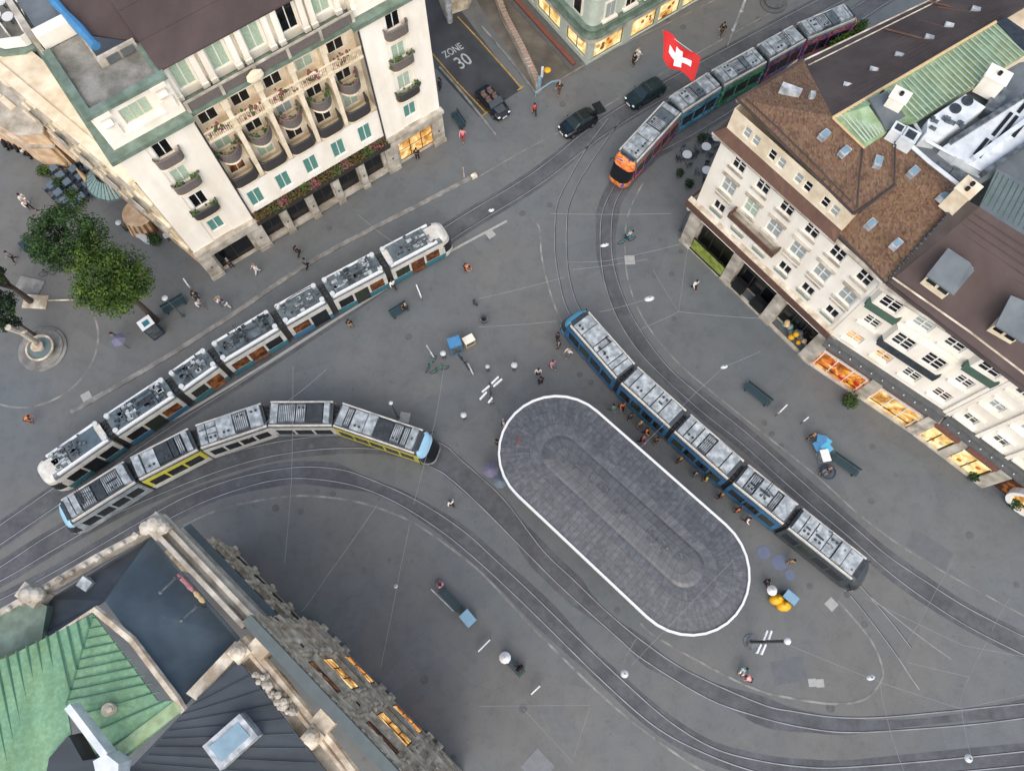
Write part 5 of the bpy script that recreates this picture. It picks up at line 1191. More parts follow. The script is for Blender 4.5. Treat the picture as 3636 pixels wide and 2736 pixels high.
# ================================================================== TRAM STOP CANOPY
CA = R(-43.44); cu = (math.cos(CA), math.sin(CA)); cn = (-cu[1], cu[0])
sh_mid = (-6.4 + 5.6) / 2; half = (5.6 + 6.4) / 2; n_mid = 11.57
CX0, CY0 = cu[0] * sh_mid + cn[0] * n_mid, cu[1] * sh_mid + cn[1] * n_mid
cpy = thing('tram_stop_canopy', 'large oval canopy with bright white rim and grey ribbed roof in the square', 'canopy', (CX0, CY0, 0))
sheet_mat('canopy_sheet', '#74777a', '#686b6e', '#5b5e61', .42, 1.05, .025, .28, uv=True, noise=.3); noise_layer(MATS['canopy_sheet'], '#a4a4a6', 3.2, .6, .44)
sheet_mat('canopy_spine', '#6c6e70', '#616366', '#565859', .45, .7, .03, .34, uv=True, noise=.5)
fc = (CX0, CY0, 0, CA)
def stadium(r, hl, n=20):
    P = []; 
    L = []
    for k in range(n + 1): a = -math.pi / 2 + math.pi * k / n; P.append((hl + r * math.cos(a), r * math.sin(a)))
    for k in range(n + 1): a = math.pi / 2 + math.pi * k / n; P.append((-hl + r * math.cos(a), r * math.sin(a)))
    return P
def ringmesh(name, prof, mt, parent, seg=16, uvrep=True):
    """prof: (radius, half length, z) from outside in; stadium rings with uv = (run along rim, distance inwards)"""
    c, s_ = math.cos(CA), math.sin(CA); vs = []; fs = []; uv = []; NS = 14
    rings = []
    for r, hl, z in prof:
        P = []
        def arc(cx, a0):
            return [(cx + r * math.cos(a0 + math.pi * k / seg), r * math.sin(a0 + math.pi * k / seg)) for k in range(seg + 1)]
        A = arc(hl, -math.pi / 2); B = arc(-hl, math.pi / 2)
        S1 = [(A[-1][0] + (B[0][0] - A[-1][0]) * k / NS, r) for k in range(1, NS)]; S2 = [(B[-1][0] + (A[0][0] - B[-1][0]) * k / NS, -r) for k in range(1, NS)]
        rings.append([(x, y, z) for x, y in A + S1 + B + S2])
    N = len(rings[0]); run = [0]
    r0 = rings[0]
    for i in range(N): a, b = r0[i], r0[(i + 1) % N]; run.append(run[-1] + math.hypot(a[0] - b[0], a[1] - b[1]))
    d = [0]
    for j in range(1, len(prof)): d.append(d[-1] + abs(prof[j - 1][0] - prof[j][0]) + .001)
    for g in rings: vs += [(x * c - y * s_, x * s_ + y * c, z) for x, y, z in g]
    for j in range(len(rings) - 1):
        for i in range(N):
            k = (i + 1) % N; fs.append((j * N + i, j * N + k, (j + 1) * N + k, (j + 1) * N + i)); uv += [(run[i], d[j]), (run[i + 1], d[j]), (run[i + 1], d[j + 1]), (run[i], d[j + 1])]
    me = bpy.data.meshes.new(name); me.from_pydata(vs, [], fs); me.materials.append(MATS[mt]); ul = me.uv_layers.new(name='UVMap')
    for l, u in zip(ul.data, uv): l.uv = u
    me.update(); o = bpy.data.objects.new(name, me); COL.objects.link(o); o.parent = parent; WORLD[o.as_pointer()] = (0, 0, 0); return o
ringmesh('roof_sheet', [(4.18, 6, 4.62), (3.2, 6, 4.72), (2.1, 6, 4.84), (1.55, 5.8, 4.84), (1.4, 5.7, 4.83)], 'canopy_sheet', cpy)
ringmesh('roof_spine', [(1.4, 5.7, 4.83), (1.2, 5.6, 4.93), (.7, 5.4, 5.0), (.001, 5.2, 5.03)], 'canopy_spine', cpy)
ringmesh('rim', [(4.17, 6, 4.60), (4.17, 6, 4.76), (4.2, 6, 4.78), (4.31, 6, 4.77), (4.34, 6, 4.7), (4.34, 6, 4.42), (4.3, 6, 4.35), (3.6, 6, 4.3), (.05, 5, 4.3)], 'white_plain', cpy)
mb = MB(fc)
for p in (-6.2, -3.1, 0, 3.1, 6.2):
    for q in (-2.3, 2.3): mb.cyl(p, q, 0, 4.32, .11, n=10)
mb.build('column', 'metal_grey', cpy)
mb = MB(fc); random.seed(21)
for k in range(60): # small grey plates imitating mottled highlights along the canopy spine
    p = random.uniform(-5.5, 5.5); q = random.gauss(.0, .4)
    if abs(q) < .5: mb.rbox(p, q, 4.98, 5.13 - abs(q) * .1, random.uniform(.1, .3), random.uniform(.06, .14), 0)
mb.build('highlight_plate', 'metal_grey', cpy)
mb = MB(fc); mb.box(-4.5, 3.5, -1.3, 1.3, .0, 2.7); k_ = mb.build('waiting_room', 'glass_dark', cpy)
mb = MB(fc); mb.box(-4.55, 3.55, -1.35, 1.35, 2.7, 2.8); mb.box(-4.6, 3.6, -1.4, 1.4, 0, .12); mb.build('room_frame', 'frame_dark', k_)
x, y = G(1855, 1573, 4.8); mb = MB()
for k in range(12): mb.ball((x + random.gauss(0, .22), y + random.gauss(0, .22), 4.72), random.uniform(.06, .16), 0, 6, (1, 1, .4))
mb.build('leaf_litter', 'brick_red', cpy)

# ================================================================== TRAMS
TW = 2.06
def loft(mb, L, rings, nose=1, n=10):
    """body shell along local x; rings of (z, nose reach, half width, material for the band above)"""
    out = []
    for z, e, hw, mi in rings:
        P = [(-L / 2, -hw)] 
        if nose:
            xs = L / 2 - 1.25
            P += [(xs + e * math.sin(math.pi / 2 * k / n) ** .8 * 1.0 if k else xs, -hw * math.cos(math.pi / 2 * k / n) ** .55 if k < n else 0) for k in range(n + 1)]
            P += [(xs + e * math.sin(math.pi / 2 * k / n) ** .8 if k else xs, hw * math.cos(math.pi / 2 * k / n) ** .55) for k in range(n - 1, -1, -1)]
        else: P += [(L / 2, -hw), (L / 2, hw)]
        P.append((-L / 2, hw)); out.append([(x, y, z) for x, y in P])
    N = len(out[0]); b = 0
    for j in range(len(out) - 1):
        for i in range(N):
            k = (i + 1) % N
            mi = rings[j][3] if not isinstance(rings[j][3], tuple) else (rings[j][3][1] if nose and 2 <= i <= N - 4 else rings[j][3][0])
            mb.add([out[j][i], out[j][k], out[j + 1][k], out[j + 1][i]], [(0, 1, 2, 3)], mi)
    t = rings[-1][3]; mb.add(out[-1], [tuple(range(N))], t if not isinstance(t, tuple) else t[0]); mb.add(out[0], [tuple(range(N))[::-1]], 0)
def tram(name_label, joints, style, nose_ends=(True, True), zj=3.35):
    """joints: photo points of roof centre at nose, articulation..., nose"""
    P = [Vector(G(*p, zj)) for p in joints]
    root = thing('tram', name_label, 'tram', (P[0].x, P[0].y, 0)); rnd = random.Random(hash(name_label) % 1000)
    rnd = random.Random(len(joints) * 13 + len(name_label)); N = len(P) - 1
    cob = style['kind'] == 'low'
    for i in range(N):
        a, b = P[i], P[i + 1]; first, last = i == 0, i == N - 1
        nose = 1 if (first or last) else 0
        if first: a, b = b, a           # local +x always points to the nose
        d = (b - a); L = d.length; u = d.normalized()
        g0 = .28 if cob else .17; g1 = 0 if nose else g0
        L2 = L - g0 - g1; c = a + u * (g0 + L2 / 2); fr_ = (c.x, c.y, 0, math.atan2(u.y, u.x)); hw = TW / 2
        side = style['side'][i % len(style['side'])]; low = style['low'][i % len(style['low'])]; roof = style['roof'][i % len(style['roof'])]
        nm = (style.get('nose_last', style['nose']) if last else style['nose']) if nose else side
        mats = [low, side, roof, nm, 'glass_dark', nm if 'nose_last' in style else style.get('bumper', nm)]
        mb = MB(fr_)
        rg = [(.28, 1.05, hw - .06, (0, 5)), (.75, 1.22, hw, (0, 5)), (1.15, 1.18, hw, (1, 4)), (1.25, 1.14, hw, (1, 4)), (2.45, .68, hw, (1, 3)), (2.95, .4, hw - .02, (2, 3)), (3.2, .18, hw - .14, (2, 3)), (3.3, -.05, hw - .32, (2, 2))]
        if cob and nose: rg = [(.28, 1.05, hw - .06, (0, 5)), (.75, 1.22, hw, (0, 5)), (1.15, 1.2, hw, (1, 4)), (1.25, 1.2, hw, (1, 4)), (2.45, 1.0, hw, (1, 3)), (2.95, .9, hw - .02, (2, 3)), (3.2, .62, hw - .16, (2, 3)), (3.32, .3, hw - .38, (3, 3))]
        loft(mb, L2, rg, nose); mb.box(-L2 / 2 + .6, L2 / 2 - .9, -hw + .25, hw - .25, .06, .29, 4)
        body = mb.build('body_section', mats, root)
        # windows
        x0, x1 = -L2 / 2 + .22, L2 / 2 - (1.45 if nose else .22); nW = max(2, round((x1 - x0) / (1.25 if not cob else 1.35))); st = (x1 - x0) / nW
        for s_ in (-1, 1):
            for k in range(nW):
                wx0, wx1 = x0 + k * st + .09, x0 + (k + 1) * st - .09; door = (k % 3 == 1)
                zb = .45 if (door and cob) else 1.22
                mb = MB(fr_); mb.box(wx0, wx1, s_ * (hw + .012) if s_ < 0 else hw - .05, -hw + .05 if s_ < 0 else hw + .012, zb, 2.38)
                o = mb.build('window', style['win'][(k + i) % len(style['win'])] if not (s_ > 0 and cob) else 'glass_dark', body)
        # roof gear
        mb = MB(fr_); z = 3.28
        if cob:
            for s_ in (-1, 1): mb.box(-L2 / 2 + .1, L2 / 2 - (1.5 if nose else .1), s_ * (hw - .17) - .1 , s_ * (hw - .17) + .1, 3.15, 3.36)
            mb.build('roof_edge', 'white_plain', body)
            X = -L2 / 2 + .5; xe = L2 / 2 - (1.7 if nose else .5)
            while X < xe - .4:
                w_ = min(rnd.uniform(.6, 1.9), xe - X); mb = MB(fr_); mb.box(X, X + w_ - .08, -hw + .3, hw - .3, 3.24, 3.3 + rnd.choice((.06, .12, .2))); mb.build('roof_unit', rnd.choice(('glass_teal2', 'metal_tealgrey', 'metal_tealgrey', 'metal_tealgrey')), body)
                if rnd.random() < .8:
                    mb = MB(fr_)
                    for q in range(9): mb.rbox(X + rnd.uniform(.1, w_ - .1), rnd.uniform(-.65, .65), 3.35, 3.58, rnd.uniform(.15, .5), rnd.uniform(.1, .3), 0)
                    mb.build('roof_fitting', rnd.choice(('unit_white', 'metal_dark', 'metal_grey')), body)
                X += w_
            mb = MB(fr_)
            for xx in ([-L2 / 2 + .2] + ([] if nose else [L2 / 2 - .2])):
                for s_ in (-1, 1): mb.cyl(xx, s_ * (hw - .33), 3.3, 3.56, .2, n=12)
            mb.build('roof_cap', 'globe_plain', body)
        else:
            for s_ in (-1, 1): mb.box(-L2 / 2 + .05, L2 / 2 - (1.4 if nose else .05), s_ * (hw - .12) - .06, s_ * (hw - .12) + .06, 3.12, 3.36)
            mb.build('roof_edge', style['edge'], body)
            X = -L2 / 2 + .12; xe = L2 / 2 - (1.55 if nose else .12); first_u = True
            while X < xe - .25:
                w_ = min(.62 if first_u else rnd.choice((.5, .8, 1.1, 1.3)), xe - X); m_ = 'unit_white' if first_u or xe - X - w_ < .3 else rnd.choice(style['gear'])
                mb = MB(fr_); h_ = rnd.choice((.18, .26, .34)); inset = .04 if m_ == 'unit_white' else .1
                mb.box(X + .03, X + w_ - .06, -hw + .22 + inset, hw - .22 - inset, 3.26, 3.3 + h_)
                if m_ == 'metal_grey':
                    for q in range(int(w_ / .14)): mb.box(X + .08 + q * .14, X + .13 + q * .14, -hw + .42, hw - .42, 3.3 + h_, 3.33 + h_, 1)
                ru = mb.build('roof_unit', [m_, 'metal_white'], body)
                if w_ > .75 and rnd.random() < .75:
                    mb = MB(fr_); sgn = rnd.choice((-1, 1))
                    for q in (-.17, .17): mb.cyl(X + w_ / 2 + q, sgn * .42, 3.3 + h_, 3.34 + h_, .1, n=10)
                    if rnd.random() < .5: mb.box(X + .2, X + w_ - .25, -.15, .0, 3.3 + h_, 3.33 + h_)
                    mb.build('fan' , 'metal_dark', body)
                X += w_; first_u = False
        # nose details
        if nose:
            mb = MB(fr_)
            for s_ in (-1, 1): mb.ball((L2 / 2 - .25, s_ * .72, .8), .1, 0, 6, (.6, 1, .7))
            mb.build('headlight', 'globe_plain', body)
            mb = MB(fr_)
            for s_ in (-1, 1): mb.tube([(L2 / 2 - 1.1, s_ * hw, 2.3), (L2 / 2 - .8, s_ * (hw + .28), 2.35), (L2 / 2 - .8, s_ * (hw + .28), 1.95)], .04, 5)
            mb.build('mirror', 'black', body)
            if not cob: mb = MB(fr_); mb.box(L2 / 2 - 1.42, L2 / 2 - 1.15, -hw + .35, hw - .35, 3.25, 3.33); mb.build('destination_sign', 'metal_dark', body)
        # bellows towards the next section
        if i < N - 1:
            j = P[i + 1]; nxt = P[i + 2] - P[i + 1]; prv = P[i + 1] - P[i]; aa = math.atan2((nxt.normalized() + prv.normalized()).y, (nxt.normalized() + prv.normalized()).x)
            mb = MB((j.x, j.y, 0, aa))
            for q in range(5): x = -.4 + q * .16; mb.box(x, x + .12, -hw + .22, hw - .22, .5, 2.95)
            mb.box(-.5, .5, -hw + .3, hw - .3, .45, 2.85)
            b_ = mb.build('bellows', 'iron_dark', root)
            mb = MB((j.x, j.y, 0, aa))
            for q in (-.3, .1, .4): mb.tube([(-.4, q, 3.05), (0, q + .1, 3.2), (.4, q, 3.05)], .045, 5)
            mb.rbox(.0, -.5, 2.95, 3.15, .3, .3, .2); mb.build('cable', 'black' if not cob else 'metal_dark', b_)
    # cable runs, pipes and insulators along every roof
    for i in range(N):
        if not cob and i % 2: continue
        a, b = P[i], P[i + 1]; d = (b - a); L = d.length; u = d.normalized(); c = (a + b) / 2; f_ = (c.x, c.y, 0, math.atan2(u.y, u.x)); Lr = L / 2 - (1.7 if i in (0, N - 1) else .35)
        mb = MB(f_)
        for q in range(5 if cob else 2):
            y0 = rnd.uniform(-.75, .75); x0 = rnd.uniform(-Lr, 0); x1 = rnd.uniform(x0 + .5, Lr); mb.tube([(x0, y0, 3.52), ((x0 + x1) / 2, y0 + rnd.uniform(-.08, .08), 3.58), (x1, y0, 3.52)], rnd.choice((.02, .03, .045)), 5)
        for q in range(12 if cob else 4): mb.rbox(rnd.uniform(-Lr, Lr), rnd.uniform(-.8, .8), 3.3, 3.58 + rnd.uniform(0, .1), rnd.uniform(.06, .3), rnd.uniform(.05, .2), rnd.choice((0, 0, .3)))
        mb.build('roof_fitting', rnd.choice(('metal_dark', 'metal_grey', 'metal_grey')), root)
    # pantograph folded on one section
    k = style.get('panto', 1); a, b = P[k], P[k + 1]; c = (a + b) / 2; d = (b - a).normalized(); mb = MB((c.x, c.y, 0, math.atan2(d.y, d.x)))
    mb.tube([(-.7, 0, 3.6), (.5, 0, 3.95), (-.3, 0, 4.5)], .035, 5); mb.tube([(-.3, -.7, 4.5), (-.3, .7, 4.5)], .035, 5); mb.tube([(-.15, -.7, 4.5), (-.15, .7, 4.5)], .03, 5); mb.box(-.9, -.5, -.3, .3, 3.5, 3.62)
    mb.build('pantograph', 'metal_dark', root)
    return root
mat('tram_roof_dark', '#3e4448', .55, .25, 2.5)
mat('unit_white', '#c0c6c8', .45, .1, 3); noise_layer(MATS['unit_white'], '#848c90', 2.2, .75, .4)
mat('metal_tealgrey', '#6a7479', .4, .15, 2); noise_layer(MATS['metal_tealgrey'], '#8fa0a2', 1.5, .6, .4)
mat('glass_teal2', '#53626a', .35, .2, 2)
mat('globe_plain', '#c4c8c8', .45, .03, 3)
mat('tram_white', '#d6d3cb', .4, .05, 3); noise_layer(MATS['tram_white'], '#bcb8ae', 1.5, .4, .36)
mat('tram_grey', '#a3aaad', .42, .08, 3); noise_layer(MATS['tram_grey'], '#7c8488', 1.4, .6, .38)
mat('tram_blue', '#2f6e92', .4, .12, 1.5); mat('tram_teal', '#33707c', .45, .15, 1.5)
mat('tram_sky', '#58aed2', .35, .08, 2); mat('tram_deep', '#28527c', .4, .15, 1.2, col2='#3a78a4')
mat('tram_yellow', '#c9bf4a', .45, .1, 2); mat('tram_pale', '#9cc8e0', .35, .05, 2); mat('tram_slate', '#3c4448', .5, .2, 2)
mat('gr_orange', '#e08c3c', .5, .15, 1.5, col2='#c85a2c'); mat('gr_purple', '#5a3f86', .5, .2, 1.2, col2='#8c4a9c')
mat('gr_green', '#2c6a48', .5, .2, 1.2, col2='#3e9470'); mat('gr_blue', '#4a88b0', .5, .2, 1, col2='#7ab8d8'); mat('gr_red', '#a8442e', .5, .2, 1.2, col2='#c86a3c'); mat('gr_dark', '#3a2440', .5, .3, 1, col2='#5c2a3c')
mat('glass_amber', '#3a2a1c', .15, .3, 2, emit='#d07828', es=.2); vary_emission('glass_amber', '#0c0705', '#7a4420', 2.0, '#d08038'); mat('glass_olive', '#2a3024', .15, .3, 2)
cobra = dict(kind='low', side=['tram_white'], low=['tram_teal', 'tram_blue', 'tram_teal'], roof=['metal_tealgrey'], nose='tram_white', bumper='tram_white', win=['glass_amber', 'glass_dark', 'glass_olive', 'glass_amber'], panto=3)
tram('long white seven-part tram with teal skirt at the platform beside the hotel', [(118, 1697), (377, 1517), (610, 1363), (759, 1258), (981, 1125), (1148, 1030), (1354, 921), (1590, 797)], cobra)
std = dict(kind='old', side=['tram_grey'], low=['tram_grey', 'tram_grey', 'tram_grey'], roof=['tram_roof_dark'], nose='tram_pale', bumper='tram_grey', edge='tram_white', win=['glass_dark'], gear=['unit_white', 'metal_grey', 'unit_white', 'metal_grey', 'unit_white'], panto=1)
sB = dict(std); sB['side'] = ['tram_grey', 'tram_yellow', 'tram_white', 'tram_white', 'tram_yellow']; sB['low'] = ['tram_grey', 'tram_white', 'tram_white', 'tram_grey', 'tram_yellow']; sB['gear'] = ['unit_white', 'metal_grey', 'metal_dark', 'unit_white', 'metal_grey']; sB['panto'] = 0
tram('curved five-part tram in grey, white and yellow with pale blue noses on the left bend', [(172, 1852), (468, 1668), (693, 1553), (946, 1468), (1190, 1467), (1548, 1588)], sB)
sC = dict(std); sC['side'] = ['tram_deep', 'tram_deep', 'tram_deep', 'tram_deep', 'tram_slate']; sC['low'] = ['tram_deep', 'tram_blue', 'tram_deep', 'tram_deep', 'tram_slate'];  sC['nose'] = 'tram_sky'; sC['nose_last'] = 'tram_slate'; sC['gear'] = ['unit_white', 'unit_white', 'metal_grey', 'unit_white']; sC['win'] = ['glass_dark', 'glass_dark', 'glass_olive']; sC['panto'] = 3
tram('blue five-part tram with white roof boxes and cyan nose standing beside the oval canopy', [(2018, 1085), (2228, 1324), (2416, 1494), (2622, 1675), (2817, 1832), (3112, 2066)], sC)
def graffiti(name, cols, scale):
    m = bpy.data.materials.new(name); m.use_nodes = True; n = m.node_tree; b = n.nodes["Principled BSDF"]; tc = n.nodes.new("ShaderNodeTexCoord"); nz = n.nodes.new("ShaderNodeTexNoise"); nz.inputs["Scale"].default_value = scale; nz.inputs["Detail"].default_value = 2; nz.inputs["Distortion"].default_value = 1.5
    cr = n.nodes.new("ShaderNodeValToRGB"); e = cr.color_ramp.elements; cr.color_ramp.interpolation = 'CONSTANT'
    while len(e) < len(cols): e.new(.5)
    for i, c in enumerate(cols): e[i].position = .3 + .42 * i / len(cols) if i else 0; e[i].color = S(c)
    n.links.new(tc.outputs["Object"], nz.inputs["Vector"]); n.links.new(nz.outputs["Fac"], cr.inputs[0]); n.links.new(cr.outputs[0], b.inputs["Base Color"]); b.inputs["Roughness"].default_value = .45; MATS[name] = m
graffiti('gr_mix1', ['#5c3c84', '#a04c8c', '#c8603c', '#3c8060', '#6c4098'], 1.1); graffiti('gr_mix2', ['#3a7a9c', '#6ab0cc', '#2c5c80', '#58a0b8', '#2c6a58'], .9); graffiti('gr_mix3', ['#2c7450', '#4c9c68', '#286048', '#6cb09c', '#346c88'], .9); graffiti('gr_mix4', ['#5a3a80', '#34406c', '#b04c58', '#3c8c98', '#6c3c90'], 1.0); graffiti('gr_mix5', ['#6c409c', '#c05c44', '#4c3484', '#d88458', '#7c48a4'], .9); graffiti('gr_nose', ['#6c4a94', '#e09448', '#c8602c', '#e08c40', '#b44c34'], .8)
sD = dict(std); sD['side'] = ['gr_mix1', 'gr_mix2', 'gr_mix3', 'gr_mix4', 'gr_mix5']; sD['low'] = ['gr_mix1', 'gr_mix2', 'gr_mix3', 'gr_mix4', 'gr_mix1']; sD['nose'] = 'gr_nose'; sD['bumper'] = 'gr_nose'; sD['panto'] = 3; sD['roof'] = ['metal_tealgrey']; sD['gear'] = ['unit_white', 'metal_grey', 'unit_white', 'metal_tealgrey', 'metal_grey']
td = tram('graffiti painted tram with orange nose and green, blue and purple sides, top right', [(2196, 590), (2394, 375), (2543, 280), (2706, 190), (2845, 112), (3062, 22)], sD)

# ================================================================== CARS
mat('car_dark', '#15181c', .18, .2, 2); mat('car_green', '#14262a', .18, .2, 2); mat('car_grey', '#2a2c30', .18, .2, 2); mat('seat_tan', '#6c5850', .7, .2, 3); mat('tail_red', '#a02a28', .4, .1, 3); mat('car_glass', '#28343a', .08, .2, 2)
def car(label, px, py, px2, py2, paint, L=3.9, glass='car_glass', open_top=False, bonnet=None):
    """(px,py) tail, (px2,py2) nose on the ground"""
    a, b = Vector(G(px, py, .7)), Vector(G(px2, py2, .7)); c = (a + b) / 2; d = (b - a).normalized(); t = thing('parked_car' if 0 else 'car', label, 'car', (c.x, c.y, 0)); f = (c.x, c.y, 0, math.atan2(d.y, d.x)); W = 1.62
    def shell(secs, name, m, par, smooth=True):
        mb = MB(f); R_ = []
        for x, hw, z0, z1, r in secs:
            R_.append([(x, -hw, z0), (x, -hw, z1 - r), (x, -hw + r, z1), (x, hw - r, z1), (x, hw, z1 - r), (x, hw, z0)])
        n = 6
        for i in range(len(R_) - 1):
            for k in range(n): q = (k + 1) % n; mb.add([R_[i][k], R_[i + 1][k], R_[i + 1][q], R_[i][q]], [(0, 1, 2, 3)])
        mb.add(R_[0], [tuple(range(n))]); mb.add(R_[-1], [tuple(range(n))[::-1]]); return mb.build(name, m, par)
    h = L / 2
    body = shell([(-h, W * .36, .35, .72, .08), (-h + .12, W * .46, .25, .86, .1), (-h + .7, W * .5, .2, .95, .1), (-.2, W * .5, .2, .95, .1), (h * .38, W * .5, .2, .93, .1), (h - .55, W * .48, .2, .84, .12), (h - .12, W * .43, .25, .7, .1), (h, W * .34, .35, .6, .08)], 'body', paint, t)
    if not open_top:
        cab = shell([(-h + .28, W * .36, .9, .95, .02), (-h + .75, W * .4, .9, 1.36, .12), (-.1, W * .41, .9, 1.42, .12), (h * .16, W * .39, .9, 1.36, .12), (h * .48, W * .42, .88, .93, .02)], 'cabin_glass', glass, t)
        mb = MB(f); mb.slab([(-h + .62, -W * .31, 1.4), (h * .14, -W * .32, 1.42), (h * .14, W * .32, 1.42), (-h + .62, W * .31, 1.4)], .06); mb.build('roof', paint, t)
    else:
        mb = MB(f); mb.box(-h + .5, h * .1, -W * .36, W * .36, .93, .99); mb.build('cockpit', 'black', t)
        for xx in (-.75, .02):
            for s_ in (-1, 1): mb = MB(f); mb.box(xx - .22, xx + .2, s_ * .35 - .22, s_ * .35 + .22, .95, 1.08); mb.box(xx - .3, xx - .18, s_ * .35 - .2, s_ * .35 + .2, .95, 1.35); mb.build('seat', 'seat_tan', t)
        mb = MB(f); mb.slab([(h * .16, -W * .4, 1.32), (h * .16, W * .4, 1.32), (h * .4, W * .44, .94), (h * .4, -W * .44, .94)], .04); mb.build('windscreen', glass, t)
    for xx in (-h + .72, h - .75):
        for s_ in (-1, 1):
            mb = MB(f); mb.tube([(xx, s_ * (W / 2 - .2), .31), (xx, s_ * (W / 2 + .02), .31)], .31, 14); wl = mb.build('wheel', 'black', t)
            mb = MB(f); mb.tube([(xx, s_ * (W / 2 + .0), .31), (xx, s_ * (W / 2 + .035), .31)], .18, 10); mb.build('rim', 'metal_grey', wl)
    for s_ in (-1, 1):
        mb = MB(f); mb.ball((h - .1, s_ * W * .34, .66), .14, 0, 8, (.7, 1, .5)); mb.build('headlight', 'globe', t)
        mb = MB(f); mb.ball((-h + .06, s_ * W * .36, .72), .1, 0, 8, (.5, 1, .6)); mb.build('tail_light', 'tail_red', t)
        mb = MB(f); mb.ball((h * .3, s_ * (W / 2 + .1), .98), .09, 0, 6, (1, .8, .7)); mb.build('mirror', paint, t)
    if bonnet: mb = MB(f); mb.slab([(h * .45, -.5, .935), (h * .45, .5, .935), (h - .35, .42, .83), (h - .35, -.42, .83)], .02); mb.build('bonnet', bonnet, t)
    mb = MB(f); mb.box(h - .02, h + .03, -.25, .25, .38, .5); mb.build('number_plate', 'white_plain', t)
    return t
car('black open-top car with tan seats leaving the side street', 1697, 302, 1802, 420, 'car_dark', 3.7, open_top=True, bonnet='tram_slate')
car('dark maroon car with open boot and green bonnet crossing in the middle of the street', 2120, 395, 1985, 472, 'car_dark', 3.6, bonnet='car_green')
car('dark green estate car with long dark roof just below the flag', 2362, 285, 2222, 370, 'car_green', 3.9)
mb = MB(); x, y = G(2118, 400, 1.2); mb.rbox(x, y, .9, 1.6, .12, 1.3, R(-60)); mb.rbox(x + .2, y + .25, 1.5, 1.58, .8, 1.2, R(28)); 
o = mb.build('boot_lid', 'car_dark', [q for q in COL.objects if q.get('category') == 'car'][1])

# ================================================================== PEOPLE
SK = ['#c99a7c', '#b98464', '#8c5c42', '#d8ae92']
for i, c in enumerate(SK): mat('skin%d' % i, c, .6, .05, 4)
for n_, c in dict(cl_black='#1c1d22', cl_white='#e0deda', cl_navy='#26324a', cl_grey='#6c6f74', cl_red='#a8343c', cl_pink='#d88c98', cl_orange='#d07040', cl_khaki='#8c7c5c', cl_teal='#3c8c94', cl_jeans='#40587a', cl_brown='#5c4030', cl_yellow='#d8b838', cl_lilac='#6c6a80', hair_dark='#241a14', hair_brown='#4a3220', hair_fair='#a08458', hair_grey='#8c8a88').items(): mat(n_, c, .8, .12, 6)
def skin_mesh(nodes, edges, name):
    me = bpy.data.meshes.new(name); me.from_pydata([n[0] for n in nodes], edges, []); o = bpy.data.objects.new(name, me); COL.objects.link(o)
    m = o.modifiers.new('s', 'SKIN'); sv = me.skin_vertices[0].data
    for v, n in zip(sv, nodes): v.radius = n[1] if isinstance(n[1], tuple) else (n[1], n[1])
    sv[0].use_root = True
    ss = o.modifiers.new('d', 'SUBSURF'); ss.levels = 1; ss.render_levels = 1
    dg = bpy.context.evaluated_depsgraph_get(); out = bpy.data.meshes.new_from_object(o.evaluated_get(dg)); bpy.data.objects.remove(o)
    for p in out.polygons: p.use_smooth = True
    return out
def pose(kind):
    """joint positions for a 1.7 m adult facing +y"""
    J = dict(pel=(0, 0, .92), waist=(0, 0, 1.06), chest=(0, .01, 1.28), neck=(0, .01, 1.44), head0=(0, .02, 1.53), head1=(0, .03, 1.62), crown=(0, .01, 1.69))
    def legs(l, r): J.update(hipL=(-.1, 0, .88), kneL=l[0], ankL=l[1], toeL=l[2], hipR=(.1, 0, .88), kneR=r[0], ankR=r[1], toeR=r[2])
    def arms(l, r): J.update(shL=(-.19, .0, 1.38), elL=l[0], wrL=l[1], shR=(.19, .0, 1.38), elR=r[0], wrR=r[1])
    if kind == 'stand':
        legs(((-.11, .02, .48), (-.12, -.02, .08), (-.14, .14, .04)), ((.11, .03, .48), (.13, .0, .08), (.16, .16, .04))); arms(((-.25, -.03, 1.1), (-.25, .06, .86)), ((.25, -.03, 1.1), (.26, .08, .87)))
    elif kind == 'walk':
        legs(((-.1, .17, .5), (-.1, .28, .1), (-.11, .44, .08)), ((.1, .0, .47), (.1, -.3, .17), (.11, -.2, .04))); arms(((-.25, -.14, 1.13), (-.24, -.16, .88)), ((.25, .1, 1.12), (.23, .3, .95)))
    elif kind == 'phone':
        legs(((-.11, .04, .48), (-.13, .0, .08), (-.15, .16, .04)), ((.12, .0, .48), (.15, -.05, .08), (.2, .09, .04))); arms(((-.26, .02, 1.12), (-.12, .25, 1.2)), ((.26, -.02, 1.12), (.1, .27, 1.22)))
    elif kind == 'sit':
        for k in ('pel', 'waist', 'chest', 'neck', 'head0', 'head1', 'crown'): x, y, z = J[k]; J[k] = (x, y, z - .42)
        J.update(hipL=(-.1, .04, .48), kneL=(-.13, .44, .48), ankL=(-.13, .46, .09), toeL=(-.14, .61, .04), hipR=(.1, .04, .48), kneR=(.14, .44, .48), ankR=(.15, .44, .09), toeR=(.17, .59, .04))
        J.update(shL=(-.19, .0, .96), elL=(-.27, .08, .7), wrL=(-.15, .3, .58), shR=(.19, 0, .96), elR=(.27, .08, .7), wrR=(.14, .3, .58))
    elif kind == 'bend':
        J.update(waist=(0, .08, 1.04), chest=(0, .26, 1.2), neck=(0, .38, 1.28), head0=(0, .46, 1.33), head1=(0, .54, 1.38), crown=(0, .58, 1.45))
        legs(((-.11, .08, .48), (-.12, -.03, .08), (-.14, .12, .04)), ((.11, .12, .48), (.13, .03, .08), (.16, .19, .04))); J.update(shL=(-.19, .32, 1.2), elL=(-.24, .42, .96), wrL=(-.14, .56, .84), shR=(.19, .32, 1.2), elR=(.24, .42, .96), wrR=(.16, .55, .86))
    return J
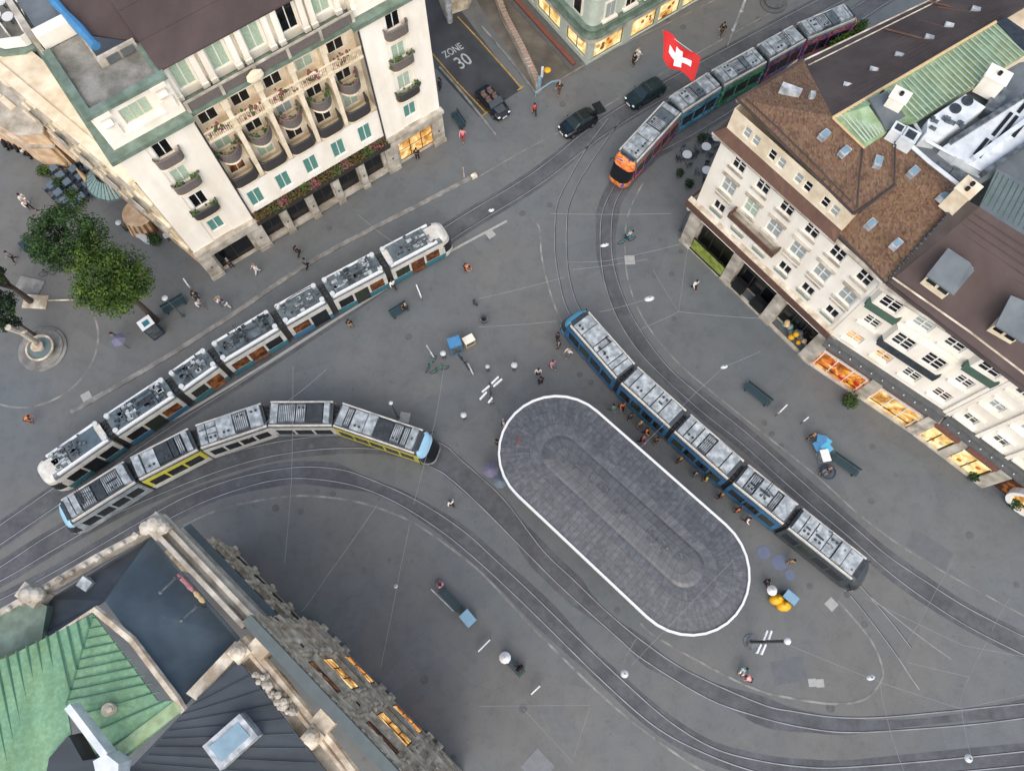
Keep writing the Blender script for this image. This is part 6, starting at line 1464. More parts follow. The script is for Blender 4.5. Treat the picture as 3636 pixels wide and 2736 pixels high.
def body_parts(kind):
    J = pose(kind); V = lambda a, b, t: tuple(J[a][i] + (J[b][i] - J[a][i]) * t for i in range(3))
    N = []; E = []; ix = {}
    def n(k, p, r): ix[k] = len(N); N.append((p, r)); return ix[k]
    n('pel', J['pel'], (.15, .1)); n('waist', J['waist'], (.125, .09)); n('chest', J['chest'], (.155, .1)); n('neck', J['neck'], .052); n('head0', J['head0'], (.07, .08)); n('head1', J['head1'], (.078, .092)); n('crown', J['crown'], .05)
    E += [(0, 1), (1, 2), (2, 3), (3, 4), (4, 5), (5, 6)]
    fw = (Vector(J['head1']) - Vector(J['neck'])); nose = Vector(J['head0']) + Vector((0, .105, .03)); n('nose', tuple(nose), .014); E.append((ix['head0'], ix['nose']))
    for s in 'LR':
        n('hip' + s, J['hip' + s], .085); n('kne' + s, J['kne' + s], .058); n('ank' + s, J['ank' + s], .036); n('toe' + s, J['toe' + s], (.038, .03)); E += [(0, ix['hip' + s]), (ix['hip' + s], ix['kne' + s]), (ix['kne' + s], ix['ank' + s]), (ix['ank' + s], ix['toe' + s])]
        n('sh' + s, J['sh' + s], .055); n('el' + s, J['el' + s], .04); n('wr' + s, J['wr' + s], .027); E += [(2, ix['sh' + s]), (ix['sh' + s], ix['el' + s]), (ix['el' + s], ix['wr' + s])]
        d = (Vector(J['wr' + s]) - Vector(J['el' + s])).normalized(); w_ = Vector(J['wr' + s]); pm = w_ + d * .08; n('palm' + s, tuple(pm), (.036, .018)); E.append((ix['wr' + s], ix['palm' + s]))
    body = skin_mesh(N, E, 'body')
    # fingers and thumb, ears: joined into the same mesh
    mb = MB()
    for s, sg in (('L', -1), ('R', 1)):
        d = (Vector(J['wr' + s]) - Vector(J['el' + s])).normalized(); pm = Vector(J['wr' + s]) + d * .1; side = d.cross(Vector((sg, 0, 0))).normalized(); inn = Vector((-sg, 0, 0)); inn = (inn - d * inn.dot(d)).normalized()
        for k, ln in enumerate((.062, .072, .068, .052)):
            o = pm + side * (.027 - .018 * k); mb.tube([tuple(o), tuple(o + d * ln * .5 + inn * .005), tuple(o + d * ln * .85 + inn * .025)], [.0095, .0088, .007], 6)
        o = Vector(J['wr' + s]) + d * .045 + side * .03; mb.tube([tuple(o), tuple(o + side * .03 + d * .02), tuple(o + side * .038 + d * .05 + inn * .01)], [.012, .0105, .008], 6)
    h = Vector(J['head0'])
    for sg in (-1, 1): mb.ball(tuple(h + Vector((sg * .082, .0, .02))), .026, 0, 6, (.4, .8, 1.1)); mb.ball(tuple(h + Vector((sg * .032, .088, .05))), .013, 1, 6)
    mb.ball(tuple(h + Vector((0, .092, -.02))), .02, 2, 6, (1.2, .4, .35))
    import bmesh
    bm = bmesh.new(); bm.from_mesh(body); b2 = len(bm.verts)
    vs = [bm.verts.new(v) for v in mb.v]
    for f, mi in zip(mb.f, mb.m):
        try: q = bm.faces.new([vs[i] for i in f]); q.smooth = True; q.material_index = mi
        except ValueError: pass
    bm.to_mesh(body); bm.free()
    # clothes
    T = []; TE = [(0, 1), (1, 2), (2, 3)]
    T += [(V('pel', 'waist', .1), (.165, .118)), (J['waist'], (.145, .11)), (J['chest'], (.175, .12)), (V('chest', 'neck', .75), (.07, .065))]
    for s in 'LR':
        b = len(T); T += [(J['sh' + s], .075), (J['el' + s], .056), (V('el' + s, 'wr' + s, .8), .042)]; TE += [(2, b), (b, b + 1), (b + 1, b + 2)]
    top = skin_mesh(T, TE, 'jacket')
    Q = [(J['pel'], (.165, .115))]; QE = []
    for s in 'LR':
        b = len(Q); Q += [(J['hip' + s], .1), (J['kne' + s], .075), (V('kne' + s, 'ank' + s, .92), .055)]; QE += [(0, b), (b, b + 1), (b + 1, b + 2)]
    leg = skin_mesh(Q, QE, 'trousers')
    mb = MB(); hc = Vector(J['head1']) + Vector((0, -.02, .035)); mb.ball(tuple(hc), .112, 0, 10, (.9, 1.02, .95)); mb.ball(tuple(hc + Vector((0, -.045, -.08))), .08, 0, 8, (.95, .7, 1.1))
    hair = bpy.data.meshes.new('hair'); hair.from_pydata(mb.v, [], mb.f)
    for p in hair.polygons: p.use_smooth = True
    out = []
    for s in 'LR':
        mb = MB(); a, t_ = Vector(J['ank' + s]), Vector(J['toe' + s]); c = (a + t_) / 2; mb.ball((c.x, c.y, max(.045, c.z - .02)), .06, 0, 8, (.8, 2.0, .7))
        sh = bpy.data.meshes.new('shoe'); sh.from_pydata(mb.v, [], mb.f); out.append(sh)
    return (body, top, leg, hair, *out)
POSES = {k: body_parts(k) for k in ('stand', 'walk', 'phone', 'sit', 'bend')}
MESHC = {}
def cm(kind, i, m):
    k = (kind, i, m)
    if k not in MESHC:
        me = POSES[kind][i].copy(); me.materials.clear(); me.materials.append(MATS[m])
        if i == 0: me.materials.append(MATS['black']); me.materials.append(MATS['cl_red'])
        MESHC[k] = me
    return MESHC[k]
def person(label, px, py, kind='stand', top='cl_black', leg='cl_navy', hair='hair_dark', face=0, skin=0, z=0, sc=.98, hold=None, group=None):
    x, y = G(px, py, z + .8 * sc); t = thing('person', label, 'person', (x, y, z), group)
    t.rotation_euler = (0, 0, R(face)); t.scale = (sc, sc, sc); WORLD[t.as_pointer()] = (0, 0, 0)
    for i, (nm, m) in enumerate((('body', 'skin%d' % skin), ('jacket', top), ('trousers', leg), ('hair', hair), ('shoe', 'cl_black'), ('shoe', 'cl_black'))):
        o = bpy.data.objects.new(nm, cm(kind, i, m)); COL.objects.link(o); o.parent = t
    return t
PP = [
 ('person in black standing at the tree side of the tram platform', 694, 1050, 'stand', 'cl_black', 'cl_navy', 'hair_dark', 200, 0),
 ('person in white top walking beside the black-clad person near the platform', 708, 1080, 'walk', 'cl_white', 'cl_grey', 'hair_brown', 240, 1),
 ('person in white with arms folded, left one of the pair by the platform kerb', 782, 1070, 'phone', 'cl_white', 'cl_jeans', 'hair_fair', 90, 0),
 ('person in pale grey top, right one of the pair by the platform kerb', 800, 1080, 'walk', 'cl_grey', 'cl_white', 'hair_brown', 60, 3),
 ('person in white shirt walking alone along the hotel front', 909, 955, 'walk', 'cl_white', 'cl_white', 'hair_fair', 120, 0),
 ('person in black walking on the hotel pavement, upper of the two in dark clothes', 1056, 892, 'walk', 'cl_black', 'cl_black', 'hair_dark', 320, 1),
 ('person in dark grey on the hotel pavement nearest the kerb, behind the other in black', 1086, 935, 'walk', 'cl_grey', 'cl_black', 'hair_dark', 320, 2),
 ('person in white top stepping to the doors of the long white tram', 1395, 1012, 'walk', 'cl_white', 'cl_black', 'hair_brown', 30, 0),
 ('person in pale trousers and black top waiting beside the long white tram', 1242, 1150, 'stand', 'cl_black', 'cl_khaki', 'hair_dark', 10, 1),
 ('person in peach orange coat bending forward on the open square', 1652, 945, 'bend', 'cl_orange', 'cl_black', 'hair_dark', 230, 0),
 ('person in black sitting on the round bench nearest the long white tram', 1440, 1085, 'sit', 'cl_black', 'cl_black', 'hair_fair', 100, 0),
 ('person in white shirt and black trousers alone in front of the corner house', 2468, 1012, 'walk', 'cl_white', 'cl_black', 'hair_dark', 200, 0),
 ('person in dark top, first of the trio near the cyan tram nose', 1980, 1196, 'stand', 'cl_black', 'cl_navy', 'hair_dark', 250, 1),
 ('person in grey top, second of the trio near the cyan tram nose', 1984, 1224, 'stand', 'cl_grey', 'cl_black', 'hair_brown', 70, 0),
 ('person in white top, third of the trio near the cyan tram nose', 2020, 1252, 'walk', 'cl_white', 'cl_grey', 'hair_fair', 130, 3),
 ('person in pinkish top walking between the canopy and the cyan tram nose', 1962, 1294, 'walk', 'cl_pink', 'cl_grey', 'hair_brown', 210, 0),
 ('person in black and white, upper of the pair beside the top of the canopy', 1911, 1322, 'stand', 'cl_white', 'cl_black', 'hair_dark', 180, 0),
 ('person in black with pale bag, lower of the pair beside the top of the canopy', 1920, 1352, 'stand', 'cl_black', 'cl_black', 'hair_dark', 20, 1),
 ('person in dark coat crossing below the lit corner shop', 1987, 312, 'walk', 'cl_black', 'cl_brown', 'hair_grey', 150, 0),
 ('person in maroon top crossing between the two dark cars', 1898, 390, 'walk', 'cl_red', 'cl_black', 'hair_dark', 190, 1),
 ('person in white, left of the pair under the lit corner shop window', 2252, 212, 'stand', 'cl_black', 'cl_black', 'hair_dark', 120, 0),
 ('person in white shirt, right of the pair under the lit corner shop window', 2266, 196, 'walk', 'cl_white', 'cl_white', 'hair_fair', 300, 3),
 ('person in black walking alone on the street above the flag', 2566, 105, 'walk', 'cl_black', 'cl_brown', 'hair_dark', 140, 0),
 ('person in red and pink at the corner of the hotel shop', 1643, 480, 'walk', 'cl_pink', 'cl_red', 'hair_dark', 170, 0),
 ('person in black at the shadowed side entrance of the hotel', 1562, 300, 'stand', 'cl_black', 'cl_navy', 'hair_dark', 60, 2),
 ('person in white in the doorway of the orange lit hotel shop', 1480, 548, 'stand', 'cl_black', 'cl_black', 'hair_dark', 0, 0),
 ('person in khaki stepping off the blue tram at its first joint', 2196, 1425, 'walk', 'cl_khaki', 'cl_teal', 'hair_dark', 230, 0),
 ('person in orange stepping off the blue tram at its first joint', 2229, 1420, 'walk', 'cl_orange', 'cl_black', 'hair_brown', 200, 1),
 ('person in dark blue standing by the second section of the blue tram', 2258, 1456, 'stand', 'cl_navy', 'cl_black', 'hair_dark', 220, 0),
 ('person in tan jacket close to the side of the blue tram, beside the canopy edge', 2292, 1484, 'stand', 'cl_khaki', 'cl_navy', 'hair_fair', 210, 0),
 ('person in orange red top leaving the blue tram beside the canopy', 2316, 1508, 'walk', 'cl_orange', 'cl_black', 'hair_dark', 230, 0),
 ('person in maroon striding towards the canopy from the blue tram', 2300, 1538, 'walk', 'cl_red', 'cl_black', 'hair_grey', 240, 3),
 ('person in brown beside the second joint of the blue tram', 2350, 1540, 'stand', 'cl_brown', 'cl_black', 'hair_dark', 200, 1),
 ('person with fair hair waiting at the third section of the blue tram', 2432, 1612, 'stand', 'cl_brown', 'cl_black', 'hair_fair', 40, 0),
 ('person in grey waiting near the yellow clad person by the blue tram', 2490, 1660, 'stand', 'cl_grey', 'cl_navy', 'hair_dark', 40, 0),
 ('person in yellow top waiting beside the blue tram', 2527, 1676, 'stand', 'cl_yellow', 'cl_navy', 'hair_dark', 60, 0),
 ('person with pale hair by the fourth section of the blue tram', 2578, 1738, 'stand', 'cl_brown', 'cl_black', 'hair_fair', 50, 1),
 ('person in orange brown by the fourth section of the blue tram', 2640, 1788, 'stand', 'cl_orange', 'cl_black', 'hair_dark', 30, 0),
 ('person in white and brown at the fourth joint of the blue tram', 2674, 1822, 'walk', 'cl_white', 'cl_brown', 'hair_dark', 220, 0),
 ('person in white at the left rim of the oval canopy', 1788, 1503, 'stand', 'cl_white', 'cl_black', 'hair_grey', 100, 0),
 ('person in black at the left rim of the oval canopy', 1766, 1572, 'stand', 'cl_black', 'cl_navy', 'hair_dark', 120, 0),
 ('person in black and white crossing the tracks left of the canopy', 1602, 1786, 'walk', 'cl_white', 'cl_black', 'hair_dark', 20, 0),
 ('person in orange brown crouched over near the left edge above the tracks', 92, 1488, 'bend', 'cl_orange', 'cl_brown', 'hair_dark', 280, 1),
 ('person in brown standing beside the blue table cluster at right', 2880, 1549, 'stand', 'cl_brown', 'cl_black', 'hair_fair', 200, 0),
 ('person in brown jacket near the tail of the blue tram', 2810, 1992, 'stand', 'cl_khaki', 'cl_brown', 'hair_dark', 180, 0),
 ('person in black beside the white round table at the canopy end', 2724, 2062, 'sit', 'cl_black', 'cl_black', 'hair_dark', 220, 0),
 ('person in teal sitting on the ground below the canopy', 2648, 2372, 'sit', 'cl_teal', 'cl_white', 'hair_dark', 150, 0),
 ('person in pale peach and black below the canopy', 2664, 2412, 'bend', 'cl_pink', 'cl_black', 'hair_dark', 60, 3),
 ('person in pale pink on the upper end of the left dark bench', 1566, 2078, 'sit', 'cl_pink', 'cl_grey', 'hair_dark', 45, 0),
 ('person in black on the lower end of the bench near the bottom', 1848, 2374, 'sit', 'cl_black', 'cl_black', 'hair_dark', 45, 1),
 ('person in navy sitting by the dark ring at the right benches', 2944, 1664, 'sit', 'cl_navy', 'cl_grey', 'hair_fair', 130, 0),
 ('person in white at the far left beyond the dark tree', 84, 708, 'stand', 'cl_white', 'cl_white', 'hair_dark', 60, 0),
 ('person in white shirt and dark trousers beside the other at far left', 96, 728, 'walk', 'cl_white', 'cl_black', 'hair_fair', 240, 1),
 ('person in dark clothes below the tree on the left paving', 40, 910, 'walk', 'cl_grey', 'cl_black', 'hair_dark', 150, 0),
 ('person in lilac under the lilac umbrella by the big tree', 410, 1196, 'stand', 'cl_lilac', 'cl_navy', 'hair_dark', 120, 0),
 ('person in black entering the ground floor arch of the hotel', 815, 935, 'stand', 'cl_black', 'cl_black', 'hair_grey', 20, 0),
]
for p in PP:
    if 'blue tram' in p[0] and 'tail' not in p[0]: p = (p[0], p[1] - 20, p[2] + 22) + p[3:]
    person(p[0], p[1], p[2], p[3], p[4], p[5], p[6], p[7], p[8])

# ================================================================== CYCLIST
def cycle(x, y, rot, label, frame='cl_teal', name='bicycle'):
    f = (x, y, 0, rot); t = thing(name, label, 'bicycle', (x, y, 0))
    for xx in (-.5, .5):
        mb = MB(f); P = [(xx + .33 * math.cos(2 * math.pi * k / 16), 0, .34 + .33 * math.sin(2 * math.pi * k / 16)) for k in range(17)]; mb.tube(P, .022, 5); mb.build('wheel', 'black', t)
    mb = MB(f)
    for a, b in (((-.5, 0, .34), (-.1, 0, .3)), ((-.5, 0, .34), (-.2, 0, .75)), ((-.1, 0, .3), (-.2, 0, .75)), ((-.1, 0, .3), (.35, 0, .75)), ((-.2, 0, .75), (.35, 0, .8)), ((.35, 0, .85), (.5, 0, .34)), ((.3, 0, .98), (.35, 0, .8))): mb.tube([a, b], .025, 5)
    mb.build('frame', frame, t); mb = MB(f); mb.tube([(.3, -.25, 1.0), (.33, 0, 1.0), (.3, .25, 1.0)], .02, 5); mb.build('handlebar', 'black', t); mb = MB(f); mb.ball((-.22, 0, .86), .1, 0, 6, (1.3, .7, .4)); mb.build('saddle', 'black', t)
    return t
x, y = G(2226, 850, .5); cycle(x, y, R(20), 'bicycle ridden by the person in teal across the upper square')
person('person in teal top riding a bicycle on the upper square', 2226, 838, 'bend', 'cl_teal', 'cl_black', 'hair_dark', -70, 0, .12, .92)

# ================================================================== TREES
def leaf_mat(name, c1, c2, c3):
    m = bpy.data.materials.new(name); m.use_nodes = True; n = m.node_tree; b = n.nodes["Principled BSDF"]
    tc = n.nodes.new("ShaderNodeTexCoord"); nz = n.nodes.new("ShaderNodeTexNoise"); nz.inputs["Scale"].default_value = 1.1; nz.inputs["Detail"].default_value = 4
    cr = n.nodes.new("ShaderNodeValToRGB"); e = cr.color_ramp.elements; e.new(.5); e[0].position = .33; e[2].position = .67
    for q, c in zip(e, (c1, c2, c3)): q.color = S(c)
    n.links.new(tc.outputs["Object"], nz.inputs["Vector"]); n.links.new(nz.outputs["Fac"], cr.inputs[0]); n.links.new(cr.outputs[0], b.inputs["Base Color"])
    b.inputs["Roughness"].default_value = .65; b.inputs["Specular IOR Level"].default_value = .25; MATS[name] = m
leaf_mat('leaf_dark', '#203419', '#2c4622', '#40592a'); leaf_mat('leaf_bright', '#263a15', '#3a531d', '#5a6e28'); leaf_mat('leaf_deep', '#162418', '#1e301c', '#2c4020')
mat('bark', '#4a4038', .9, .2, 4)
def tree(label, cx, cy, zc, rx, ry, rz_, lm, nclump=60, seed=1, rot=0, name='broadleaf_tree', cat='tree', leaves=115, gx=None, trunk=.28):
    rnd = random.Random(seed); x, y = G(cx, cy, zc); t = thing(name, label, cat, (x, y, 0))
    mb = MB(); mb.tube([(x, y, 0), (x + .1, y, zc * .35), (x, y + .1, zc * .6)], [trunk, trunk * .75, trunk * .6], 8)
    for k in range(7):
        a = k * .9 + rnd.random(); mb.tube([(x, y, zc * .5), (x + math.cos(a) * rx * .4, y + math.sin(a) * ry * .4, zc * .8), (x + math.cos(a) * rx * .75, y + math.sin(a) * ry * .75, zc * (1.0 + rnd.uniform(-.1, .15)))], [trunk * .45, trunk * .25, .04], 6)
    mb.build('trunk', 'bark', t)
    vs = []; fs = []
    ca, sa_ = math.cos(rot), math.sin(rot)
    for c in range(nclump):
        while True:
            p = Vector((rnd.uniform(-1, 1), rnd.uniform(-1, 1), rnd.uniform(-.8, 1)))
            if .35 < p.length < 1.05: break
        p = p.normalized() * (rnd.uniform(.55, 1.0)); q = Vector((p.x * rx * ca - p.y * ry * sa_, p.x * rx * sa_ + p.y * ry * ca, p.z * rz_)); cr = rnd.uniform(.45, .95) * min(1, rx / 2)
        for _ in range(leaves):
            d = Vector((rnd.gauss(0, 1), rnd.gauss(0, 1), rnd.gauss(0, .8))); d = d.normalized() * cr * rnd.random() ** .4
            o = Vector((x, y, zc)) + q + d; s_ = rnd.uniform(.05, .115)
            nrm = (d.normalized() + Vector((rnd.gauss(0, .6), rnd.gauss(0, .6), rnd.uniform(0, 1.0)))).normalized(); a = nrm.orthogonal().normalized(); b = nrm.cross(a); ang = rnd.random() * 6.28; a, b = a * math.cos(ang) + b * math.sin(ang), b * math.cos(ang) - a * math.sin(ang)
            i = len(vs); vs += [tuple(o - a * s_ * 1.3), tuple(o + b * s_ * .7), tuple(o + a * s_ * 1.3), tuple(o - b * s_ * .7)]; fs.append((i, i + 1, i + 2, i + 3))
    mb = MB(); mb.add(vs, fs); mb.build('crown', lm, t); return t
tree('tall dark green tree nearer the cafe terrace at left', 228, 830, 8.0, 3.0, 2.4, 2.2, 'leaf_dark', 75, 3, .5)
tree('large bright green tree with the widest crown beside the paved circle', 385, 985, 8.0, 3.15, 2.55, 2.6, 'leaf_bright', 115, 5, -.6)
tree('dark tree cut by the left edge behind the fountain', -8, 1105, 5.0, 1.3, 1.7, 1.3, 'leaf_deep', 34, 9, 0, trunk=.14)
tree('small dark tree cut by the left edge above the others', -25, 975, 5.0, .9, 1.1, 1.2, 'leaf_deep', 22, 12, 0)
def bush(label, px, py, r, lm='leaf_bright', z=.7, pot=True, seed=1, name='potted_shrub'):
    rnd = random.Random(seed); x, y = G(px, py, z); t = thing(name, label, 'shrub', (x, y, 0)); mb = MB()
    if pot: mb.cyl(x, y, 0, .45, r * .55, r * .7, 12); mb.build('pot', 'stone_dark', t)
    vs = []; fs = []
    for _ in range(int(420 * r * r + 160)):
        d = Vector((rnd.gauss(0, 1), rnd.gauss(0, 1), rnd.gauss(0, 1))).normalized() * r * rnd.random() ** .35 * rnd.uniform(.8, 1.12); o = Vector((x, y, max(.1, z))) + Vector((d.x, d.y, d.z * .9)); s_ = rnd.uniform(.05, .1)
        nrm = (d.normalized() + Vector((rnd.gauss(0, .5), rnd.gauss(0, .5), .5))).normalized(); a = nrm.orthogonal().normalized(); b = nrm.cross(a)
        i = len(vs); vs += [tuple(o - a * s_), tuple(o + b * s_), tuple(o + a * s_), tuple(o - b * s_)]; fs.append((i, i + 1, i + 2, i + 3))
    mb = MB(); mb.add(vs, fs); mb.build('foliage', lm, t); return t
bush('round green shrub at the upper end of the cafe terrace', 152, 605, .6, 'leaf_bright', seed=2)
bush('round green shrub in the middle of the cafe terrace edge', 205, 648, .5, 'leaf_dark', seed=3)
bush('bright green shrub at the lower end of the cafe terrace', 252, 690, .7, 'leaf_bright', seed=4)
bush('green shrub by the glass fan canopy', 188, 520, .4, 'leaf_dark', seed=14)
bush('low shrub beside the white planter near the hotel corner', 462, 800, .6, 'leaf_dark', seed=5)
bush('dark shrub at the foot of the white planter', 545, 850, .6, 'leaf_dark', seed=6)
bush('topmost dark potted shrub of the white table terrace', 2492, 487, .42, 'leaf_deep', seed=7)
bush('dark potted shrub left of the corner house, upper of the free-standing pair', 2415, 612, .38, 'leaf_deep', seed=8)
bush('dark potted shrub left of the corner house, lower of the free-standing pair', 2448, 650, .42, 'leaf_deep', seed=9)
bush('bright green shrub by the pillar between the orange and gold shop windows', 3022, 1421, .72, 'leaf_bright', seed=10)
bush('dark shrub at the right edge by the round lit window', 3612, 1785, .6, 'leaf_dark', seed=11)
bush('small shrub at the arched shop entrance near the right edge', 3462, 1690, .45, 'leaf_dark', seed=12)
t = bush('long green hedge of bushes in the shade beside the top right tram', 3010, 135, .9, 'leaf_bright', 1.2, False, 13, 'hedge')
rnd = random.Random(4); vs = []; fs = []
for _ in range(2600):
    q = rnd.random(); x, y = G(2945 + 120 * q + rnd.gauss(0, 7), 172 - 75 * q + rnd.gauss(0, 9), 1.2); o = Vector((x, y, rnd.uniform(.2, 2.0))); nrm = Vector((rnd.gauss(0, .6), rnd.gauss(0, .6), 1)).normalized(); a = nrm.orthogonal().normalized(); b = nrm.cross(a); s_ = rnd.uniform(.06, .13); i = len(vs); vs += [tuple(o - a * s_), tuple(o + b * s_), tuple(o + a * s_), tuple(o - b * s_)]; fs.append((i, i + 1, i + 2, i + 3))
mb = MB(); mb.add(vs, fs); nf = mb.build('foliage', 'leaf_bright', t); old = [c for c in t.children if c != nf][0]; bpy.data.objects.remove(old); nf.name = 'foliage'

# ================================================================== FLAG
def flag():
    c = [(2353, 108), (2485, 205), (2462, 290), (2350, 212)]; zs = (7.4, 7.4, 6.4, 6.4)
    P = [Vector(G3(*p, z)) for p, z in zip(c, zs)]; n = 24; t = thing('swiss_flag', 'square red flag with white cross flying above the street between shop and tram', 'flag', tuple(P[0]))
    def pt(u, v, off=0):
        a = P[0].lerp(P[1], u); b = P[3].lerp(P[2], u); p = a.lerp(b, v); return tuple(p + Vector((.1 * math.sin(u * 7 + v * 2), .08 * math.sin(u * 6 + v * 3), .16 * math.sin(u * 9 + v * 2.5) + .08 * math.sin(v * 6) + off)))
    def cross(u, v): return (abs(u - .5) < .1 and abs(v - .5) < .32) or (abs(v - .5) < .1 and abs(u - .5) < .32)
    mr, mc = MB(), MB(); vs = {}
    us = sorted({i / n for i in range(n + 1)} | {.18, .4, .6, .82})
    for i in range(len(us) - 1):
        for j in range(len(us) - 1):
            u0, u1, v0, v1 = us[i], us[i + 1], us[j], us[j + 1]; q = cross((u0 + u1) / 2, (v0 + v1) / 2)
            (mc if q else mr).add([pt(u0, v0), pt(u1, v0), pt(u1, v1), pt(u0, v1)], [(0, 1, 2, 3)])
    mr.build('red_field', 'red', t, True); mc.build('white_cross', 'cross_white', t, True)
    mb = MB(); mb.tube([tuple(P[0]), tuple(P[1])], .02, 5); mb.build('header_cord', 'white_plain', t)
flag()
mb = MB(); mb.tube([G3(2086, 215, 7.8), G3(2353, 108, 7.45), G3(2620, 20, 7.8)], .012, 4)
solo('overhead_wire', mb, 'metal_grey', 'thin cable carrying the red flag across the street', 'wire', 'overhead wires over the square')

# ================================================================== STREET FURNITURE
def bench(label, px, py, rot, L=2.0, arms=False):
    x, y = G(px, py, .45); f = (x, y, 0, R(rot)); t = thing('bench', label, 'bench', (x, y, 0), 'dark benches on the square')
    mb = MB(f)
    for k in range(5): mb.box(-L / 2, L / 2, -.3 + k * .12, -.21 + k * .12, .42, .46)
    mb.build('seat', 'bench_green', t); mb = MB(f)
    for k in range(3): mb.box(-L / 2, L / 2, .31, .35, .55 + k * .12, .64 + k * .12)
    mb.build('backrest', 'bench_green', t)
    for s in (-1, 1): mb = MB(f); mb.box(s * L * .4 - .04, s * L * .4 + .04, -.28, .34, 0, .42); mb.build('leg', 'iron_dark', t)
bench('dark bench with a sitting person at its lower end and white parasol at its top', 1822, 2358, -45, 1.9)
bench('long dark bench with a pale rail, left of the pale blue box', 1600, 2128, -45, 2.1)
bench('dark double bench alone on the right pavement beside the white sign', 2690, 1400, -42, 2.4)
bench('dark double bench just below the white box and blue tables', 3000, 1650, -38, 2.3)
bench('dark bench between the bright tree and the hotel', 618, 1082, 35, 2.0)
bench('dark bench beside the person in black near the long tram', 1418, 1102, 35, 1.6)
bench('dark bench in the side street by the hotel corner', 1627, 423, -60, 1.7)
mb = MB(); mb.tube([G3(1530, 2090, .9), G3(1610, 2168, .9)], .05, 6)
for p in ((1532, 2092), (1608, 2166)): mb.tube([G3(*p, .9), (*G(*p, .9), 0)], .03, 5)
solo('hand_rail', mb, 'metal_white', 'pale rail behind the bench left of the pale blue box', 'rail')
def crate(name, label, cat, px, py, rot, sx, sy, h, m, mt=None, z=0):
    x, y = G(px, py, h); f = (x, y, z, R(rot)); t = thing(name, label, cat, (x, y, z)); mb = MB(f)
    mb.box(-sx / 2, sx / 2, -sy / 2, sy / 2, .05, h - .06); mb.build('case', m, t); mb = MB(f); mb.box(-sx / 2 - .03, sx / 2 + .03, -sy / 2 - .03, sy / 2 + .03, h - .06, h)
    mb.build('lid', mt or m, t); mb = MB(f)
    mb.box(-sx / 2 + .08, sx / 2 - .08, -sy / 2 - .012, -sy / 2, .3, h - .25); mb.build('panel', 'metal_grey', t); return t
crate('utility_box', 'pale blue topped box at the lower end of the left bench', 'box', 1661, 2194, -48, 1.0, .75, 1.1, 'navy', 'blue_pale')
crate('utility_box', 'pale blue box beside the two yellow bags below the canopy', 'box', 2810, 2120, -42, .95, .62, 1.1, 'metal_grey', 'blue_pale')
crate('ticket_machine', 'bright blue ticket machine in the centre of the square', 'machine', 1613, 1213, 20, .95, .8, 1.9, 'blue_box', 'blue_box')
crate('parcel_trolley', 'cream slatted trolley next to the blue ticket machine', 'trolley', 1664, 1203, 30, .85, .6, 1.0, 'canvas_beige', 'stucco_white')
crate('white_cabinet', 'white cabinet between the blue tables and the lower right bench', 'cabinet', 2932, 1616, 10, .6, .9, 1.0, 'metal_white', 'white_plain')
crate('information_pillar', 'white and blue topped pillar box at the foot of the bright tree', 'pillar', 516, 1146, 40, 1.05, .9, 2.2, 'navy', 'white_plain')
mb = MB(); x, y = G(516, 1146, 2.3); mb.rbox(x, y, 2.21, 2.26, .5, .45, R(40)); solo('pillar_emblem', mb, 'tram_teal', 'teal square on top of the white pillar box by the bright tree', 'emblem')
def sign(label, px, py, px2, py2, h=1.1):
    a, b = Vector(G(px, py, h)), Vector(G(px2, py2, h)); d = b - a; t = thing('sign_board', label, 'sign', (a.x, a.y, 0)); mb = MB(); c = (a + b) / 2; mb.rbox(c.x, c.y, .6, h, d.length, .09, math.atan2(d.y, d.x)); mb.build('board', 'white_plain', t)
    for p in (a, b): mb = MB(); mb.cyl(p.x, p.y, 0, .6, .03, n=6); mb.build('post', 'metal_grey', t)
sign('thin white board between the pale blue box and the lower bench', 1698, 2312, 1740, 2270); sign('thin white board at the end of the bench row near the bottom', 1886, 2464, 1918, 2434)
sign('short white board beside the upper right bench', 2770, 1462, 2796, 1436); sign('small bent white board between the benches on the right pavement', 2855, 1494, 2872, 1480, .8)
sign('short white board in front of the hotel corner pilaster', 650, 988, 668, 1014, 1.0); sign('narrow pale board in the square beside the long tram', 1478, 1010, 1494, 1050, 1.0)
def globe_post(label, px, py, r=.2, h=1.1, arm=None, name='bollard_lamp', m='globe_plain'):
    x, y = G(px, py, h); t = thing(name, label, 'lamp', (x, y, 0)); mb = MB(); mb.cyl(x, y, 0, h - .1, .06, n=8); mb.cyl(x, y, 0, .1, .16, n=10); mb.build('post', 'metal_grey', t)
    mb = MB(); mb.lathe(x, y, [(.04, h - .14), (r * .9, h - .06), (r, h + .02), (r * .6, h + .1), (.03, h + .14)], 14); mb.build('head', m, t)
    if arm: mb = MB(); mb.tube([(x, y, h), G3(*arm, h + .2)], .04, 5); mb.build('arm', 'metal_grey', t)
globe_post('white disc lamp post left of the blue ticket machine', 1573, 1254, .24); globe_post('small white disc lamp post right of the blue ticket machine', 1731, 1301, .18)
globe_post('largest white disc lamp post with a pale arm beside the trio', 1826, 1296, .26, 1.2, (1828, 1258)); globe_post('white disc lamp post with a pale arm above the oval canopy', 1646, 1473, .24, 1.2, (1644, 1432))
globe_post('pale ring lamp at the foot of the crossed white boards', 1745, 1420, .26, 1.0, None, 'bollard_lamp', 'metal_grey'); globe_post('small white lamp over the nose of the curved tram', 1388, 1430, .16, 4.0)
globe_post('white globe lamp between the bright tree and the bench', 585, 1058, .24, 3.6); globe_post('white globe beside the cafe parasols near the hotel corner', 420, 790, .26, 1.4)
globe_post('white lamp beside the left end pillar of the corner house', 2448, 740, .24, 3.6)
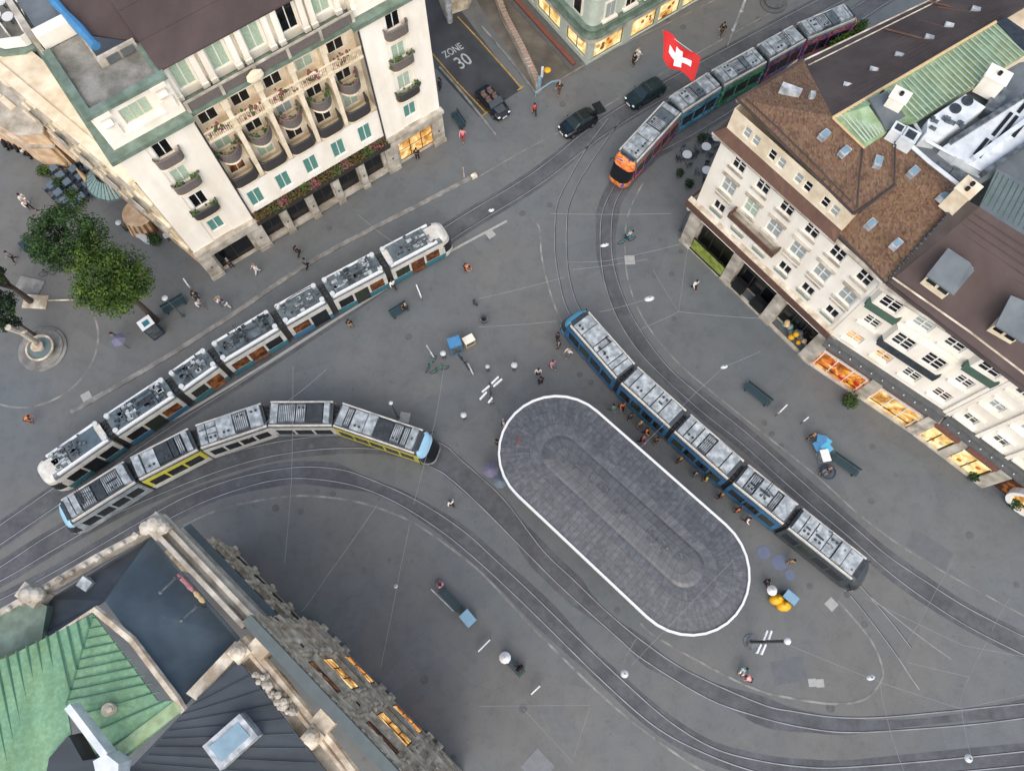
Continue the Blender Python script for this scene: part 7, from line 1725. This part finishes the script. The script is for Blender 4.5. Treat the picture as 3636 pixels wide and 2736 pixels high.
def hang(label, px, py, z=6.5, r=.22, sx=1):
    x, y = G(px, py, z); t = thing('hanging_lamp', label, 'lamp', (x, y, z), 'lamps hanging on wires'); mb = MB(); mb.lathe(x, y, [(.05, z + .12), (r * .7, z + .06), (r, z - .04), (r * .8, z - .12), (.05, z - .14)][::-1], 12, 0, True, 0, sx, 1, R(15)); mb.build('shade', 'globe_plain', t); mb = MB(); mb.cyl(x, y, z + .1, z + .25, .04, n=6); mb.build('hanger', 'iron_dark', t)
hang('white hanging lamp at the end of the wire above the curved rails', 2306, 1059, 6.5, .22, 1.8); hang('slim white hanging lamp over the right-hand rails near the top', 2147, 869, 6.5, .16, 2.2); hang('small white hanging lamp on the wire over the right pavement', 2572, 1301, 6.5, .15, 1.9)
hang('pale hanging lamp over the lower tracks below the canopy', 2218, 2391, 6.5, .26); hang('pale hanging lamp at the right island tip', 3093, 2404, 6.5, .18, 1.6); hang('pale round hanging lamp at the bottom right', 3441, 2691, 6.5, .26); hang('tiny white lamp on the hotel side of the upper rails', 1745, 745, 6.0, .16, 1.5)
hang('small pale lamp on the wire left of the bank sculpture', 1405, 2080, 6.2, .14)
# mast lamp at the lower right with four white panels
x, y = G(2668, 2278, .1); tm = thing('lamp_mast', 'dark leaning lamp mast with four white panels and a white globe end, lower right island', 'lamp', (x, y, 0))
mb = MB(); mb.tube([(x, y, 0), G3(2796, 2275, 6.0)], .1, 8); mb.build('mast', 'iron_dark', tm); mb = MB(); mb.ball(G3(2796, 2275, 6.1), .24); mb.build('lamp_head', 'globe', tm)
mb = MB(); mb.cyl(x, y, 0, .06, .55, n=18); mb.cyl(x, y, .06, .12, .35, n=18); mb.build('base_ring', 'metal_grey', tm)
for (a, b, c, d) in ((2714, 2265, 2722, 2243), (2731, 2262, 2737, 2244), (2690, 2312, 2699, 2292), (2706, 2316, 2716, 2292)):
    mb = MB(); p, q = Vector(G3(a, b, 2.6)), Vector(G3(c, d, 2.6)); dd = q - p; e = (p + q) / 2; mb.rbox(e.x, e.y, 2.3, 2.7, dd.length + .25, .12, math.atan2(dd.y, dd.x)); mb.build('panel', 'white_plain', tm)
# crossed boards near the canopy
tm = thing('signal_mast', 'signal mast with crossed white slatted boards above the oval canopy', 'mast', (*G(1742, 1400), 0)); x, y = G(1742, 1400)
mb = MB(); mb.tube([(x, y, 0), (x, y, 3.4)], .07, 8); mb.build('mast', 'metal_grey', tm)
for (a, b, c, d) in ((1752, 1372, 1782, 1346), (1745, 1362, 1770, 1338), (1704, 1418, 1728, 1392), (1712, 1392, 1738, 1370), (1734, 1430, 1748, 1412)):
    mb = MB(); p, q = Vector(G3(a, b, 3.0)), Vector(G3(c, d, 3.0)); dd = q - p; e = (p + q) / 2; mb.rbox(e.x, e.y, 2.9, 3.1, dd.length, .13, math.atan2(dd.y, dd.x)); mb.build('board', 'white_plain', tm)
# posts beside the ticket machine
for lb, a, b, h in (('pale leaning pole left of the white disc lamp by the ticket machine', (1514, 1225), (1540, 1268), 1.5), ('pale pole end below the person-sized dark post by the ticket machine', (1662, 1290), (1680, 1328), 1.2)):
    mb = MB(); mb.tube([G3(*a, h), G3(*b, h - .8)], .06, 6); mb.tube([G3(*b, h - .8), (*G(*b, h - .8), 0)], .04, 6); solo('leaning_pole', mb, 'metal_white', lb, 'pole')
x, y = G(1645, 1275, 1); cycle(x, y, R(-55), 'dark bicycle parked below the blue ticket machine', 'navy'); x, y = G(1530, 1290, .5); cycle(x, y, R(60), 'green bicycle parked left of the white disc lamp', 'gr_green')
x, y = G(1560, 1310, .5); cycle(x, y, R(20), 'second green bicycle parked below the white disc lamp', 'gr_green')
tm = thing('round_planter', 'round grey ring bin with dark centre on the open square', 'planter', (*G(1718, 1131, .6), 0)); x, y = G(1718, 1131, .6)
mb = MB(); mb.lathe(x, y, [(.26, 0), (.3, .55), (.34, .62), (.24, .64), (.2, .4)], 18, 0, False); mb.build('ring', 'metal_grey', tm); mb = MB(); mb.cyl(x, y, 0, .42, .22, n=16); mb.build('liner', 'black', tm)
mb = MB(); mb.cyl(*G(1683, 1070, .5), 0, .8, .1, n=8); mb.rbox(*G(1688, 1076, .7), .6, .8, .5, .2, R(-50)); solo('small_post', mb, 'iron_dark', 'short dark post with a foot above the round ring bin', 'post')
# yellow bags, parasols, tables
for i, (px, py) in enumerate(((2760, 2127), (2785, 2149))):
    x, y = G(px, py, .6); mb = MB(); mb.ball((x, y, .45), .5, 0, 10, (1.15, .85, .9)); mb.ball((x + .1, y + .1, .9), .2, 0, 6); mb.ball((x - .35, y, .5), .22, 0, 6)
    solo('yellow_sack', mb, 'yellow_bag', ['plump yellow sack nearest the white round table', 'plump yellow sack nearest the pale blue box'][i], 'sack', 'yellow sacks', None, True)
def parasol(label, px, py, z, r, m, n=8, name='parasol', drop=.35, pole='metal_grey'):
    x, y = G(px, py, z); t = thing(name, label, 'parasol', (x, y, 0)); mb = MB(); mb.lathe(x, y, [(r, z - drop), (r * .5, z - drop * .4), (.03, z)], n, 0, False, .3); mb.build('canopy', m, t); mb = MB(); mb.cyl(x, y, 0, z, .03, n=6); mb.build('pole', pole, t); return t
parasol('small white parasol beside the person in black below the canopy', 2747, 2094, 1.7, .38, 'white_plain', 12); parasol('white parasol at the upper end of the lowest bench', 1793, 2334, 1.8, .42, 'white_plain', 10)
parasol('lilac umbrella against the left rim of the oval canopy', 1742, 1664, 1.9, .62, 'cl_lilac'); mat('umbrella_grey', '#66727e', .8, .1, 3)
parasol('pale blue umbrella under the left rim of the oval canopy', 1776, 1705, 1.9, .55, 'umbrella_grey')
parasol('lilac and white umbrella held beside the foot of the bright tree', 412, 1200, 2.2, .6, 'cl_lilac', 6)
for i, (px, py, m_, r) in enumerate(((2712, 1960, 'cl_lilac', .5), (2768, 1995, 'reflection_blue', .6), (2804, 2040, 'reflection_blue', .4))):
    mat('reflection_blue', '#626c84', .6, .1, 2)
    x, y = G(px, py); mb = MB(); mb.lathe(x, y, [(r, .005), (r, .018)], 16); struct('reflection_disc', mb, m_ if m_ != 'cl_lilac' else 'reflection_blue')  # bluish light reflections on the paving, painted as thin flat discs
t = thing('blue_table_cluster', 'bright blue square cafe tables pushed together between the right benches', 'table', (*G(2921, 1576, .8), 0))
for k, (px, py, rr) in enumerate(((2908, 1582, 20), (2932, 1568, 50), (2918, 1560, 75), (2936, 1590, 35))):
    x, y = G(px, py, .8); mb = MB(); mb.rbox(x, y, .74 + .012 * k, .79 + .012 * k, .75, .75, R(rr)); mb.build('tabletop', 'tram_sky' if k % 2 else 'blue_box', t); mb = MB(); mb.cyl(x, y, 0, .74, .05, n=8); mb.build('leg', 'iron_dark', t)
x, y = G(2940, 1674, .3); mb = MB(); P = [(x + .55 * math.cos(k * .4), y + .55 * math.sin(k * .4), .35) for k in range(17)]; mb.tube(P, .07, 6); solo('bicycle_ring_stand', mb, 'navy', 'dark blue ring stand around the sitting person at the right benches', 'stand')
# white tables with chairs beside the corner house
proto = None
def cafe_set(label, px, py, rot, chairs, r=.42):
    x, y = G(px, py, .75); t = thing('cafe_table', label, 'table', (x, y, 0), 'white round cafe tables'); mb = MB(); mb.cyl(x, y, .72, .77, r, n=20); mb.build('tabletop', 'globe_plain', t); mb = MB(); mb.cyl(x, y, 0, .72, .04, n=8); mb.cyl(x, y, 0, .04, .24, n=12); mb.build('leg', 'metal_grey', t)
    for k in range(chairs): a = R(rot + 360 * k / chairs); chair(x + .72 * math.cos(a), y + .72 * math.sin(a), a + math.pi / 2, label.replace('white round table', 'chair %s of the table' % ['facing the street', 'facing the house', 'facing the tram', 'facing the shrubs'][k]), 'metal_grey' if (k + px) % 2 else 'metal_dark')
def chair(x, y, rot, label, m, grp='chairs round the white cafe tables'):
    f = (x, y, 0, rot); t = thing('cafe_chair', ' '.join(label.split()[:15]), 'chair', (x, y, 0), grp); mb = MB(f); mb.box(-.2, .2, -.2, .2, .43, .46); mb.build('seat', m, t); mb = MB(f); mb.box(-.2, .2, -.23, -.2, .5, .85); mb.build('backrest', m, t)
    for sx in (-1, 1):
        for sy in (-1, 1): mb = MB(f); mb.box(sx * .18 - .015, sx * .18 + .015, sy * .18 - .015, sy * .18 + .015, 0, .43); mb.build('leg', 'iron_dark', t)
cafe_set('white round table nearest the house wall on the side terrace', 2545, 487, 30, 3); cafe_set('white round table second from the wall beside the shrub', 2508, 520, 60, 3)
cafe_set('white round table farthest from the house on the side terrace', 2440, 548, 15, 4); cafe_set('white round table lowest on the side terrace by the wall', 2510, 604, 80, 4)
# cafe terrace at the left: rows of slate tables with chairs
rows = 0
ax, ay = G(255, 545, .75); bx, by = G(395, 690, .75); d = Vector((bx - ax, by - ay)).normalized(); nn = Vector((-d.y, d.x))
RN = ['house-side', 'second', 'middle', 'fourth', 'street-side']; CN = ['uppermost', 'second', 'third', 'fourth', 'fifth', 'lowest']
for r_ in range(4):
    for k in range(5):
        if (r_ == 0 and k > 3) or (r_ == 3 and k < 1): continue
        p = Vector((ax, ay)) + d * (k * 1.02 + (r_ % 2) * .3) - nn * (r_ * 1.15 - .3)
        f = (p.x, p.y, 0, math.atan2(d.y, d.x)); t = thing('terrace_table', 'slate blue square table, %s in the %s row of the cafe terrace' % (CN[k], RN[r_]), 'table', (p.x, p.y, 0), 'slate tables of the left cafe terrace')
        mb = MB(f); mb.box(-.33, .33, -.33, .33, .71, .75); mb.build('tabletop', 'terrace_table', t); mb = MB(f); mb.cyl(0, 0, 0, .71, .04, n=6); mb.build('leg', 'iron_dark', t)
        for s in (-1, 1): q = p + nn * s * .5; chair(q.x, q.y, math.atan2(d.y, d.x) + (0 if s > 0 else math.pi) + math.pi, 'dark blue chair on the %s side of the %s table, %s row' % ('house' if s > 0 else 'street', CN[k], RN[r_]), 'navy', 'chairs of the left cafe terrace')
def folded(label, a, b, z=2.6):
    t = thing('folded_parasol', label, 'parasol', (*G(*a, .2), 0)); p0, p1 = G3(*b, .6), G3(*a, z); mb = MB(); P = [tuple(Vector(p0).lerp(Vector(p1), k / 5)) for k in range(6)]; mb.tube(P, [.12, .3, .26, .2, .13, .05], 8); mb.build('canopy', 'canvas_beige', t); mb = MB(); mb.tube([(p0[0], p0[1], 0), p0], .05, 6); mb.build('pole', 'wood', t)
folded('folded beige parasol at the upper end of the cafe terrace', (178, 528), (238, 588), 3.2); folded('folded beige parasol in the middle of the cafe terrace', (272, 600), (332, 662), 3.2); folded('folded beige parasol leaning at the hotel corner by the white tables', (520, 738), (560, 792), 3.0)
mb = MB(fw); n = 20
for k in range(n):
    a0_, a1_ = math.pi + math.pi * k / n, math.pi + math.pi * (k + 1) / n; P = [(-8.4 + 1.4 * math.cos(a), 1.9 * math.sin(a) * .9 - .1) for a in (a0_, a1_)]; mb.add([(*P[0], 0), (*P[1], 0), (P[1][0] * .96, P[1][1] * .85, 2.0), (P[0][0] * .96, P[0][1] * .85, 2.0)], [(0, 1, 2, 3)], k % 2)
mb.add([((-8.4 + 1.4 * math.cos(math.pi + math.pi * k / n)) * .96, (1.9 * math.sin(math.pi + math.pi * k / n) * .9 - .1) * .85, 2.0) for k in range(n + 1)], [tuple(range(n + 1))], 0)
solo('striped_drum_screen', mb, ['stucco_peach', 'wood'], 'half round striped wicker screen under the glass fan canopy', 'screen')
cafe_set('white round table with cloth upper of the pair at the hotel corner', 480, 757, 20, 2, .36); cafe_set('white round table with cloth lower of the pair at the hotel corner', 500, 775, 60, 2, .3)
x, y = G(504, 838, .8); t = thing('long_planter', 'long white rounded planter near the hotel corner', 'planter', (x, y, 0)); mb = MB((x, y, 0, R(-33))); mb.lathe(0, 0, [(.3, 0), (.38, .7), (.3, .74)], 16, 0, True, 0, 1.9, .75); mb.build('box', 'globe_plain', t)
x, y = G(610, 826, .9); t = thing('white_barrier', 'white beam barrier against the hotel corner', 'barrier', (x, y, 0)); mb = MB((x, y, 0, R(20))); mb.box(-.75, .75, -.16, .16, .6, .95); mb.build('beam', 'globe_plain', t)
for s in (-1, 1): mb = MB((x, y, 0, R(20))); mb.box(s * .6 - .05, s * .6 + .05, -.1, .1, 0, .6); mb.build('leg', 'metal_grey', t)
# motor scooters at the far left
def scooter(label, px, py, rot, m):
    x, y = G(px, py, .6); f = (x, y, 0, R(rot)); t = thing('motor_scooter', label, 'scooter', (x, y, 0), 'scooters parked under the terraced building')
    for xx in (-.55, .6): mb = MB(f); mb.tube([(xx, -.06, .26), (xx, .06, .26)], .26, 12); mb.build('wheel', 'black', t)
    mb = MB(f); mb.tube([(-.7, 0, .6), (-.3, 0, .68), (.1, 0, .45), (.4, 0, .45), (.55, 0, .9)], [.14, .2, .15, .1, .09], 8); mb.build('body', m, t); mb = MB(f); mb.ball((-.28, 0, .82), .2, 0, 8, (1.8, .8, .4)); mb.build('seat', 'black', t); mb = MB(f); mb.tube([(.5, -.32, 1.0), (.55, 0, 1.03), (.5, .32, 1.0)], .03, 5); mb.build('handlebar', 'metal_grey', t)
for i, (px, py, m_) in enumerate(((5, 460, 'black'), (25, 478, 'globe_plain'), (42, 494, 'car_dark'), (60, 505, 'car_dark'), (80, 516, 'globe_plain'), (98, 530, 'black'), (12, 500, 'black'))):
    scooter(['black scooter first from the left edge by the peach wall', 'white scooter second from the left edge by the peach wall', 'dark scooter third in the row by the peach wall', 'dark scooter fourth in the row by the peach wall', 'white scooter fifth in the row by the peach wall', 'black scooter at the right end of the row by the peach wall', 'black scooter standing in front of the scooter row'][i], px, py, 60 + 9 * i, m_)
x, y = G(102, 862, .7); f = (x, y, 0, R(45)); t = thing('cargo_cart', 'dark blue covered cart with a red end beside the dark tree', 'cart', (x, y, 0)); mb = MB(f); mb.box(-.7, .5, -.42, .42, .3, .95); mb.build('box', 'navy', t); mb = MB(f); mb.box(.5, .95, -.36, .36, .3, 1.0); mb.build('hood', 'gr_dark', t)
for s in (-1, 1): mb = MB(f); mb.tube([(-.2, s * .44, .25), (-.2, s * .5, .25)], .25, 12); mb.build('wheel', 'black', t)
x, y = G(170, 960, .5); cycle(x, y, R(30), 'bicycle in the shade below the dark tree', 'iron_dark'); x, y = G(200, 945, .5); cycle(x, y, R(55), 'second bicycle in the shade below the dark tree', 'iron_dark')
# fountain
x, y = G(142, 1235, .9); t = thing('fountain', 'round grey stone fountain basin on circular steps at left', 'fountain', (x, y, 0)); gx, gy = G(154, 1240, 0)
mb = MB(); mb.cyl(gx, gy, 0, .14, 1.95, n=40); mb.cyl(gx, gy, .14, .26, 1.7, n=40); mb.build('step', 'granite', t)
mb = MB(); mb.lathe(x, y, [(.75, .26), (.95, .7), (1.14, .95), (1.12, 1.02), (.98, 1.02), (.95, .85)], 32, 0, False); mb.build('basin', 'stone_grey', t); mb = MB(); mb.cyl(x, y, .6, .88, .97, n=32); mat('water_grey', '#6c7c7e', .1, .1, 2); mb.build('water', 'water_grey', t)
mb = MB(); mb.lathe(x, y, [(.3, .88), (.22, 1.2), (.5, 1.35), (.46, 1.42), (.12, 1.45), (.1, 1.9)], 16); mb.build('centre_bowl', 'stone_grey', t)
mb = MB(); mb.tube([G3(128, 1215, 1.6), G3(75, 1180, 3.6), G3(28, 1162, 5.2)], [.22, .2, .26], 8); mb.tube([G3(75, 1180, 3.6), G3(92, 1176, 4.0)], .12, 6); mb.build('column', 'stone_pale', t)
mb = MB(); a_, b_ = G(165, 1062, .3), G(270, 1065, .3); P = [G3(175, 1066, .05), G3(268, 1064, .3), (*G(95 + 75, 1065), .05)]
mb.tube([G3(172, 1066, .3), G3(262, 1064, .3)], .07, 6); mb.tube([G3(130, 1048, .05), G3(166, 1055, .25)], .05, 5); mb.rbox(*G(125, 1070, .1), .0, .12, 2.0, 1.2, R(-3)); solo('water_channel', mb, 'stone_grey', 'grey stone trough between the bright tree and the fountain', 'trough')
mb = MB(); mb.rbox(*G(105, 1010, .1), 0, .1, 2.2, 1.2, R(-14)); solo('stone_step', mb, 'granite', 'low square granite slab above the stone trough', 'slab')
# crossing sign group at the street corner
x, y = G(1925, 262, 1.2); t = thing('direction_sign', 'white and yellow direction sign post at the end of the ramp wall', 'sign', (x, y, 0)); mb = MB(); mb.cyl(x, y, 0, 3.0, .06, n=8); mb.build('post', 'metal_grey', t)
mb = MB(); mb.rbox(*G(1926, 250, 2.6), 1.9, 2.9, .35, .2, R(80)); mb.build('white_board', 'globe_plain', t); mb = MB(); mb.ball(G3(1944, 249, 2.4), .32, 0, 10, (1, 1, .4)); mb.build('yellow_disc', 'yellow_bag', t); mb = MB(); mb.rbox(*G(1918, 280, 1.6), .8, 1.8, .4, .25, R(70)); mb.build('lower_board', 'blue_pale', t)
mb = MB(); mb.tube([G3(1900, 330, .5), G3(1960, 290, .5), G3(1985, 286, .5)], .1, 6)
for p in ((1902, 330), (1960, 291)): mb.tube([G3(*p, .5), (*G(*p, .5), 0)], .04, 5)
solo('curved_guard_rail', mb, 'glass_blue', 'pale blue curved guard rail at the mouth of the side street', 'rail')
mb = MB(); L = [G3(2650, -10, 5.5), G3(2632, 40, 4.2), G3(2604, 105, 2.2)]; mb.tube(L, [.1, .14, .12], 7); mb.ball(G3(2604, 106, 2.1), .2); mb.ball(G3(2632, 42, 4.2), .22, 0, 6); mb.tube([G3(2604, 106, 2.0), (*G(2604, 106, 2.0), 0)], .06, 6); solo('street_lamp', mb, 'metal_white', 'pale street lamp leaning into view at the top beside the tram street', 'lamp')
mb = MB(); mb.lathe(*G(2748, 8, .1), [(1.3, 0), (1.3, .1), (1.1, .14)], 24); mb.lathe(*G(2748, 8, .1), [(.9, .14), (.9, .3)], 24); solo('round_tree_pit', mb, 'stone_dark', 'dark round pit cover cut by the top edge', 'cover')
mb = MB(); mb.rbox(*G(1683, 622, .3), 0, .35, .5, .35, R(30)); mb.cyl(*G(1645, 600, 1.2), 0, 1.4, .05, n=6); solo('platform_end_marker', mb, 'stone_grey', 'small grey marker block at the upper end of the platform kerb', 'marker')

# ================================================================== OVERHEAD WIRES
W_ = [
 ([(1040, 1300), (1035, 1700), (1010, 2000)], 'long wire running down over the yellow section of the curved tram'),
 ([(1338, 1793), (1157, 2050), (1071, 2171)], 'wire slanting down to the bank facade from the curved rails'),
 ([(1455, 1856), (1425, 2000), (1351, 2370)], 'wire running steeply down towards the glowing bank windows'),
 ([(1577, 1300), (1546, 1490), (1469, 1788)], 'wire passing just left of the oval canopy'),
 ([(1953, 758), (2383, 758)], 'level wire across both upper right track pairs'),
 ([(2129, 1107), (2306, 1059)], 'wire holding the white hanging lamp above the curved rails'),
 ([(2016, 930), (2160, 925), (2432, 862)], 'wire reaching the first pillar of the corner house'),
 ([(2033, 957), (2300, 920)], 'short wire under the paving plate on the right tracks'),
 ([(2410, 1106), (2270, 1170)], 'short wire left of the node before the corner house'),
 ([(2410, 1106), (2700, 1130)], 'wire from the node to the second pillar of the corner house'),
 ([(2410, 1106), (2441, 885), (2432, 862)], 'wire from the node up to the first pillar'),
 ([(2410, 1106), (2319, 957)], 'wire from the node up to the left over the kerb'),
 ([(2700, 1247), (2572, 1301), (2478, 1386), (2274, 1589)], 'long wire from the dark shop over the blue tram to the canopy'),
 ([(2604, 1986), (2400, 2197), (2242, 2361)], 'wire from the canopy corner to the pale lamp below it'),
 ([(2259, 2266), (2206, 2361)], 'short twin wire above the pale lamp below the canopy'),
 ([(1700, 2506), (2098, 2502), (2039, 2682)], 'wire running level then bending down near the bottom'),
 ([(1858, 2515), (2039, 2709)], 'wire from the dark cover to the bottom edge'),
 ([(2803, 2289), (3124, 2420), (3314, 2483), (3414, 2515), (3640, 2465)], 'long wire from the lamp mast to the right edge'),
 ([(3124, 2420), (3156, 2574), (3210, 2736)], 'wire from the island tip down to the bottom edge'),
 ([(3414, 2515), (3450, 2691)], 'wire to the round hanging lamp at the bottom right'),
 ([(3382, 1995), (3269, 2203), (3201, 2320)], 'wire crossing the right-hand rails near the tail of the blue tram'),
 ([(3585, 2122), (3522, 2239)], 'short wire over the far right rails'),
 ([(3504, 2280), (3441, 2402), (3405, 2506)], 'wire from the far right rails to the wire node'),
 ([(3441, 2402), (3222, 2350)], 'faint wire linking the node with the switch rails'),
 ([(880, 1560), (1026, 1420), (1160, 1310)], 'wire over the fourth section of the curved tram'),
 ([(1270, 760), (1365, 838), (1420, 870)], 'short wire over the upper sections of the long white tram'),
 ([(1700, 1060), (2000, 985)], 'faint wire over the open square towards the right tracks'),
 ([(1700, 1160), (1975, 1140)], 'faint wire ending at the cyan tram nose'),
 ([(3070, 2120), (3420, 2290), (3640, 2330)], 'contact wire above the right-hand rails'),
]
for pts, lb in W_:
    mb = MB(); P = [Vector(G3(*p, 5.8)) for p in pts]; Q = []
    for i in range(len(P) - 1):
        for k in range(6): t_ = k / 6; q = P[i].lerp(P[i + 1], t_); q.z -= .5 * t_ * (1 - t_); Q.append(tuple(q))
    Q.append(tuple(P[-1])); mb.tube(Q, .014, 5); solo('overhead_wire', mb, 'wire_grey', lb, 'wire', 'overhead wires over the square')
